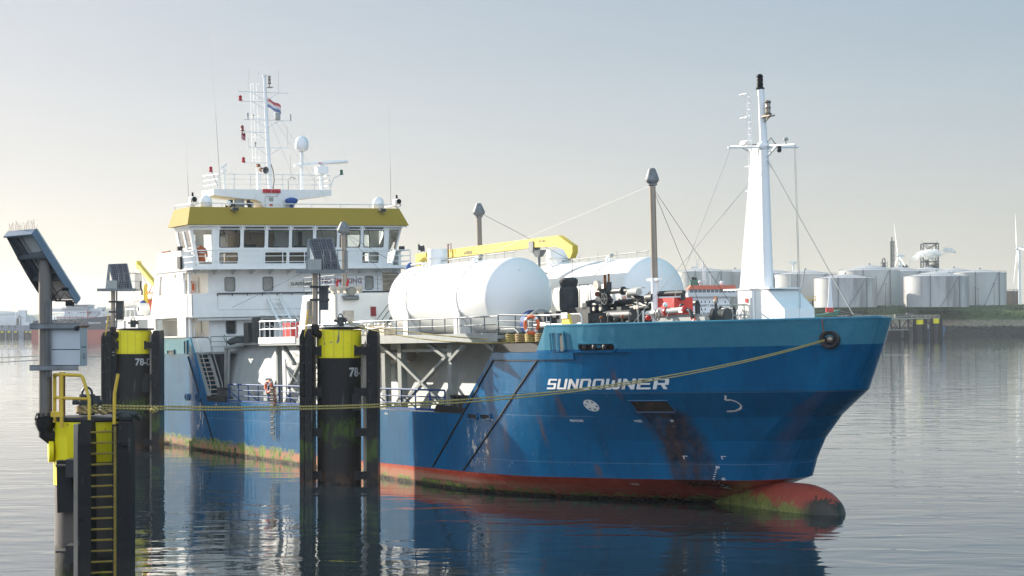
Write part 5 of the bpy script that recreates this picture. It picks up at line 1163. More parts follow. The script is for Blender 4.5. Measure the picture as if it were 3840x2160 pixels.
q = MB(); q.lathe([(.2, -.35), (.42, -.35), (.42, .35), (.2, .35)], (-13.6, -5.8, 9.5), 'Y', 16); q.build('hose_drum', WHITE, ship)
q = MB(); q.box(-18.5, -12.2, -6.6, 6.6, 8.75, 8.92); q.box(-17.8, -14, -6.5, -6.4, 7.36, 8.75); q.box(-4.8, -4.6, -7.5, -3, 13.0, 13.1); q.build('boat_deck', WHITE, ship)
q = MB(); q.box(-5.5, -5.3, -7.0, -6.85, 11.9, 13.2); q.beam((-5.4, -7.1, 13.2), (-3.9, -7.1, 13.2), .1, .1); q.build('rusty_frame', RUST, ship)

# ------------------------------------------------------------------ mooring dolphins
def pile_material(name, zy, cdark=(.015, .0145, .0145), weed_top=3.2):
    m, nt, b = new_mat(name); g = NG(nt); P = g.coords(); sep = g.n('ShaderNodeSeparateXYZ'); nt.links.new(P, sep.inputs[0]); Z = sep.outputs[2]
    f = g.noise(P, 2.2, 6, .6); st = g.noise(g.coords(scale=(2.5, 2.5, .25), loc=(3, 1, 2)), 1.4, 6, .7)
    c = g.mix(g.ramp(f, .3, .7), tuple(.75*x for x in cdark), cdark)
    c = g.mix(g.ramp(st, .62, .72, 0, .5), c, (.22, .21, .20))
    zz = g.math('ADD', Z, g.math('MULTIPLY', g.math('SUBTRACT', f, .5), 2.0))
    c = g.mix(g.ramp(zz, 2.6, 3.1, 1, 0), c, (.018, .016, .014))
    c = g.mix(g.math('MULTIPLY', g.ramp(zz, weed_top-1.2, weed_top-.7), g.math('MULTIPLY', g.ramp(zz, weed_top-.2, weed_top+.1, 1, 0), g.ramp(st, .40, .55))), c, (.06, .10, .015))
    c = g.mix(g.math('MULTIPLY', g.ramp(zz, .2, 1.0, 1, 0), g.ramp(f, .45, .6)), c, (.10, .05, .03))
    nt.links.new(c, b.inputs['Base Color']); b.inputs['Specular IOR Level'].default_value = .25; nt.links.new(g.ramp(zz, 2.2, 3.2, .45, .62), b.inputs['Roughness']); g.bump(f, .4, .03, b); return m
def yellow_material():
    m, nt, b = new_mat('dolphin_yellow'); g = NG(nt); P = g.coords(); f = g.noise(g.coords(loc=(2, 5, 1)), 2.6, 7, .7); h = g.noise(P, 1.0, 3)
    c = g.mix(g.ramp(h, .3, .7), (.80, .66, .008), (.90, .76, .012))
    c = g.mix(g.ramp(f, .66, .69), c, (.22, .19, .08))
    nt.links.new(c, b.inputs['Base Color']); b.inputs['Roughness'].default_value = .45; b.inputs['Specular IOR Level'].default_value = .3; g.bump(h, .15, .05, b); return m
PILE = pile_material('coated_pile', 6.4); YEL = yellow_material()
BOARD = pile_material('fender_board', 6.4, (.011, .0105, .011), 2.2)
EDGE = mat('lit_board_edge', (.30, .25, .20), .7, var=.4, scale=2, stretch=.3, dirt=(.05, .05, .05), dirt_amt=.8)  # pale tone puts the sunlight on the narrow board edges into colour
CELL = mat('solar_cells', (.012, .014, .03), .15, var=.2)
def curved_text(mb, s, rad, a0, z0, size, c=(0, 0), bold=.01):
    return text(mb, s, lambda u, v: (c[0]+rad*math.sin(a0+u/rad), c[1]-rad*math.cos(a0+u/rad), z0+v), size, bold=bold, sx=1.0)
def solar_sign(root, px, py, zb, zt):
    """post, platform, railing and tilted solar panel"""
    q = MB(); q.cyl((px, py, zb), (px, py, zt), .14, n=14); post = q.build('post', BRSTEEL, root)
    q = MB(); q.lathe([(.22, zb-.05), (.22, zb+.03), (.15, zb+.1)], (px, py, 0), n=14); q.tube([(px, py, zb), (px, py, zb-.3), (px+.25, py+.3, zb-.45), (px+.6, py+.6, zb-.45)], .22, n=12); q.build('elbow', BLACK, root)
    q = MB(); q.box(px-.88, px+1.62, py-.8, py+.9, zt, zt+.10); q.box(px-.88, px+1.62, py-.82, py-.78, zt-.05, zt+.14); q.build('platform', STEEL, root)
    q = MB(); rail(q, [(px+.5, py-.75, zt+.1), (px+1.58, py-.75, zt+.1), (px+1.58, py+.85, zt+.1)], 1.02, 2, .36, .022); q.build('railing', STEEL, root)
    TL, TR, BR, BL = Vector((px-.36, py+.5, zt+1.72)), Vector((px+.8, py+.5, zt+1.76)), Vector((px+1.3, py-.35, zt+.12)), Vector((px+.15, py-.35, zt+.1))
    q = MB()
    nv = (TR-TL).cross(BL-TL).normalized()*.03
    q.hexa([TL-nv, TR-nv, BR-nv, BL-nv], [TL+nv, TR+nv, BR+nv, BL+nv]); pan = q.build('solar_panel', CELL, root)
    q = MB()
    for k in range(9):
        t = (k+.5)/9; q.beam(TL.lerp(TR, t)-nv*1.15, BL.lerp(BR, t)-nv*1.15, .008 if k % 3 else .03, .01)
    for k in range(12):
        t = (k+.5)/12; q.beam(TL.lerp(BL, t)-nv*1.15, TR.lerp(BR, t)-nv*1.15, .008, .01)
    q.build('cell_grid', STEEL, pan)
    q = MB()
    for a, b_ in ((TL, TR), (TR, BR), (BR, BL), (BL, TL)): q.beam(a, b_, .07, .07)
    q.beam(TL, (TL.x-.02, py-.3, zt+.1), .12, .05); q.beam(TL, (TL.x, TL.y, zt+.1), .08, .08); q.beam(TR, (TR.x, TR.y, zt+.1), .08, .08); q.beam(TL.lerp(TR, .5), BL.lerp(BR, .5), .08, .06)
    q.build('frame', STEEL, root)
    q = MB(); q.box(px-.30, px+.38, py-.72, py-.35, zt+.12, zt+.66); q.build('battery_box', LGREY, root)
    q = MB()
    for z in (zt-.72, zt-1.38): q.box(px-.25, px+.75, py-.22, py-.17, z-.06, z+.06)
    q.box(px+.22, px+.66, py-.16, py+.3, zt-1.9, zt-.72); q.build('control_box', DGREY, root)
    q = MB(); q.box(px+.2, px+.28, py-.1, py+.05, zb, zt); q.build('cable_tray', STEEL, root)
    return post
def bitt(root, x, y, z, k=1.0):
    q = MB(); q.cyl((x, y, z), (x, y, z+.48*k), .19*k, n=16); q.tube([(x+.12*k*math.cos(a)*1.0, y, z+.48*k+.16*k*math.sin(a)) for a in [math.pi*i/8 for i in range(9)]], .03*k, n=6)
    q.cyl((x-.33*k, y-.02, z+.3*k), (x+.36*k, y-.02, z+.3*k), .06*k, n=8); q.box(x+.17*k, x+.3*k, y-.12*k, y+.1*k, z+.2*k, z+.45*k)
    return q.build('mooring_hook', DGREY, root)
def dolphin(cx, cy, top, label, cols, text_a, ysz, zy0):
    t = thing('mooring_dolphin', label, 'mooring dolphin', (cx, cy, 0), 'steel mooring dolphins')
    r = 1.12
    q = MB(); q.cyl((0, 0, -6), (0, 0, top-.05), r, n=40); q.build('pile', PILE, t)
    q = MB(); q.lathe([(r+.02, zy0), (r+.03, zy0+.01), (r+.03, top-.03)], (0, 0, 0), n=40); yo = q.build('yellow_band', YEL, t)
    q = MB()
    for a in (-2.6, -2.2, -1.72, -1.3, -.9): q.box((r+.035)*math.cos(a)-.006, (r+.035)*math.cos(a)+.006, (r+.035)*math.sin(a)-.01, (r+.035)*math.sin(a)+.01, zy0, top-.05)
    q.build('plate_seams', mat('seam_olive', (.30, .27, .05), .6) if 'seam_olive' not in MATS else MATS['seam_olive'], yo)
    q = MB(); q.lathe([(.02, top-.03), (r+.1, top-.02), (r+.14, top+.04), (r+.1, top+.10), (.02, top+.11)], (.1, 0, 0), n=36); q.build('cap_plate', BLACK, t)
    for (x0, x1, y0, y1, zt, mt) in cols:
        q = MB(); q.hexa([(x0, y0, -5), (x1, y0, -5), (x1, y1, -5), (x0, y1, -5)], [(x0, y0, zt-.35), (x1, y0, zt-.35), (x1, y1, zt-.35), (x0, y1, zt-.35)])
        q.hexa([(x0, y0, zt-.35), (x1, y0, zt-.35), (x1, y1, zt-.35), (x0, y1, zt-.35)], [(x0+.12, y0+.12, zt), (x1-.05, y0+.12, zt), (x1-.05, y1, zt), (x0+.12, y1, zt)])
        o = q.build('fender_board', mt, t)
        if mt is BOARD:
            q = MB()
            for k in range(7): q.cyl((x0+.1+.12*(k % 2), y0-.01, zt-.8-.9*k), (x0+.1+.12*(k % 2), y0-.04, zt-.8-.9*k), .05, n=8)
            q.build('bolts', DGREY, o)
    for z in (6.75, 4.65, 2.6, .4):
        for s_ in (-1, 1):
            q = MB(); q.box(min(s_*.85, s_*1.75), max(s_*.85, s_*1.75), -.75, -.35, z-.2, z+.2); q.box(min(s_*.82, s_*.95), max(s_*.82, s_*.95), -.8, -.3, z-.28, z+.28); q.build('bracket', BLACK, t)
    q = MB()
    for x, z in ((-.25, 5.85), (-.25, 4.3)): q.prism(rrect(x-.18, x+.18, z-.2, z+.2, .08), lambda u, v: (u, -math.sqrt(r*r-u*u)-.03, v), lambda u, v: (u, -math.sqrt(r*r-u*u)+.02, v))
    q.box(.72, 1.12, -.98, -.5, 3.7, 4.55)
    q.split('coating_patch', BLACK, t)
    q = MB()
    for i in range(14): # black tubes painting in slanted ladder shadows across the lit side
        z = 2.9+.27*i
        q.tube([((r+.03)*math.sin(a), -(r+.03)*math.cos(a), z-.15*(a+1.5)) for a in (-1.5, -1.25, -1.05, -.9)], .02, n=4)
    q.build('shadow_lines', BLACK, t)
    q = MB(); curved_text(q, '78-D', r+.03, text_a, 5.45, .62, bold=.02); q.build('number', NUMBER, t, flat=True)
    q = MB()
    for dx in (-.22, .22): q.beam((-1.45+dx, -.9, top-.4), (-1.3+dx, -.7, top+.95), .06, .06)
    for k in range(4): q.beam((-1.67+.04*k, -.88, top-.3+.3*k), (-1.23+.04*k, -.88, top-.3+.3*k), .04, .04)
    q.build('yellow_ladder', SAFEY, t)
    return t
cols2 = [(-1.94, -1.73, -.9, .9, 7.84, BOARD), (-1.65, -1.27, -1.15, .9, 7.86, BOARD), (-1.72, -1.665, -.6, -.5, 7.6, EDGE), (1.27, 1.43, -.55, -.35, 7.3, EDGE), (1.47, 2.04, -1.0, .9, 7.82, BOARD)]
d2 = dolphin(-8.87, 105, 7.86, 'black yellow banded mooring dolphin before the middle of the ship, solar panel on its post', cols2, .53, 1, 6.38)
solar_sign(d2, -1.14, -.9, 8.0, 10.72)
bitt(d2, .08, -.2, 7.98, 1.0)
q = MB(); q.box(-.75, .05, -.9, -.6, 7.98, 8.07); q.box(.3, 1.1, -.7, -.6, 8.05, 8.15); q.build('deck_plates', LGREY, d2)
q = MB(); q.add([(1.15*math.sin(a)*1.0, -1.158*math.cos(a), z) for a, z in ((-.75, 7.82), (.1, 7.82), (.1, 7.25), (.02, 7.12), (-.3, 7.16), (-.62, 7.05), (-.68, 7.4))], [tuple(range(7))]); q.build('bare_patch', mat('bare_patch', (.26, .22, .13), .6, var=.5, scale=4), d2, flat=True)
cols1 = [(-1.95, -1.72, -.9, .9, 7.6, BOARD), (-1.64, -1.26, -1.15, .9, 7.66, BOARD), (1.16, 1.30, -.6, -.35, 7.6, EDGE), (1.34, 1.86, -1.0, .9, 7.70, BOARD)]
d1 = dolphin(-24.80, 134.2, 7.75, 'farther black yellow banded mooring dolphin beside the stern of the ship', cols1, .26, 1, 6.18)
solar_sign(d1, -1.17, -.9, 7.85, 10.3)
bitt(d1, .0, -.2, 7.9, 1.0)

# nearest dolphin at the left edge
cx, cy, top = -9.6, 48.0, 5.96
d0 = thing('mooring_dolphin', 'nearest mooring dolphin at the left edge with a yellow ladder between two black fender boards', 'mooring dolphin', (cx, cy, 0), 'steel mooring dolphins')
PILE0 = pile_material('brown_grey_pile', 6.4, (.11, .095, .085), 2.6)
q = MB(); q.cyl((-.20, 0, -4), (-.20, 0, top-.03), .90, n=44); q.build('pile', PILE0, d0)
q = MB(); q.lathe([(.92, 5.0), (.925, 5.01), (.925, top-.04)], (-.20, 0, 0), n=44); q.lathe([(.93, 4.45), (.93, 5.6)], (-.20, 0, 0), n=20, a0=R(-205), a1=R(-118)); yo = q.build('yellow_band', YEL, d0)
q = MB(); q.cyl((-1.08, -.35, 5.23), (-1.18, -.38, 5.23), .26, n=20); q.build('round_cover', YEL, yo)
q = MB(); q.lathe([(.02, top), (1.0, top), (1.0, top+.06), (.02, top+.07)], (-.1, 0, 0), n=40); q.build('cap_plate', BLKPNT, d0)
for x0, x1, y0 in ((-.26, .04, -1.5), (.61, .93, -1.5)):
    q = MB(); q.hexa([(x0, y0, -3), (x1, y0, -3), (x1, -.9, -3), (x0, -.9, -3)], [(x0, y0, 5.5), (x1, y0, 5.5), (x1, -.9, 5.5), (x0, -.9, 5.5)]); q.hexa([(x0, y0, 5.5), (x1, y0, 5.5), (x1, -.9, 5.5), (x0, -.9, 5.5)], [(x0+.04, y0+.12, top), (x1-.02, y0+.12, top), (x1-.02, -.9, top), (x0+.04, -.9, top)])
    o = q.build('fender_board', BOARD, d0)
    q = MB()
    for k in range(9):
        for dx in (.09, .22): 
            if (k+(dx > .2)) % 2 == 0 or k == 0: q.lathe([(.035, -.02), (.035, .02), (.001, .02)], (x0+dx, y0-.005, 5.4-.42*k), 'Y', 10)
    q.build('bolts', DGREY, o)
    q = MB(); q.box(x0-.10, x0-.005, y0+.02, y0+.6, -3, 5.9); q.build('edge_plate', EDGE if x0 < 0 else BOARD, o)
q = MB(); q.prism([(-.86, 5.05), (-.55, 5.05), (-.45, 3.9), (-.84, 3.85)], lambda u, v: (u, -.98, v), lambda u, v: (u, -.70, v)); q.build('coating_patch', BLACK, d0)
for z in (4.95, 3.0):
    q = MB(); q.box(-.56, -.36, -1.4, -.7, z-.25, z+.15); q.box(-.8, -.38, -1.35, -.8, z-.02, z+.02); q.build('bracket', BLKPNT, d0)
q = MB()
for x in (.585,): q.tube([(x, -1.5, 1.8), (x, -1.5, 5.85)], .035, n=6)
for i in range(17): q.cyl((.03, -1.46, 5.72-.245*i), (.59, -1.46, 5.74-.245*i), .025, n=6)
q.build('ladder', mat('shaded_dirty_yellow', (.22, .15, .02), .6, var=.3, scale=3, dirt=(.08, .05, .03), dirt_amt=.9), d0)  # shade between the boards is put into this darkened, dirty yellow
q = MB()
q.tube([(-1.01, -.5, 5.9), (-1.01, -.5, 7.0), (-.8, -.5, 7.03)], .045, n=8); q.tube([(-.76, -.9, 5.8), (-.76, -.9, 7.0)], .045, n=8)
q.tube([(-1.01, -.5, 7.0), (-.76, -.9, 7.02), (-.30, -1.0, 7.0), (-.24, -1.05, 6.95), (-.03, -1.35, 6.48), (-.02, -1.4, 6.0)], .04, n=8)
q.tube([(-1.01, -.5, 6.48), (-.76, -.9, 6.48), (-.04, -1.3, 6.47)], .035, n=8)
q.box(-1.0, -.72, -.95, -.85, 6.05, 6.17)
q.tube([(.55, -1.42, 5.85), (.56, -1.42, 6.6), (.64, -1.42, 7.04)], .04, n=8)
q.build('yellow_handrail', SAFEY, d0)
q = MB(); q.cyl((-.88, -.3, 6.0), (-.88, -.3, 7.06), .075, n=12); q.build('brown_pipe', RUST, d0)
bitt(d0, -.3, -.3, 6.06, 1.0)
q = MB(); q.lathe([(.17, 5.98), (.2, 6.06), (.17, 6.14), (.1, 6.16)], (.75, -1.0, 0), n=16); q.tube([(.45, -1.0, 6.08), (.65, -1.1, 6.15), (.95, -1.1, 6.12), (1.0, -.8, 6.0)], .06, n=8); q.build('guide_ring', DGREY, d0)
# its tall post with box and backward-leaning panel
q = MB(); q.cyl((-1.335, -.4, 5.9), (-1.335, -.4, 9.9), .155, n=18); q.build('post', mat('grey_brown_post', (.14, .125, .11), .5, metal=.2, var=.25, stretch=.2), d0)
q = MB(); q.lathe([(.17, 6.05), (.24, 5.98), (.24, 5.86), (.17, 5.7)], (-1.335, -.4, 0), n=18)
for k in range(12):
    a = 2*math.pi*k/12; q.beam((-1.335+.20*math.cos(a), -.4+.20*math.sin(a), 6.12), (-1.335+.25*math.cos(a), -.4+.25*math.sin(a), 5.96), .03, .03)
q.tube([(-1.335, -.4, 5.85), (-1.335, -.4, 5.62), (-1.25, -.35, 5.55), (-.95, -.2, 5.55)], [.16, .165, .165, .165], n=14); q.build('elbow', BLACK, d0)
q = MB()
for z in (8.13, 7.17):
    q = MB(); q.box(-1.64, -.52, -.68, -.64, z-.06, z+.06); q.box(-1.64, -.52, -.68, -.56, z+.05, z+.065); q.box(-1.64, -.52, -.68, -.56, z-.065, z-.05)
    q.build('channel_bracket', STEEL, d0)
q = MB(); q.box(-1.17, -.5, -.56, .25, 7.2, 8.1); bx = q.build('equipment_cabinet', mat('cabinet_grey', (.46, .48, .50), .4, var=.04), d0)
q = MB(); q.box(-1.165, -.505, -.565, -.561, 7.58, 7.60); q.build('door_gap', DGREY, bx)
q = MB(); q.box(-1.2, -.46, -.6, .3, 8.1, 8.14); q.build('cabinet_lid', RUST, bx)
q = MB()
for i in range(46):
    x = -1.15+.7*random.random(); y = -.5+.7*random.random(); q.cyl((x, y, 8.14), (x+random.uniform(-.06, .06), y, 8.14+random.uniform(.12, .24)), .004, n=3)
q.build('bird_spikes', STEEL, bx)
q = MB(); q.cyl((-.55, -.70, 8.08), (-.55, -.62, 8.08), .055, n=12); q.build('cable_gland', BLACK, bx)
q = MB()
for i in range(4): q.cyl((-.499, -.3+.12*i, 7.64), (-.49, -.3+.12*i, 7.64), .018, n=8)
for i in range(5): q.box(-.5, -.495, -.25, .0, 7.36+.03*i, 7.37+.03*i)
q.build('vents', BLACK, bx)
q = MB()
for x in (-1.26, -1.16): q.box(x, x+.012, -.66, -.60, 6.95, 8.73)
for i in range(40): q.box(-1.25, -1.16, -.64, -.62, 6.97+.045*i, 6.97+.045*i+.018)
q.build('cable_tray', STEEL, d0)
TL, TR, BR, BL = Vector((-2.16, -.55, 10.30)), Vector((-1.42, -.95, 10.34)), Vector((-.64, .1, 8.76)), Vector((-1.42, .5, 8.76))
nv = (TR-TL).cross(BL-TL).normalized(); 
if nv.y > 0: nv = -nv           # towards the camera side: underside of the panel
PW = mat('panel_underside', (.62, .62, .59), .5, var=.05); PB = mat('panel_flange', (.19, .24, .31), .45, metal=.2, var=.1)
q = MB(); q.hexa([TL-nv*.06, TR-nv*.06, BR-nv*.06, BL-nv*.06], [TL, TR, BR, BL]); pn = q.build('solar_panel', [PW], d0, smooth=20)
q = MB(); q.beam(TL.lerp(TR, .35)+nv*.03, BL.lerp(BR, .35)+nv*.03, .05, .04); q.build('stiffener', LGREY, pn)
q = MB(); off = nv*.20
q.hexa([TR, BR, BR+(TR-TL)*.03, TR+(TR-TL)*.03], [TR+off, BR+off, BR+off+(TR-TL)*.03, TR+off+(TR-TL)*.03]); q.hexa([TL, TR, TR-(BL-TL)*.02, TL-(BL-TL)*.02], [TL+off, TR+off, TR+off-(BL-TL)*.02, TL+off-(BL-TL)*.02]); q.build('side_flange', PB, pn)
q = MB() # curved gusset on the left
npt = 9; A = []; B_ = []
for i in range(npt):
    t = i/(npt-1); p = TL.lerp(BL, t); A.append(p); B_.append(p+nv*(.10+.35*math.sin(math.pi*min(1, t*.9))*.6)+Vector((.10*math.sin(math.pi*t), 0, 0)))
for i in range(npt-1): q.add([A[i], A[i+1], B_[i+1], B_[i], A[i]+Vector((-.02, 0, 0)), A[i+1]+Vector((-.02, 0, 0)), B_[i+1]+Vector((-.02, 0, 0)), B_[i]+Vector((-.02, 0, 0))], [(0, 1, 2, 3), (7, 6, 5, 4), (3, 2, 6, 7)])
mid0 = TL.lerp(TR, .1); q.hexa([TL.lerp(BL, .30)+nv*.0, TR.lerp(BR, .30), TR.lerp(BR, .33), TL.lerp(BL, .33)], [TL.lerp(BL, .30)+nv*.2, TR.lerp(BR, .30)+nv*.2, TR.lerp(BR, .33)+nv*.2, TL.lerp(BL, .33)+nv*.2])
q.hexa([TL.lerp(BL, .62), TR.lerp(BR, .62), TR.lerp(BR, .65), TL.lerp(BL, .65)], [TL.lerp(BL, .62)+nv*.2, TR.lerp(BR, .62)+nv*.2, TR.lerp(BR, .65)+nv*.2, TL.lerp(BL, .65)+nv*.2])
q.hexa([TL.lerp(BL, .0)+nv*.02, TL.lerp(TR, .25)+nv*.02, BL.lerp(BR, .25)+nv*.02, BL+nv*.02], [TL+nv*.06, TL.lerp(TR, .25)+nv*.06, BL.lerp(BR, .25)+nv*.06, BL+nv*.06])
q.build('gusset', mat('gusset_steel', (.13, .145, .16), .5, metal=.2), pn)
q = MB()
for i in range(26):
    t = i/25; p = TL.lerp(TR, t)+Vector((0, 0, .03)); q.cyl(p, p+Vector((random.uniform(-.07, .05), random.uniform(-.05, .05), random.uniform(.10, .24))), .0035, n=3)
for i in range(14): p = TL.lerp(TR, i/13)+Vector((0, 0, .02)); q.ball(p, .018, n=5)
q.build('bird_spikes', RUST, pn)
q = MB(); q.box(-1.1, -.7, -.45, -.38, 8.70, 8.74); q.box(-.85, -.68, -.5, -.3, 8.60, 8.70); q.tube([(-1.18, -.5, 8.75), (-1.0, -.5, 8.95), (-.9, -.4, 9.0)], .012, n=4); q.tube([(-1.0, -.4, 8.75), (-.9, -.4, 8.9), (-.8, -.35, 8.8), (-.7, -.3, 8.78)], .012, n=4); q.box(-.95, -.80, -.42, -.35, 8.95, 9.03); q.build('cable_box', BLACK, d0)
for o in bpy.data.objects:
    if o.parent == d0 and o.name.split('.')[0] in ('post', 'elbow', 'channel_bracket', 'equipment_cabinet', 'cable_tray', 'solar_panel', 'cable_box'): o.location.x += .09
# rope wound on the hook of the nearest dolphin
t = thing('coiled_rope', 'brown yellow rope wound around the hook on top of the nearest dolphin', 'rope', (cx-.3, cy-.3, 6.06))
for k in range(3):
    pass
q = MB(); q.tube([(.23*math.cos(a)*(1+.03*math.sin(5*a)), .23*math.sin(a), .05+.05*a/6.28+.01*math.sin(3*a)) for a in [6.28*3.2*i/60 for i in range(61)]], .04, n=6); q.tube([(.2, -.1, .1), (.45, -.3, .05), (.7, -.32, .12), (.35, -.25, .1), (-.1, -.3, .06)], .04, n=6); q.build('turns', ROPEB, t)
# ------------------------------------------------------------------ mooring lines
def line(name_label, P0, P1, sag, r, m, n=40, group=None, wob=0.0):
    P0 = Vector(P0); P1 = Vector(P1)
    t = thing('mooring_line', name_label, 'mooring line', P0, group)
    pts = [(P1-P0)*u-Vector((0, 0, 4*sag*u*(1-u)))+Vector((0, 0, wob*math.sin(u*20)*u*(1-u))) for u in [i/n for i in range(n+1)]]
    q = MB(); q.tube(pts, r, n=6); q.build('strand', m, t); return t
bowp = SM @ Vector((60.88, -1.75, 6.52))
line('upper yellow green mooring line running from the nearest dolphin to the bow of the ship', (cx-.1, cy-.5, 6.30), bowp, .885, .022, ROPEY, 60, 'mooring lines of the ship', .02)
line('lower yellow green mooring line running just beneath its twin to the bow of the ship', (cx-.1, cy-.55, 6.24), bowp-Vector((.0, 0, .05)), .91, .022, ROPEY, 60, 'mooring lines of the ship', -.02)
kn = thing('rope_knot', 'frayed orange yellow knot where the bow lines leave the nearest dolphin', 'rope knot', (cx+1.15, cy+.35, 6.16))
q = MB()
for k in range(12):
    a = random.random()*6.28; q.tube([(0, 0, 0), (.07*math.cos(a), .06*math.sin(a), .06*math.sin(a*2)), (.12*math.cos(a+.6), .05, .09*math.sin(a+1))], .015, n=4)
q.ball((0, 0, 0), .06, 1.6, 1, 1, n=8); q.build('strands', ROPEY, kn)
hk = Vector((-8.3, 104.9, 8.12))
line('upper pale yellow line from the middle dolphin to the rope coils at the bow', hk, SM @ Vector((43.5, -7.1, 6.75)), .10, .028, ROPEY, 24, 'mooring lines of the ship')
line('lower pale yellow line from the middle dolphin to the rope coils at the bow', hk-Vector((0, 0, .04)), SM @ Vector((44.2, -7.1, 6.66)), .32, .028, ROPEY, 24, 'mooring lines of the ship')
kn = thing('rope_knot', 'yellow knot tied on the cap of the middle dolphin', 'rope knot', tuple(hk))
q = MB()
for k in range(9):
    a = random.random()*6.28; q.tube([(-.3*math.cos(a), 0, .02), (.12*math.cos(a), .06*math.sin(a), .1*math.sin(a*2)), (.32*math.cos(a+.6), -.05, .07)], .03, n=4)
q.build('strands', ROPEY, kn)
line('upper thin pale line leading from the farther dolphin out to the left', (-25.9, 133.4, 6.3), (-62, 133, 5.5), .25, .03, ROPEW, 16, 'thin lines leading left')
line('lower thin pale line leading from the farther dolphin out to the left', (-25.9, 133.4, 6.1), (-62, 133, 5.1), .35, .03, ROPEW, 16, 'thin lines leading left')

# ------------------------------------------------------------------ far shore, right
def land_mat():
    m, nt, b = new_mat('grassy_bank'); g = NG(nt); P = g.coords(); sep = g.n('ShaderNodeSeparateXYZ'); nt.links.new(P, sep.inputs[0]); Z = sep.outputs[2]
    f = g.noise(P, .12, 7, .7); f2 = g.noise(g.coords(loc=(8, 1, 3)), .6, 6, .7)
    z = g.math('ADD', Z, g.math('MULTIPLY', g.math('SUBTRACT', f, .5), 2.0))
    grass = g.mix(g.ramp(f2, .35, .65), (.030, .060, .012), (.10, .15, .03))
    sand = g.mix(g.ramp(f2, .4, .6), (.34, .26, .17), (.17, .13, .09))
    rock = g.mix(g.ramp(f2, .35, .6), (.018, .017, .015), (.055, .048, .036))
    c = g.mix(g.ramp(z, 4.6, 5.4), rock, sand); c = g.mix(g.ramp(z, 7.8, 8.8), c, grass)
    nt.links.new(c, b.inputs['Base Color']); b.inputs['Roughness'].default_value = .95; g.bump(f2, 1, .8, b); return m
q = MB()
PR = [(1052, -1), (1054, .3), (1062, 4.6), (1070, 8.2), (1082, 12.4), (1087, 13.0), (1094, 13.2), (1100, 15.9), (1110, 16.1), (6000, 16.2)]
def land(u, v):
    X = -170+2330*u; i = v*(len(PR)-1); k = min(int(i), len(PR)-2); s_ = i-k
    Y = PR[k][0]+(PR[k+1][0]-PR[k][0])*s_; Z = PR[k][1]+(PR[k+1][1]-PR[k][1])*s_
    tp = min(1, max(0, (X+170)/90)); return (X, Y+5*math.sin(X*.013)*(Y < 1200), -1+(Z+1+.35*math.sin(X*.21+Y)*math.sin(X*.07))*tp**.6)
q.grid(land, 260, len(PR)-1); tag(q.build('shore_bank', land_mat(), smooth=80), kind='structure')
# rock boulders and bushes of the revetment as one mass
q = MB()
for i in range(1500):
    x = random.uniform(120, 330); v = random.random(); z = v*5; y = 1053+z*1.6+random.uniform(-1, 1)+5*math.sin(x*.013); s_ = random.uniform(.4, 1.1)
    c = [(x+random.uniform(-s_, s_), y+random.uniform(-s_, s_), z+random.uniform(-.5, .8)*s_) for _ in range(4)]; q.add(c, [(0, 1, 2), (0, 3, 1), (1, 3, 2), (2, 3, 0)])
tag(q.build('revetment_rocks', mat('shore_rock', (.038, .034, .028), .9, var=.4, scale=.4), flat=True), 'dark wet rock revetment along the foot of the far grassy bank', 'rocks', kind='stuff')
q = MB()
for i in range(5200):
    x = random.uniform(110, 330); z = random.uniform(8.6, 12.8) if random.random() < .8 else 15.6; y = 1070+(z-8.2)*2.9+5*math.sin(x*.013)*1.0; s_ = random.uniform(.3, 1.0)
    if z > 14: y = 1098
    c = [(x+random.uniform(-s_, s_), y+random.uniform(-s_, s_)-.5, z+random.uniform(-.2, 1.0)*s_) for _ in range(3)]; q.add(c, [(0, 1, 2)])
tag(q.build('bank_scrub', mat('scrub_green', (.065, .115, .022), .9, var=.5, scale=.25), flat=True), 'rough green scrub and grass covering the far bank', 'scrub', kind='stuff')
TANKM = mat('storage_tank_white', (.46, .455, .43), .65, var=.13, scale=.09, stretch=.35, dirt=(.28, .26, .22), dirt_amt=.5)
def tank_mat2():
    m, nt, b = new_mat('stained_tank_white'); g = NG(nt); f = g.noise(g.coords(scale=(1, 1, .12)), .16, 6, .6); h = g.noise(g.coords(), .1, 3)
    c = g.mix(g.ramp(h, .3, .7), (.44, .43, .41), (.52, .51, .48)); c = g.mix(g.ramp(f, .47, .66, 0, .85), c, (.19, .175, .16)); nt.links.new(c, b.inputs['Base Color']); b.inputs['Roughness'].default_value = .6; return m
TANKS2 = tank_mat2()
ROOFM = mat('tank_roof', (.42, .42, .43), .6, var=.06, scale=.2)
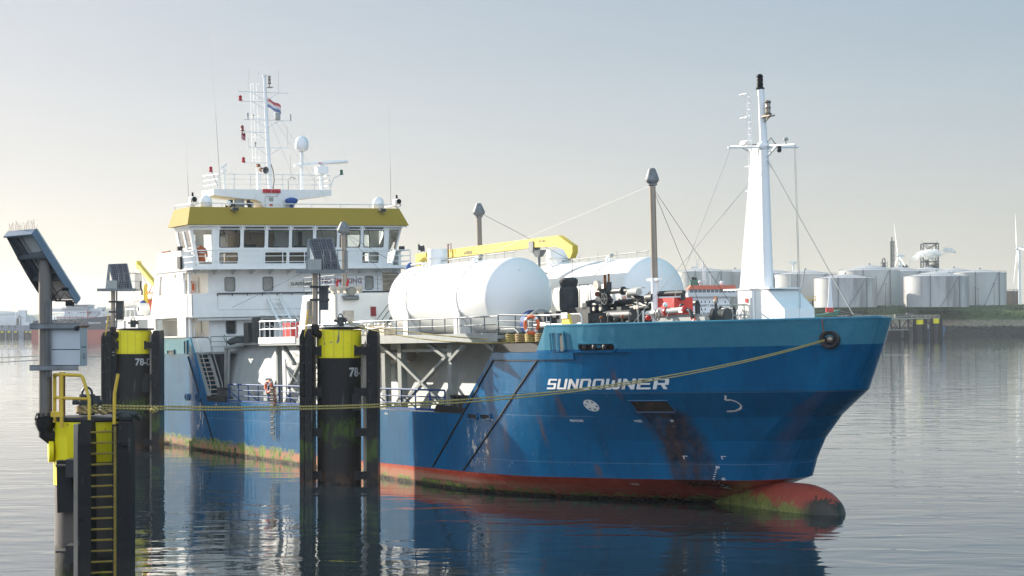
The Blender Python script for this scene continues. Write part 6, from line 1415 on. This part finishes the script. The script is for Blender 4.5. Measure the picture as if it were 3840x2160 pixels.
def storage_tank(x, y, r, zt, zp, label, m=None, z0=15.6):
    t = thing('storage_tank', label, 'storage tank', (x, y, 0), 'white storage tanks on the far bank')
    q = MB(); q.cyl((0, 0, z0), (0, 0, zt), r, n=56, caps=False); q.build('shell', m or TANKM, t)
    q = MB(); q.lathe([(r+.15, zt-.05), (r+.15, zt+.15), (r*.66, zt+(zp-zt)*.42), (r*.33, zt+(zp-zt)*.8), (.8, zp), (.02, zp+.1)], (0, 0, 0), n=48); rf = q.build('roof', ROOFM, t)
    q = MB(); q.cyl((0, 0, zp), (0, 0, zp+.9), .5, n=8); q.tube([((r)*math.cos(a), r*math.sin(a), zt+1.1) for a in [2*math.pi*i/48 for i in range(48)]], .06, n=3, closed=True)
    for i in range(48): a = 2*math.pi*i/48; q.cyl((r*math.cos(a), r*math.sin(a), zt), (r*math.cos(a), r*math.sin(a), zt+1.1), .05, n=3)
    q.build('roof_railing', STEEL, rf)
    q = MB()
    for a in (-112, -58): 
        q = MB(); q.box((r+.4)*math.cos(R(a))-.25, (r+.4)*math.cos(R(a))+.25, (r+.4)*math.sin(R(a))-.25, (r+.4)*math.sin(R(a))+.25, z0, zt+.6); q.build('riser_pipe', STEEL, t)
    q = MB()
    for i in range(14):
        a = R(-95+i*2.4); a2 = R(-95+(i+1)*2.4); q.beam(((r+.5)*math.cos(a), (r+.5)*math.sin(a), z0+(zt-z0)*i/14), ((r+.5)*math.cos(a2), (r+.5)*math.sin(a2), z0+(zt-z0)*(i+1)/14), .2, .25)
    q.build('spiral_stair', STEEL, t)
    return t
TK = [(106.3, 1135.6, 15.6, 35.2, 37.7, 'pale storage tank leftmost of all, rising behind the orange topped ship bridge'),
(125.4, 1152, 15.6, 35.3, 37.3, 'storage tank mostly hidden behind the foremast'),
(143.7, 1140, 17.6, 34.1, 36.7, 'storage tank just right of the foremast, left of the lone red and white mast'),
(160.5, 1120, 17.0, 33.1, 35.9, 'storage tank behind the left edge of the stained front tank'),
(194.9, 1116.2, 16.2, 35.0, 38.4, 'tall storage tank directly behind the first stained front tank'),
(215.7, 1141.4, 16.4, 35.0, 37.9, 'back row storage tank in front of the steam plume'),
(236.9, 1166.4, 16.4, 35.3, 38.3, 'back row storage tank below the dark lattice process tower'),
(249.5, 1155.8, 15.8, 34.7, 37.5, 'back row storage tank right of the lattice tower'),
(259.2, 1134.4, 14.4, 34.1, 36.2, 'storage tank at the right end of the back row')]
for a in TK: storage_tank(*a)
storage_tank(175.5, 1078, 16.4, 30.1, 32.6, 'lower stained storage tank in front with the small white crane mast before it', TANKS2, 15.0)
storage_tank(223.4, 1078, 16.9, 30.9, 33.8, 'lower storage tank in front with dark soot streaks on its left half', TANKS2, 15.0)
storage_tank(272, 1140, 9.5, 24.0, 24.6, 'low brown tank at the right edge of the picture', mat('brown_tank', (.24, .15, .10), .8, var=.2, scale=.3))
t = thing('perimeter_fence', 'long grey mesh fence along the top of the far bank', 'fence', (100, 1088, 13))
q = MB()
for i in range(90): q.cyl((2.6*i, 0, 0), (2.6*i, 0, 2.4), .07, n=4)
for z in (.6, 1.5, 2.35): q.box(0, 234, -.03, .03, z, z+.07)
q.build('mesh_panels', STEEL, t)
for x, y, z0, z1, lb in ((173.9, 1055, 11, 24, 'double lamp'), (197.8, 1056, 13, 27.4, 'a'), (229.6, 1056, 13, 27, 'b'), (245.3, 1056, 13, 25.5, 'c'), (248.1, 1062, 13, 24.8, 'd'), (256.6, 1062, 13, 27.6, 'e')):
    lab = {'double lamp': 'light pole with two lamps in front of the first stained tank', 'a': 'light pole between the two stained front tanks', 'b': 'light pole in front of the soot streaked tank', 'c': 'light pole right of the soot streaked tank', 'd': 'shorter light pole before the rightmost tanks', 'e': 'light pole before the right end of the tank row'}[lb]
    t = thing('light_pole', lab, 'light pole', (x, y+28, z0), 'light poles on the far bank')
    q = MB(); q.cyl((0, 0, -2), (0, 0, z1-z0), .16, .10, n=6); q.build('pole', DGREY, t)
    q = MB(); q.box(-.7, -.2, -.2, .2, z1-z0-.1, z1-z0+.15); q.box(.2, .7, -.2, .2, z1-z0-.1, z1-z0+.15); q.box(-.3, .3, -.06, .06, z1-z0-.05, z1-z0+.02); q.build('lamps', DGREY, t)
TURB = mat('turbine_white', (.72, .73, .74), .5, var=.03)
def turbine(x, y, z, L, angs, label, yaw=70, k=1.0):
    t = thing('wind_turbine', label, 'wind turbine', (x, y, 0), 'wind turbines beyond the tanks')
    q = MB(); q.cyl((0, 0, 10), (0, 0, z-1), 1.5*k, .95*k, n=16); q.build('tower', TURB, t)
    ya = R(yaw); ax = Vector((math.cos(ya), -math.sin(ya), 0)); sd_ = Vector((math.sin(ya), math.cos(ya), 0))
    q = MB(); q.beam(Vector((0, 0, z))-ax*3.5*k, Vector((0, 0, z))+ax*1.6*k, 2.0*k, 2.0*k); q.ball(Vector((0, 0, z))+ax*2.2*k, 1.1*k, n=10); q.build('nacelle', TURB, t)
    for a in angs:
        d = sd_*math.sin(R(a))+Vector((0, 0, math.cos(R(a)))); c0 = Vector((0, 0, z))+ax*2.2*k; pr = ax.cross(d)
        q = MB(); vs = []
        for s_, w_ in ((.02, .4), (.12, 1.15), (.3, .95), (.6, .6), (.85, .35), (1, .08)):
            c = c0+d*L*s_; vs += [c-pr*w_*.4*k, c+ax*.18*w_*k, c+pr*w_*k, c-ax*.18*w_*k]
        q.add(vs, [(4*i+j, 4*i+(j+1) % 4, 4*i+4+(j+1) % 4, 4*i+4+j) for i in range(5) for j in range(4)]+[(20, 21, 22, 23)]); q.build('blade', TURB, t)
    return t
turbine(143.1, 1600, 49.9, 17, (-27, 38, 180), 'wind turbine with two raised blades above the orange topped ship', 20, .8)
turbine(220.1, 1600, 53.9, 23, (8, -98, 175), 'wind turbine with one blade pointing left, seen right of the foremast', 15, .75)
turbine(303.5, 1600, 58.5, 27, (-13, 215, 130), 'wind turbine beside the lattice flare mast', 160, .9)
turbine(396.5, 1600, 63.9, 28, (-4, 190, 100), 'wind turbine at the right edge of the picture', 155, .95)
LAT = mat('lattice_steel', (.10, .11, .11), .6)
def lattice(t, x0, x1, y0, y1, z0, z1, n, r):
    q = MB()
    for x in (x0, x1):
        for y in (y0, y1): q.cyl((x, y, z0), (x, y, z1), r, n=4)
    for i in range(n):
        a, b_ = z0+(z1-z0)*i/n, z0+(z1-z0)*(i+1)/n
        for y in (y0, y1):
            q.tube([(x0, y, a), (x1, y, b_)], r*.6, n=3); q.tube([(x1, y, a), (x0, y, b_)], r*.6, n=3); q.tube([(x0, y, b_), (x1, y, b_)], r*.7, n=3)
        for x in (x0, x1): q.tube([(x, y0, a), (x, y1, b_)], r*.6, n=3)
    return q
t = thing('flare_mast', 'tall thin dark lattice mast between two turbines', 'lattice mast', (232.3, 1250, 0)); lattice(t, -1.0, 1.0, -1, 1, 16, 56, 14, .2).build('lattice', LAT, t)
q = MB(); q.cyl((-.3, 0, 16), (-.3, 0, 59), .45, n=8); q.box(-1.4, 1.4, -1.2, 1.2, 56, 56.4); q.build('flare_pipe', LAT, t)
t = thing('process_tower', 'broad dark lattice process tower behind the steam plume', 'tower', (255, 1250, 0)); lattice(t, -4.6, 4.6, -4, 4, 16, 55, 7, .42).build('lattice', LAT, t)
q = MB()
for z in (25, 32, 39.5, 47.5, 54.8): q.box(-4.8, 4.8, -4.2, 4.2, z, z+.5)
q.cyl((-1.6, 0, 16), (-1.6, 0, 47), 1.2, n=10); q.cyl((2.2, 1, 16), (2.2, 1, 42), 1.1, n=10); q.box(3.0, 5.2, -1, 1, 16, 43); q.box(-3.2, .5, -2, 2, 48, 50)
for x in (-4.6, 4.6): q.cyl((x, 0, 55), (x, 0, 57), .12, n=4)
q.build('vessels_and_floors', LAT, t)
t = thing('process_column', 'short dark process column with a looped pipe left of the flare mast', 'process column', (227, 1250, 0))
q = MB(); q.cyl((0, 0, 16), (0, 0, 43.5), 1.3, n=10); q.box(-2, 2, -1.6, 1.6, 41, 41.4); q.box(-1.9, 1.9, -1.5, 1.5, 43, 43.3); q.tube([(-.8, 0, 43), (-.8, 0, 45.4), (0, 0, 46.2), (.8, 0, 45.4), (.8, 0, 43)], .4, n=8)
for x in (-2, 2): q.cyl((x, -1.6, 41), (x, -1.6, 44.3), .12, n=4)
q.build('column', LAT, t)
t = thing('chimney_top', 'low dark chimney cluster giving off the white plume', 'chimney', (240, 1250, 0))
q = MB(); q.cyl((-1, 0, 16), (-1, 0, 42), .7, n=10); q.cyl((.8, 0, 16), (.8, 0, 42.3), .6, n=10); q.box(-2, 2, -1, 1, 40.5, 41.2); q.build('stacks', LAT, t)
# steam plume: a volume of puffs
def steam_mat():
    m = bpy.data.materials.new('steam'); m.use_nodes = True; nt = m.node_tree; g = NG(nt)
    nt.nodes.remove(nt.nodes['Principled BSDF']); pv = g.n('ShaderNodeVolumePrincipled'); pv.inputs['Color'].default_value = (1, 1, 1, 1); pv.inputs['Anisotropy'].default_value = .0
    n = g.noise(g.coords(), .5, 3, .5); nt.links.new(g.ramp(n, .22, .55, .1, .9), pv.inputs['Density']); nt.links.new(pv.outputs[0], nt.nodes['Material Output'].inputs['Volume']); return m
t = thing('steam_plume', 'white steam drifting right from the chimney in front of the lattice tower', 'steam', (240, 1243, 42))
q = MB()
pl_ = [(0, 0, .5), (1.2, 1.2, .8), (3, 2.8, 1.2), (5.2, 4.4, 1.7), (7.6, 5.6, 2.1), (10.4, 6.6, 2.4), (13.4, 6.9, 2.9), (16.2, 7.0, 2.9), (18.6, 6.4, 2.3), (21.8, 6.9, 1.3), (23.6, 8.8, 1.9), (26.4, 8.6, 1.8), (28.6, 7.6, 1.1), (12, 4.8, 1.8), (15, 4.8, 1.9)]
for x, z, r in pl_:
    q.ball((x, 0, z), r*.95, 1.25, 1, .9, n=16)
    for k in range(4): a = random.random()*6.28; q.ball((x+r*1.0*math.cos(a), random.uniform(-1, 1)*r*.4, z+r*.75*math.sin(a)), r*random.uniform(.25, .45), 1.2, 1, .9, n=10)
o = q.build('puffs', steam_mat(), t, smooth=180)
o['kind'] = 'stuff'

# ------------------------------------------------------------------ ships and jetty in the middle distance, right
ORTOP = mat('orange_red_top', (.60, .10, .035), .5)
t = thing('coaster_ship', 'white ship bridge with an orange red top seen behind the red deck gear', 'ship', (62.5, 650, 0))
q = MB(); q.prism([(-14, 9.2), (-6, 7.5), (20, 8.2), (38, 10.4), (42.3, 11.6), (40.5, 8.0), (39.0, 0), (38, -2), (-14, -2)], lambda u, v: (u, 3, v), lambda u, v: (u, 14, v)); q.build('hull', GREENP, t)
q = MB(); q.box(-6.4, 6.6, 0, 9, 7, 15.9); hs_ = q.build('accommodation', WHITE2, t)
for z in (14.2, 11.9):
    for i, x in enumerate((-5.4, -3.6, -2.4, -1.2, .2, 1.4, 2.8, 5.2)):
        if z < 13 and i in (1, 4, 6): continue
        q = MB(); q.box(x-.17, x+.17, -.06, -.01, z-.32, z+.32); q.build('porthole', GLASSD, hs_)
q = MB(); text(q, 'SAFETY FIRST', lambda u, v: (-2.9+u, -.05, 12.75+v), .95, bold=.02, sx=.95); text(q, 'NO SMOKING', lambda u, v: (-2.5+u, -.05, 10.25+v), .95, bold=.02); q.build('lettering', INK, hs_, flat=True)
q = MB(); q.hexa([(-6.7, -1.2, 15.9), (8.6, -1.2, 15.9), (8.6, 7, 15.9), (-6.7, 7, 15.9)], [(-6.9, -1.5, 17.2), (8.8, -1.5, 17.2), (8.8, 7, 17.2), (-6.9, 7, 17.2)]); q.box(-6.5, 8.4, -1.3, 7, 17.2, 18.2, 1)
q.hexa([(-6.8, -1.6, 18.2), (8.7, -1.6, 18.2), (8.7, 7, 18.2), (-6.8, 7, 18.2)], [(-5.8, -1.0, 19.5), (8.2, -1.0, 19.5), (8.2, 7, 19.5), (-5.8, 7, 19.5)], 2); brg = q.build('bridge', [WHITE2, GLASSD, ORTOP], t)
q = MB()
for i in range(12): q.box(-6.3+1.32*i, -6.15+1.32*i, -1.36, -1.3, 17.2, 18.2)
q.build('window_posts', WHITE2, brg)
q = MB(); q.cyl((-1.6, 2, 19.5), (-1.6, 2, 28), .15, n=6); q.cyl((-1.0, 2, 19.5), (-1.0, 2, 25), .12, n=6)
for i in range(7): q.box(-2.4, -.2, 1.9, 2.1, 20.5+.9*i, 20.58+.9*i)
q.tube([(-1.6, 2, 24), (-3.0, 2, 24)], .07, n=4); q.tube([(-1.2, 2, 20), (.6, 2, 23)], .1, n=4); q.cyl((.6, 2, 19.5), (.6, 2, 23), .12, n=5); q.box(-.1, 1.3, 1.9, 2.1, 23, 23.2); q.build('mast', WHITE2, brg)
q = MB(); q.ball((-2.8, 1, 20.6), .55, n=10); q.cyl((-2.8, 1, 19.5), (-2.8, 1, 20.4), .15); q.ball((4.2, 1, 20.3), .65, n=10); q.cyl((4.2, 1, 19.5), (4.2, 1, 20.2), .2); q.split('dome', WHITE2, brg)
q = MB(); q.box(-5.6, -2.9, 3, 6, 19.5, 21.3, 0); q.cyl((-4.6, 4, 21.3), (-4.8, 4, 22.2), .5, n=10, m=1); q.cyl((-3.8, 4, 21.3), (-4.0, 4, 22.1), .5, n=10, m=1); q.build('funnel', [GREENP, BLACK], t)
q = MB(); text(q, 'H', lambda u, v: (31.8+u, 2.95, 8.6+v), 1.1, bold=.03); q.build('hull_letter', WHITE2, t, flat=True)
q = MB(); q.prism([(38.1, 11.5), (40.2, 11.5), (39.9, 15), (39.6, 22), (39.0, 22), (38.6, 14)], lambda u, v: (u, 5, v), lambda u, v: (u, 5.6, v), 0); q.box(37.9, 40.3, 4.6, 6, 10.8, 12.3, 1); q.cyl((39.3, 5.3, 22), (39.3, 5.3, 24), .1, n=4, m=0); q.box(38.4, 40.6, 5.2, 5.3, 20.2, 20.3, 0); q.build('fore_mast', [WHITE2, RED], t)
q = MB(); q.beam((29.4, 5, 15.6), (31.2, 5, 24.6), .35, .35, m=1); q.box(26.5, 34.5, 3, 6, 14.6, 14.9, 0)
for i in range(8): q.box(26.6+1.1*i, 26.8+1.1*i, 3, 3.1, 14.9, 15.9, 0); 
q.box(26.5, 34.5, 3, 3.05, 15.8, 15.9, 0)
for x in (28, 31, 33.5): q.box(x-.2, x+.2, 4, 4.4, 8, 14.6, 2)
q.beam((28, 4, 11), (33.5, 4, 14), .2, .2, m=2); q.build('manifold_crane', [SAFEY, LGREY, DGREY], t)
q = MB(); q.cyl((26.3, 4, 8), (26.3, 4, 35), .14, .06, n=5); q.build('pole_mast', WHITE2, t)
q = MB()
for i in range(10): q.cyl((7+2*i, 3, 9), (7+2*i, 3, 13.5-.3*(i % 3)), .14, n=4)
q.box(7, 26, 3, 3.3, 10.5, 10.7); q.box(8, 14, 4, 6, 9, 12.2); q.build('deck_pipework', LGREY, t)
# jetty with its own small dolphins
t = thing('jetty', 'low white railed jetty walkway on dark braced legs right of the bow', 'jetty', (140, 882, 0))
q = MB(); q.box(0, 44, 0, 3, 8.8, 9.2); q.box(20, 31, 0, 3, 3.9, 4.2); q.build('deck', LGREY, t)
q = MB(); rail(q, [(0, 0, 9.2), (44, 0, 9.2)], 1.2, 3, 2.0, .07); q.build('railing', mat('jetty_cream', (.55, .52, .42), .6), t)
q = MB()
for i in range(12): q.cyl((1+3.7*i, 1, -2), (1+3.7*i, 1, 8.8), .5, n=6)
for i in range(11): q.beam((1+3.7*i, .8, 4 if i % 2 else 8.6), (4.7+3.7*i, .8, 8.6 if i % 2 else 4), .35, .35)
q.box(20.5, 31, .5, 2.8, -2, 3.9)  # black block filling in the shadow beneath the lower landing
q.build('legs_and_shade_block', BLACK, t)
q = MB()
for dx in (-.3, .3): q.cyl((28+dx, -.3, .5), (28+dx, -.3, 9), .06, n=4)
for i in range(18): q.cyl((27.7, -.3, .6+.45*i), (28.3, -.3, .6+.45*i), .04, n=4)
q.build('access_ladder', LGREY, t)
q = MB(); q.box(25, 31.5, -.2, 2.8, 9.25, 10.8); q.box(30, 33, .2, 2.2, 10.8, 11.4); q.cyl((33, 1, 11), (33, 1, 12.8), .1, n=4); q.cyl((34.5, 1, 9), (34.5, 1, 12.4), .1, n=4); q.tube([(31.8, 1, 12.6), (34.6, 1, 12.2)], .1, n=4); q.build('jetty_shelter', [mat('jetty_dark', (.10, .10, .09), .7)], t)
def small_dolphin(x, y, r, zt, yb, label, group, pane=False, w2=.5):
    t = thing('mooring_dolphin', label, 'mooring dolphin', (x, y, 0), group)
    q = MB(); q.cyl((0, 0, -3), (0, 0, zt), r, n=18); q.build('pile', BLKPNT, t)
    q = MB(); q.cyl((0, 0, yb), (0, 0, zt+.02), r+.05, n=18); q.build('yellow_band', YEL, t)
    q = MB(); q.box(-r-w2, -r+.0, -1.2, .5, -3, zt+.2); q.box(r+.0, r+w2, -1.2, .5, -3, zt+.2); q.split('fender_board', BLACK, t)
    if pane:
        q = MB(); q.cyl((-.2, 0, zt), (-.2, 0, zt+1.6), .12, n=6); q.hexa([(-.8, 0, zt+1.6), (.4, 0, zt+1.6), (.4, .3, zt+1.6), (-.8, .3, zt+1.6)], [(-.9, .3, zt+3.2), (.3, .3, zt+3.2), (.3, .6, zt+3.2), (-.9, .6, zt+3.2)]); q.build('solar_panel', DGREY, t)
    return t
small_dolphin(174.2, 876, 1.7, 8.4, 6.4, 'left one of two small yellow topped dolphins by the jetty right of the bow', 'jetty dolphins', False, 1.5)
small_dolphin(181.2, 876, 1.5, 8.8, 6.8, 'right one of two small yellow topped dolphins by the jetty right of the bow', 'jetty dolphins', False, 1.2)
for a, b_, s_, lb in (((113.5, 660, 12.5), (172.5, 879, 10.2), 1.5, 'upper pale line running from the green ship to the jetty'), ((113.5, 660, 11.9), (174, 876, 9.3), 1.8, 'lower pale line running from the green ship to the jetty')):
    line(lb, (102, 655, a[2]-.6), b_, s_, .09, ROPEW, 12, 'lines from the green ship')
t = thing('small_barge', 'small blue and white boat moored behind the jetty dolphins', 'boat', (182, 885, 0))
q = MB(); q.prism([(-6, -.5), (3.8, -.5), (5.4, 4.2), (4.6, 6.0), (-6, 4.4)], lambda u, v: (u, 0, v), lambda u, v: (u, 4, v)); q.build('hull', mat('barge_blue', (.05, .12, .22), .5), t)
q = MB(); q.box(-4, -.5, .5, 3.5, 4.4, 6.8); q.box(-3, 2.8, -.05, 4, 4.5, 4.9); q.build('cabin', WHITE2, t)
for x, lb in ((209.4, 'left of two white birds'), (213.2, 'right of two white birds')):
    t = thing('gull', lb+' sitting on the dark rocks of the far bank', 'bird', (x, 1053.5, 1.0)); q = MB(); q.ball((0, 0, .3), .45, 1.2, .7, .7, n=8); q.ball((.4, 0, .7), .2, n=6); q.build('body', WHITE2, t)
for x in range(4):
    xx = (268, 273, 280, 288)[x]
    t = thing('bush', ['round bush at the left end of the clump at the right edge of the bank', 'second bush of the clump at the right edge of the bank', 'third bush of the clump at the right edge of the bank', 'bush at the outermost right end of the clump on the bank'][x], 'bush', (xx, 1092, 13.5), 'bushes on the far bank')
    q = MB()
    for i in range(420):
        a, b_, r = random.uniform(0, 6.28), random.uniform(0, 1), random.uniform(.4, 1)**.5*(3.2+.4*x)
        p = Vector((r*math.cos(a)*math.sqrt(1-b_*b_)*1.3, r*math.sin(a)*math.sqrt(1-b_*b_), r*b_)); q.add([p+Vector([random.uniform(-.5, .5) for _ in range(3)]) for _ in range(3)], [(0, 1, 2)])
    q.build('foliage', mat('bush_green%d' % x, (.07+.01*x, .11, .03), .9, var=.5, scale=.6), t, flat=True)
    q = MB(); q.cyl((0, 0, -1), (0, 0, 1.5), .2, n=6); q.build('stem', RUST, t)

# ------------------------------------------------------------------ far left: ships, mounds and dolphins
HL = mat('tanker_black', (.03, .035, .05), .6, var=.1, scale=.1); HR = mat('tanker_red', (.38, .09, .06), .7, var=.15, scale=.1)
t = thing('tanker_ship', 'hazy black hulled tanker with red bottom and pale superstructure at the far left', 'ship', (-220, 1004, 0))
TH = [(-16, -2), (21.3, -2), (20.5, 4.9), (23.2, 11.7), (14, 10.9), (2, 10.6), (-14.8, 9.4), (-15.5, 4.9)]
q = MB(); q.prism([(-15.6, 4.9), (20.5, 5.0), (23.2, 11.7), (13, 10.7), (-14.8, 9.4)], lambda u, v: (u, 0, v), lambda u, v: (u-8, 60, v)); th = q.build('hull', HL, t)
q = MB(); q.prism([(-15.6, -2), (20.3, -2), (20.55, 5.0), (-15.6, 4.9)], lambda u, v: (u, -.1, v), lambda u, v: (u-8, 60, v)); q.build('boot_topping', HR, t)
q = MB(); text(q, 'PERSEUS STAR', lambda u, v: (12.3+u, -.06, 7.9+v), 1.0, bold=.015, sx=.95); q.build('name', WHITE2, th, flat=True)
q = MB(); q.prism(rrect(20.8, 21.6, 8.2, 9.6, .38), lambda u, v: (u, -.06, v), lambda u, v: (u, -.02, v)); q.build('hawse_light', WHITE2, th)
PSM = mat('hazy_white', (.62, .62, .62), .7, var=.05, scale=.1)
q = MB(); q.box(-6, 5.5, 30, 45, 9, 15.3); q.box(-15, 12.6, 32, 38, 14.0, 15.6); q.prism([(5.5, 9), (12.6, 14.2), (12.6, 14.9), (8, 14.9), (5.5, 12)], lambda u, v: (u, 33, v), lambda u, v: (u, 37, v)); q.box(-7, 6, 29, 44, 15.3, 16.2); q.box(-4.7, 6.6, 28, 43, 16.2, 17.6); sup = q.build('superstructure', PSM, t)
q = MB(); q.box(-4.5, 6.4, 27.9, 27.98, 16.6, 17.2)
for i in range(6): q.box(-4+1.5*i, -3.3+1.5*i, 29.9, 29.98, 13.2, 13.7)
q.build('windows', DGREY, sup)
q = MB(); q.cyl((-14, 20, 9), (-12.4, 20, 20.5), .2, n=5); q.cyl((-12, 20, 9), (-12.2, 20, 20.5), .2, n=5); q.cyl((-13, 20, 9), (-11.6, 20, 19.5), .15, n=5)
for x in (1.6, 16.0): q.box(x, x+.35, 10, 10.5, 10.5, 13.2); q.box(x+3.0, x+3.35, 10, 10.5, 10.5, 13.2); q.box(x, x+3.4, 10, 10.6, 12.9, 13.4); q.prism([(x, 13.4), (x+3.4, 13.4), (x+1.2, 14.2)], lambda u, v: (u, 10, v), lambda u, v: (u, 10.6, v))
q.beam((15.5, 9, 14.6), (17.5, 9, 12.9), .3, .3); q.split('gantry_member', PSM, t)
q = MB(); q.cyl((10.8, 5, 10), (10.8, 5, 14.5), .25, n=6); q.box(10.0, 11.7, 4.8, 5.2, 13.2, 13.5)
for i in range(16): q.cyl((-3+1.1*i, 3, 10), (-3+1.1*i, 3, 11.2), .12, n=4)
q.box(-4, 16, 3, 3.4, 10.9, 11.2); q.build('deck_piping', mat('hazy_rust', (.35, .08, .06), .7), t)
t = thing('tanker_ship', 'faint grey tanker almost lost in the haze at the left edge', 'ship', (-318, 1300, 0))
q = MB(); q.prism([(-30, -1), (12.3, -1), (12.3, 7.0), (-30, 6.6)], lambda u, v: (u, 0, v), lambda u, v: (u, 40, v)); q.build('hull', mat('hazy_blue_hull', (.13, .16, .20), .8), t)
q = MB(); q.box(-20, 4, 10, 25, 7, 13.2); q.box(1, 7, 10, 22, 7, 11.5); q.box(2, 7, 10, 14, 12, 16.6); q.cyl((0, 12, 13), (0, 12, 19.5), .2, n=5)
for i in range(9): q.box(-16+2.4*i, -15.4+2.4*i, 8, 8.5, 7, 9.5+1.5*(i % 3))
q.box(6, 11, 5, 8, 6.5, 9); q.build('superstructure', PSM, t)
q = MB()
def hill(u, v):
    x = -700+1000*u; y = 1700+v*900; h = 8+9*math.exp(-((x+400)/70)**2)+8*math.exp(-((x+345)/45)**2)+5*math.exp(-((x+250)/90)**2)+4*math.sin(x*.011)+2.0*math.sin(x*.05)
    return (x, y, max(-1, h)*math.sin(math.pi*min(1, v*1.2+.0))**.5 if v > 0 else -1)
q.grid(hill, 120, 8); tag(q.build('hills', mat('far_land', (.10, .12, .09), .95, var=.2, scale=.02), smooth=80), kind='structure')
t = thing('storage_dome', 'faint grey storage dome on the skyline behind the far left ships', 'dome', (-410, 1640, 0)); q = MB(); q.lathe([(34, 0), (33, 8), (26, 14), (14, 17.5), (.1, 18.6)], (0, 0, 0), n=32); q.build('shell', mat('dome_grey', (.35, .36, .36), .7), t)
t = thing('storage_dome', 'second paler storage dome nearer the black tanker on the left skyline', 'dome', (-352, 1640, 0)); q = MB(); q.lathe([(30, 0), (29, 7), (23, 12.5), (12, 15.5), (.1, 16.4)], (0, 0, 0), n=32); q.build('shell', MATS['dome_grey'], t)
t = thing('control_tower', 'faint grey port tower on the skyline left of the ship', 'tower', (-302, 1500, 0)); q = MB(); q.box(-2.6, 2.6, 0, 5, 0, 17.5); q.box(-1.6, 3.6, -1, 5, 17.5, 20); q.build('tower_block', PSM, t)
for x, lb in ((-273.7, 'leftmost of the three small far dolphins at the left'), (-270.1, 'middle one of the three small far dolphins at the left'), (-266.5, 'right one of the three small far dolphins at the left')):
    small_dolphin(x, 1100, .85, 4.0, 3.2, lb, 'far dolphins at the left', True)
small_dolphin(-260.8, 1100, .8, 3.9, 3.2, 'left of a close pair of far dolphins beside the black tanker', 'far dolphins at the left')
small_dolphin(-258.6, 1100, .8, 3.8, 3.1, 'right of a close pair of far dolphins beside the black tanker', 'far dolphins at the left')
# ------------------------------------------------------------------ haze
def haze_mat(d):
    m = bpy.data.materials.new('haze'); m.use_nodes = True; nt = m.node_tree; nt.nodes.remove(nt.nodes['Principled BSDF'])
    pv = nt.nodes.new('ShaderNodeVolumePrincipled'); pv.inputs['Color'].default_value = (.86, .92, 1.0, 1); pv.inputs['Density'].default_value = d; pv.inputs['Anisotropy'].default_value = .5
    nt.links.new(pv.outputs[0], nt.nodes['Material Output'].inputs['Volume']); return m
HZ = 1
if HZ:
    q = MB(); q.box(-1500, 2600, -60, 6500, -7, 125)
    hz = q.build('haze', haze_mat(.00008), flat=True); tag(hz, 'pale haze over the whole harbour', 'haze', kind='stuff')
scene.cycles.volume_bounces = 3; scene.cycles.max_bounces = 8; scene.cycles.transparent_max_bounces = 16
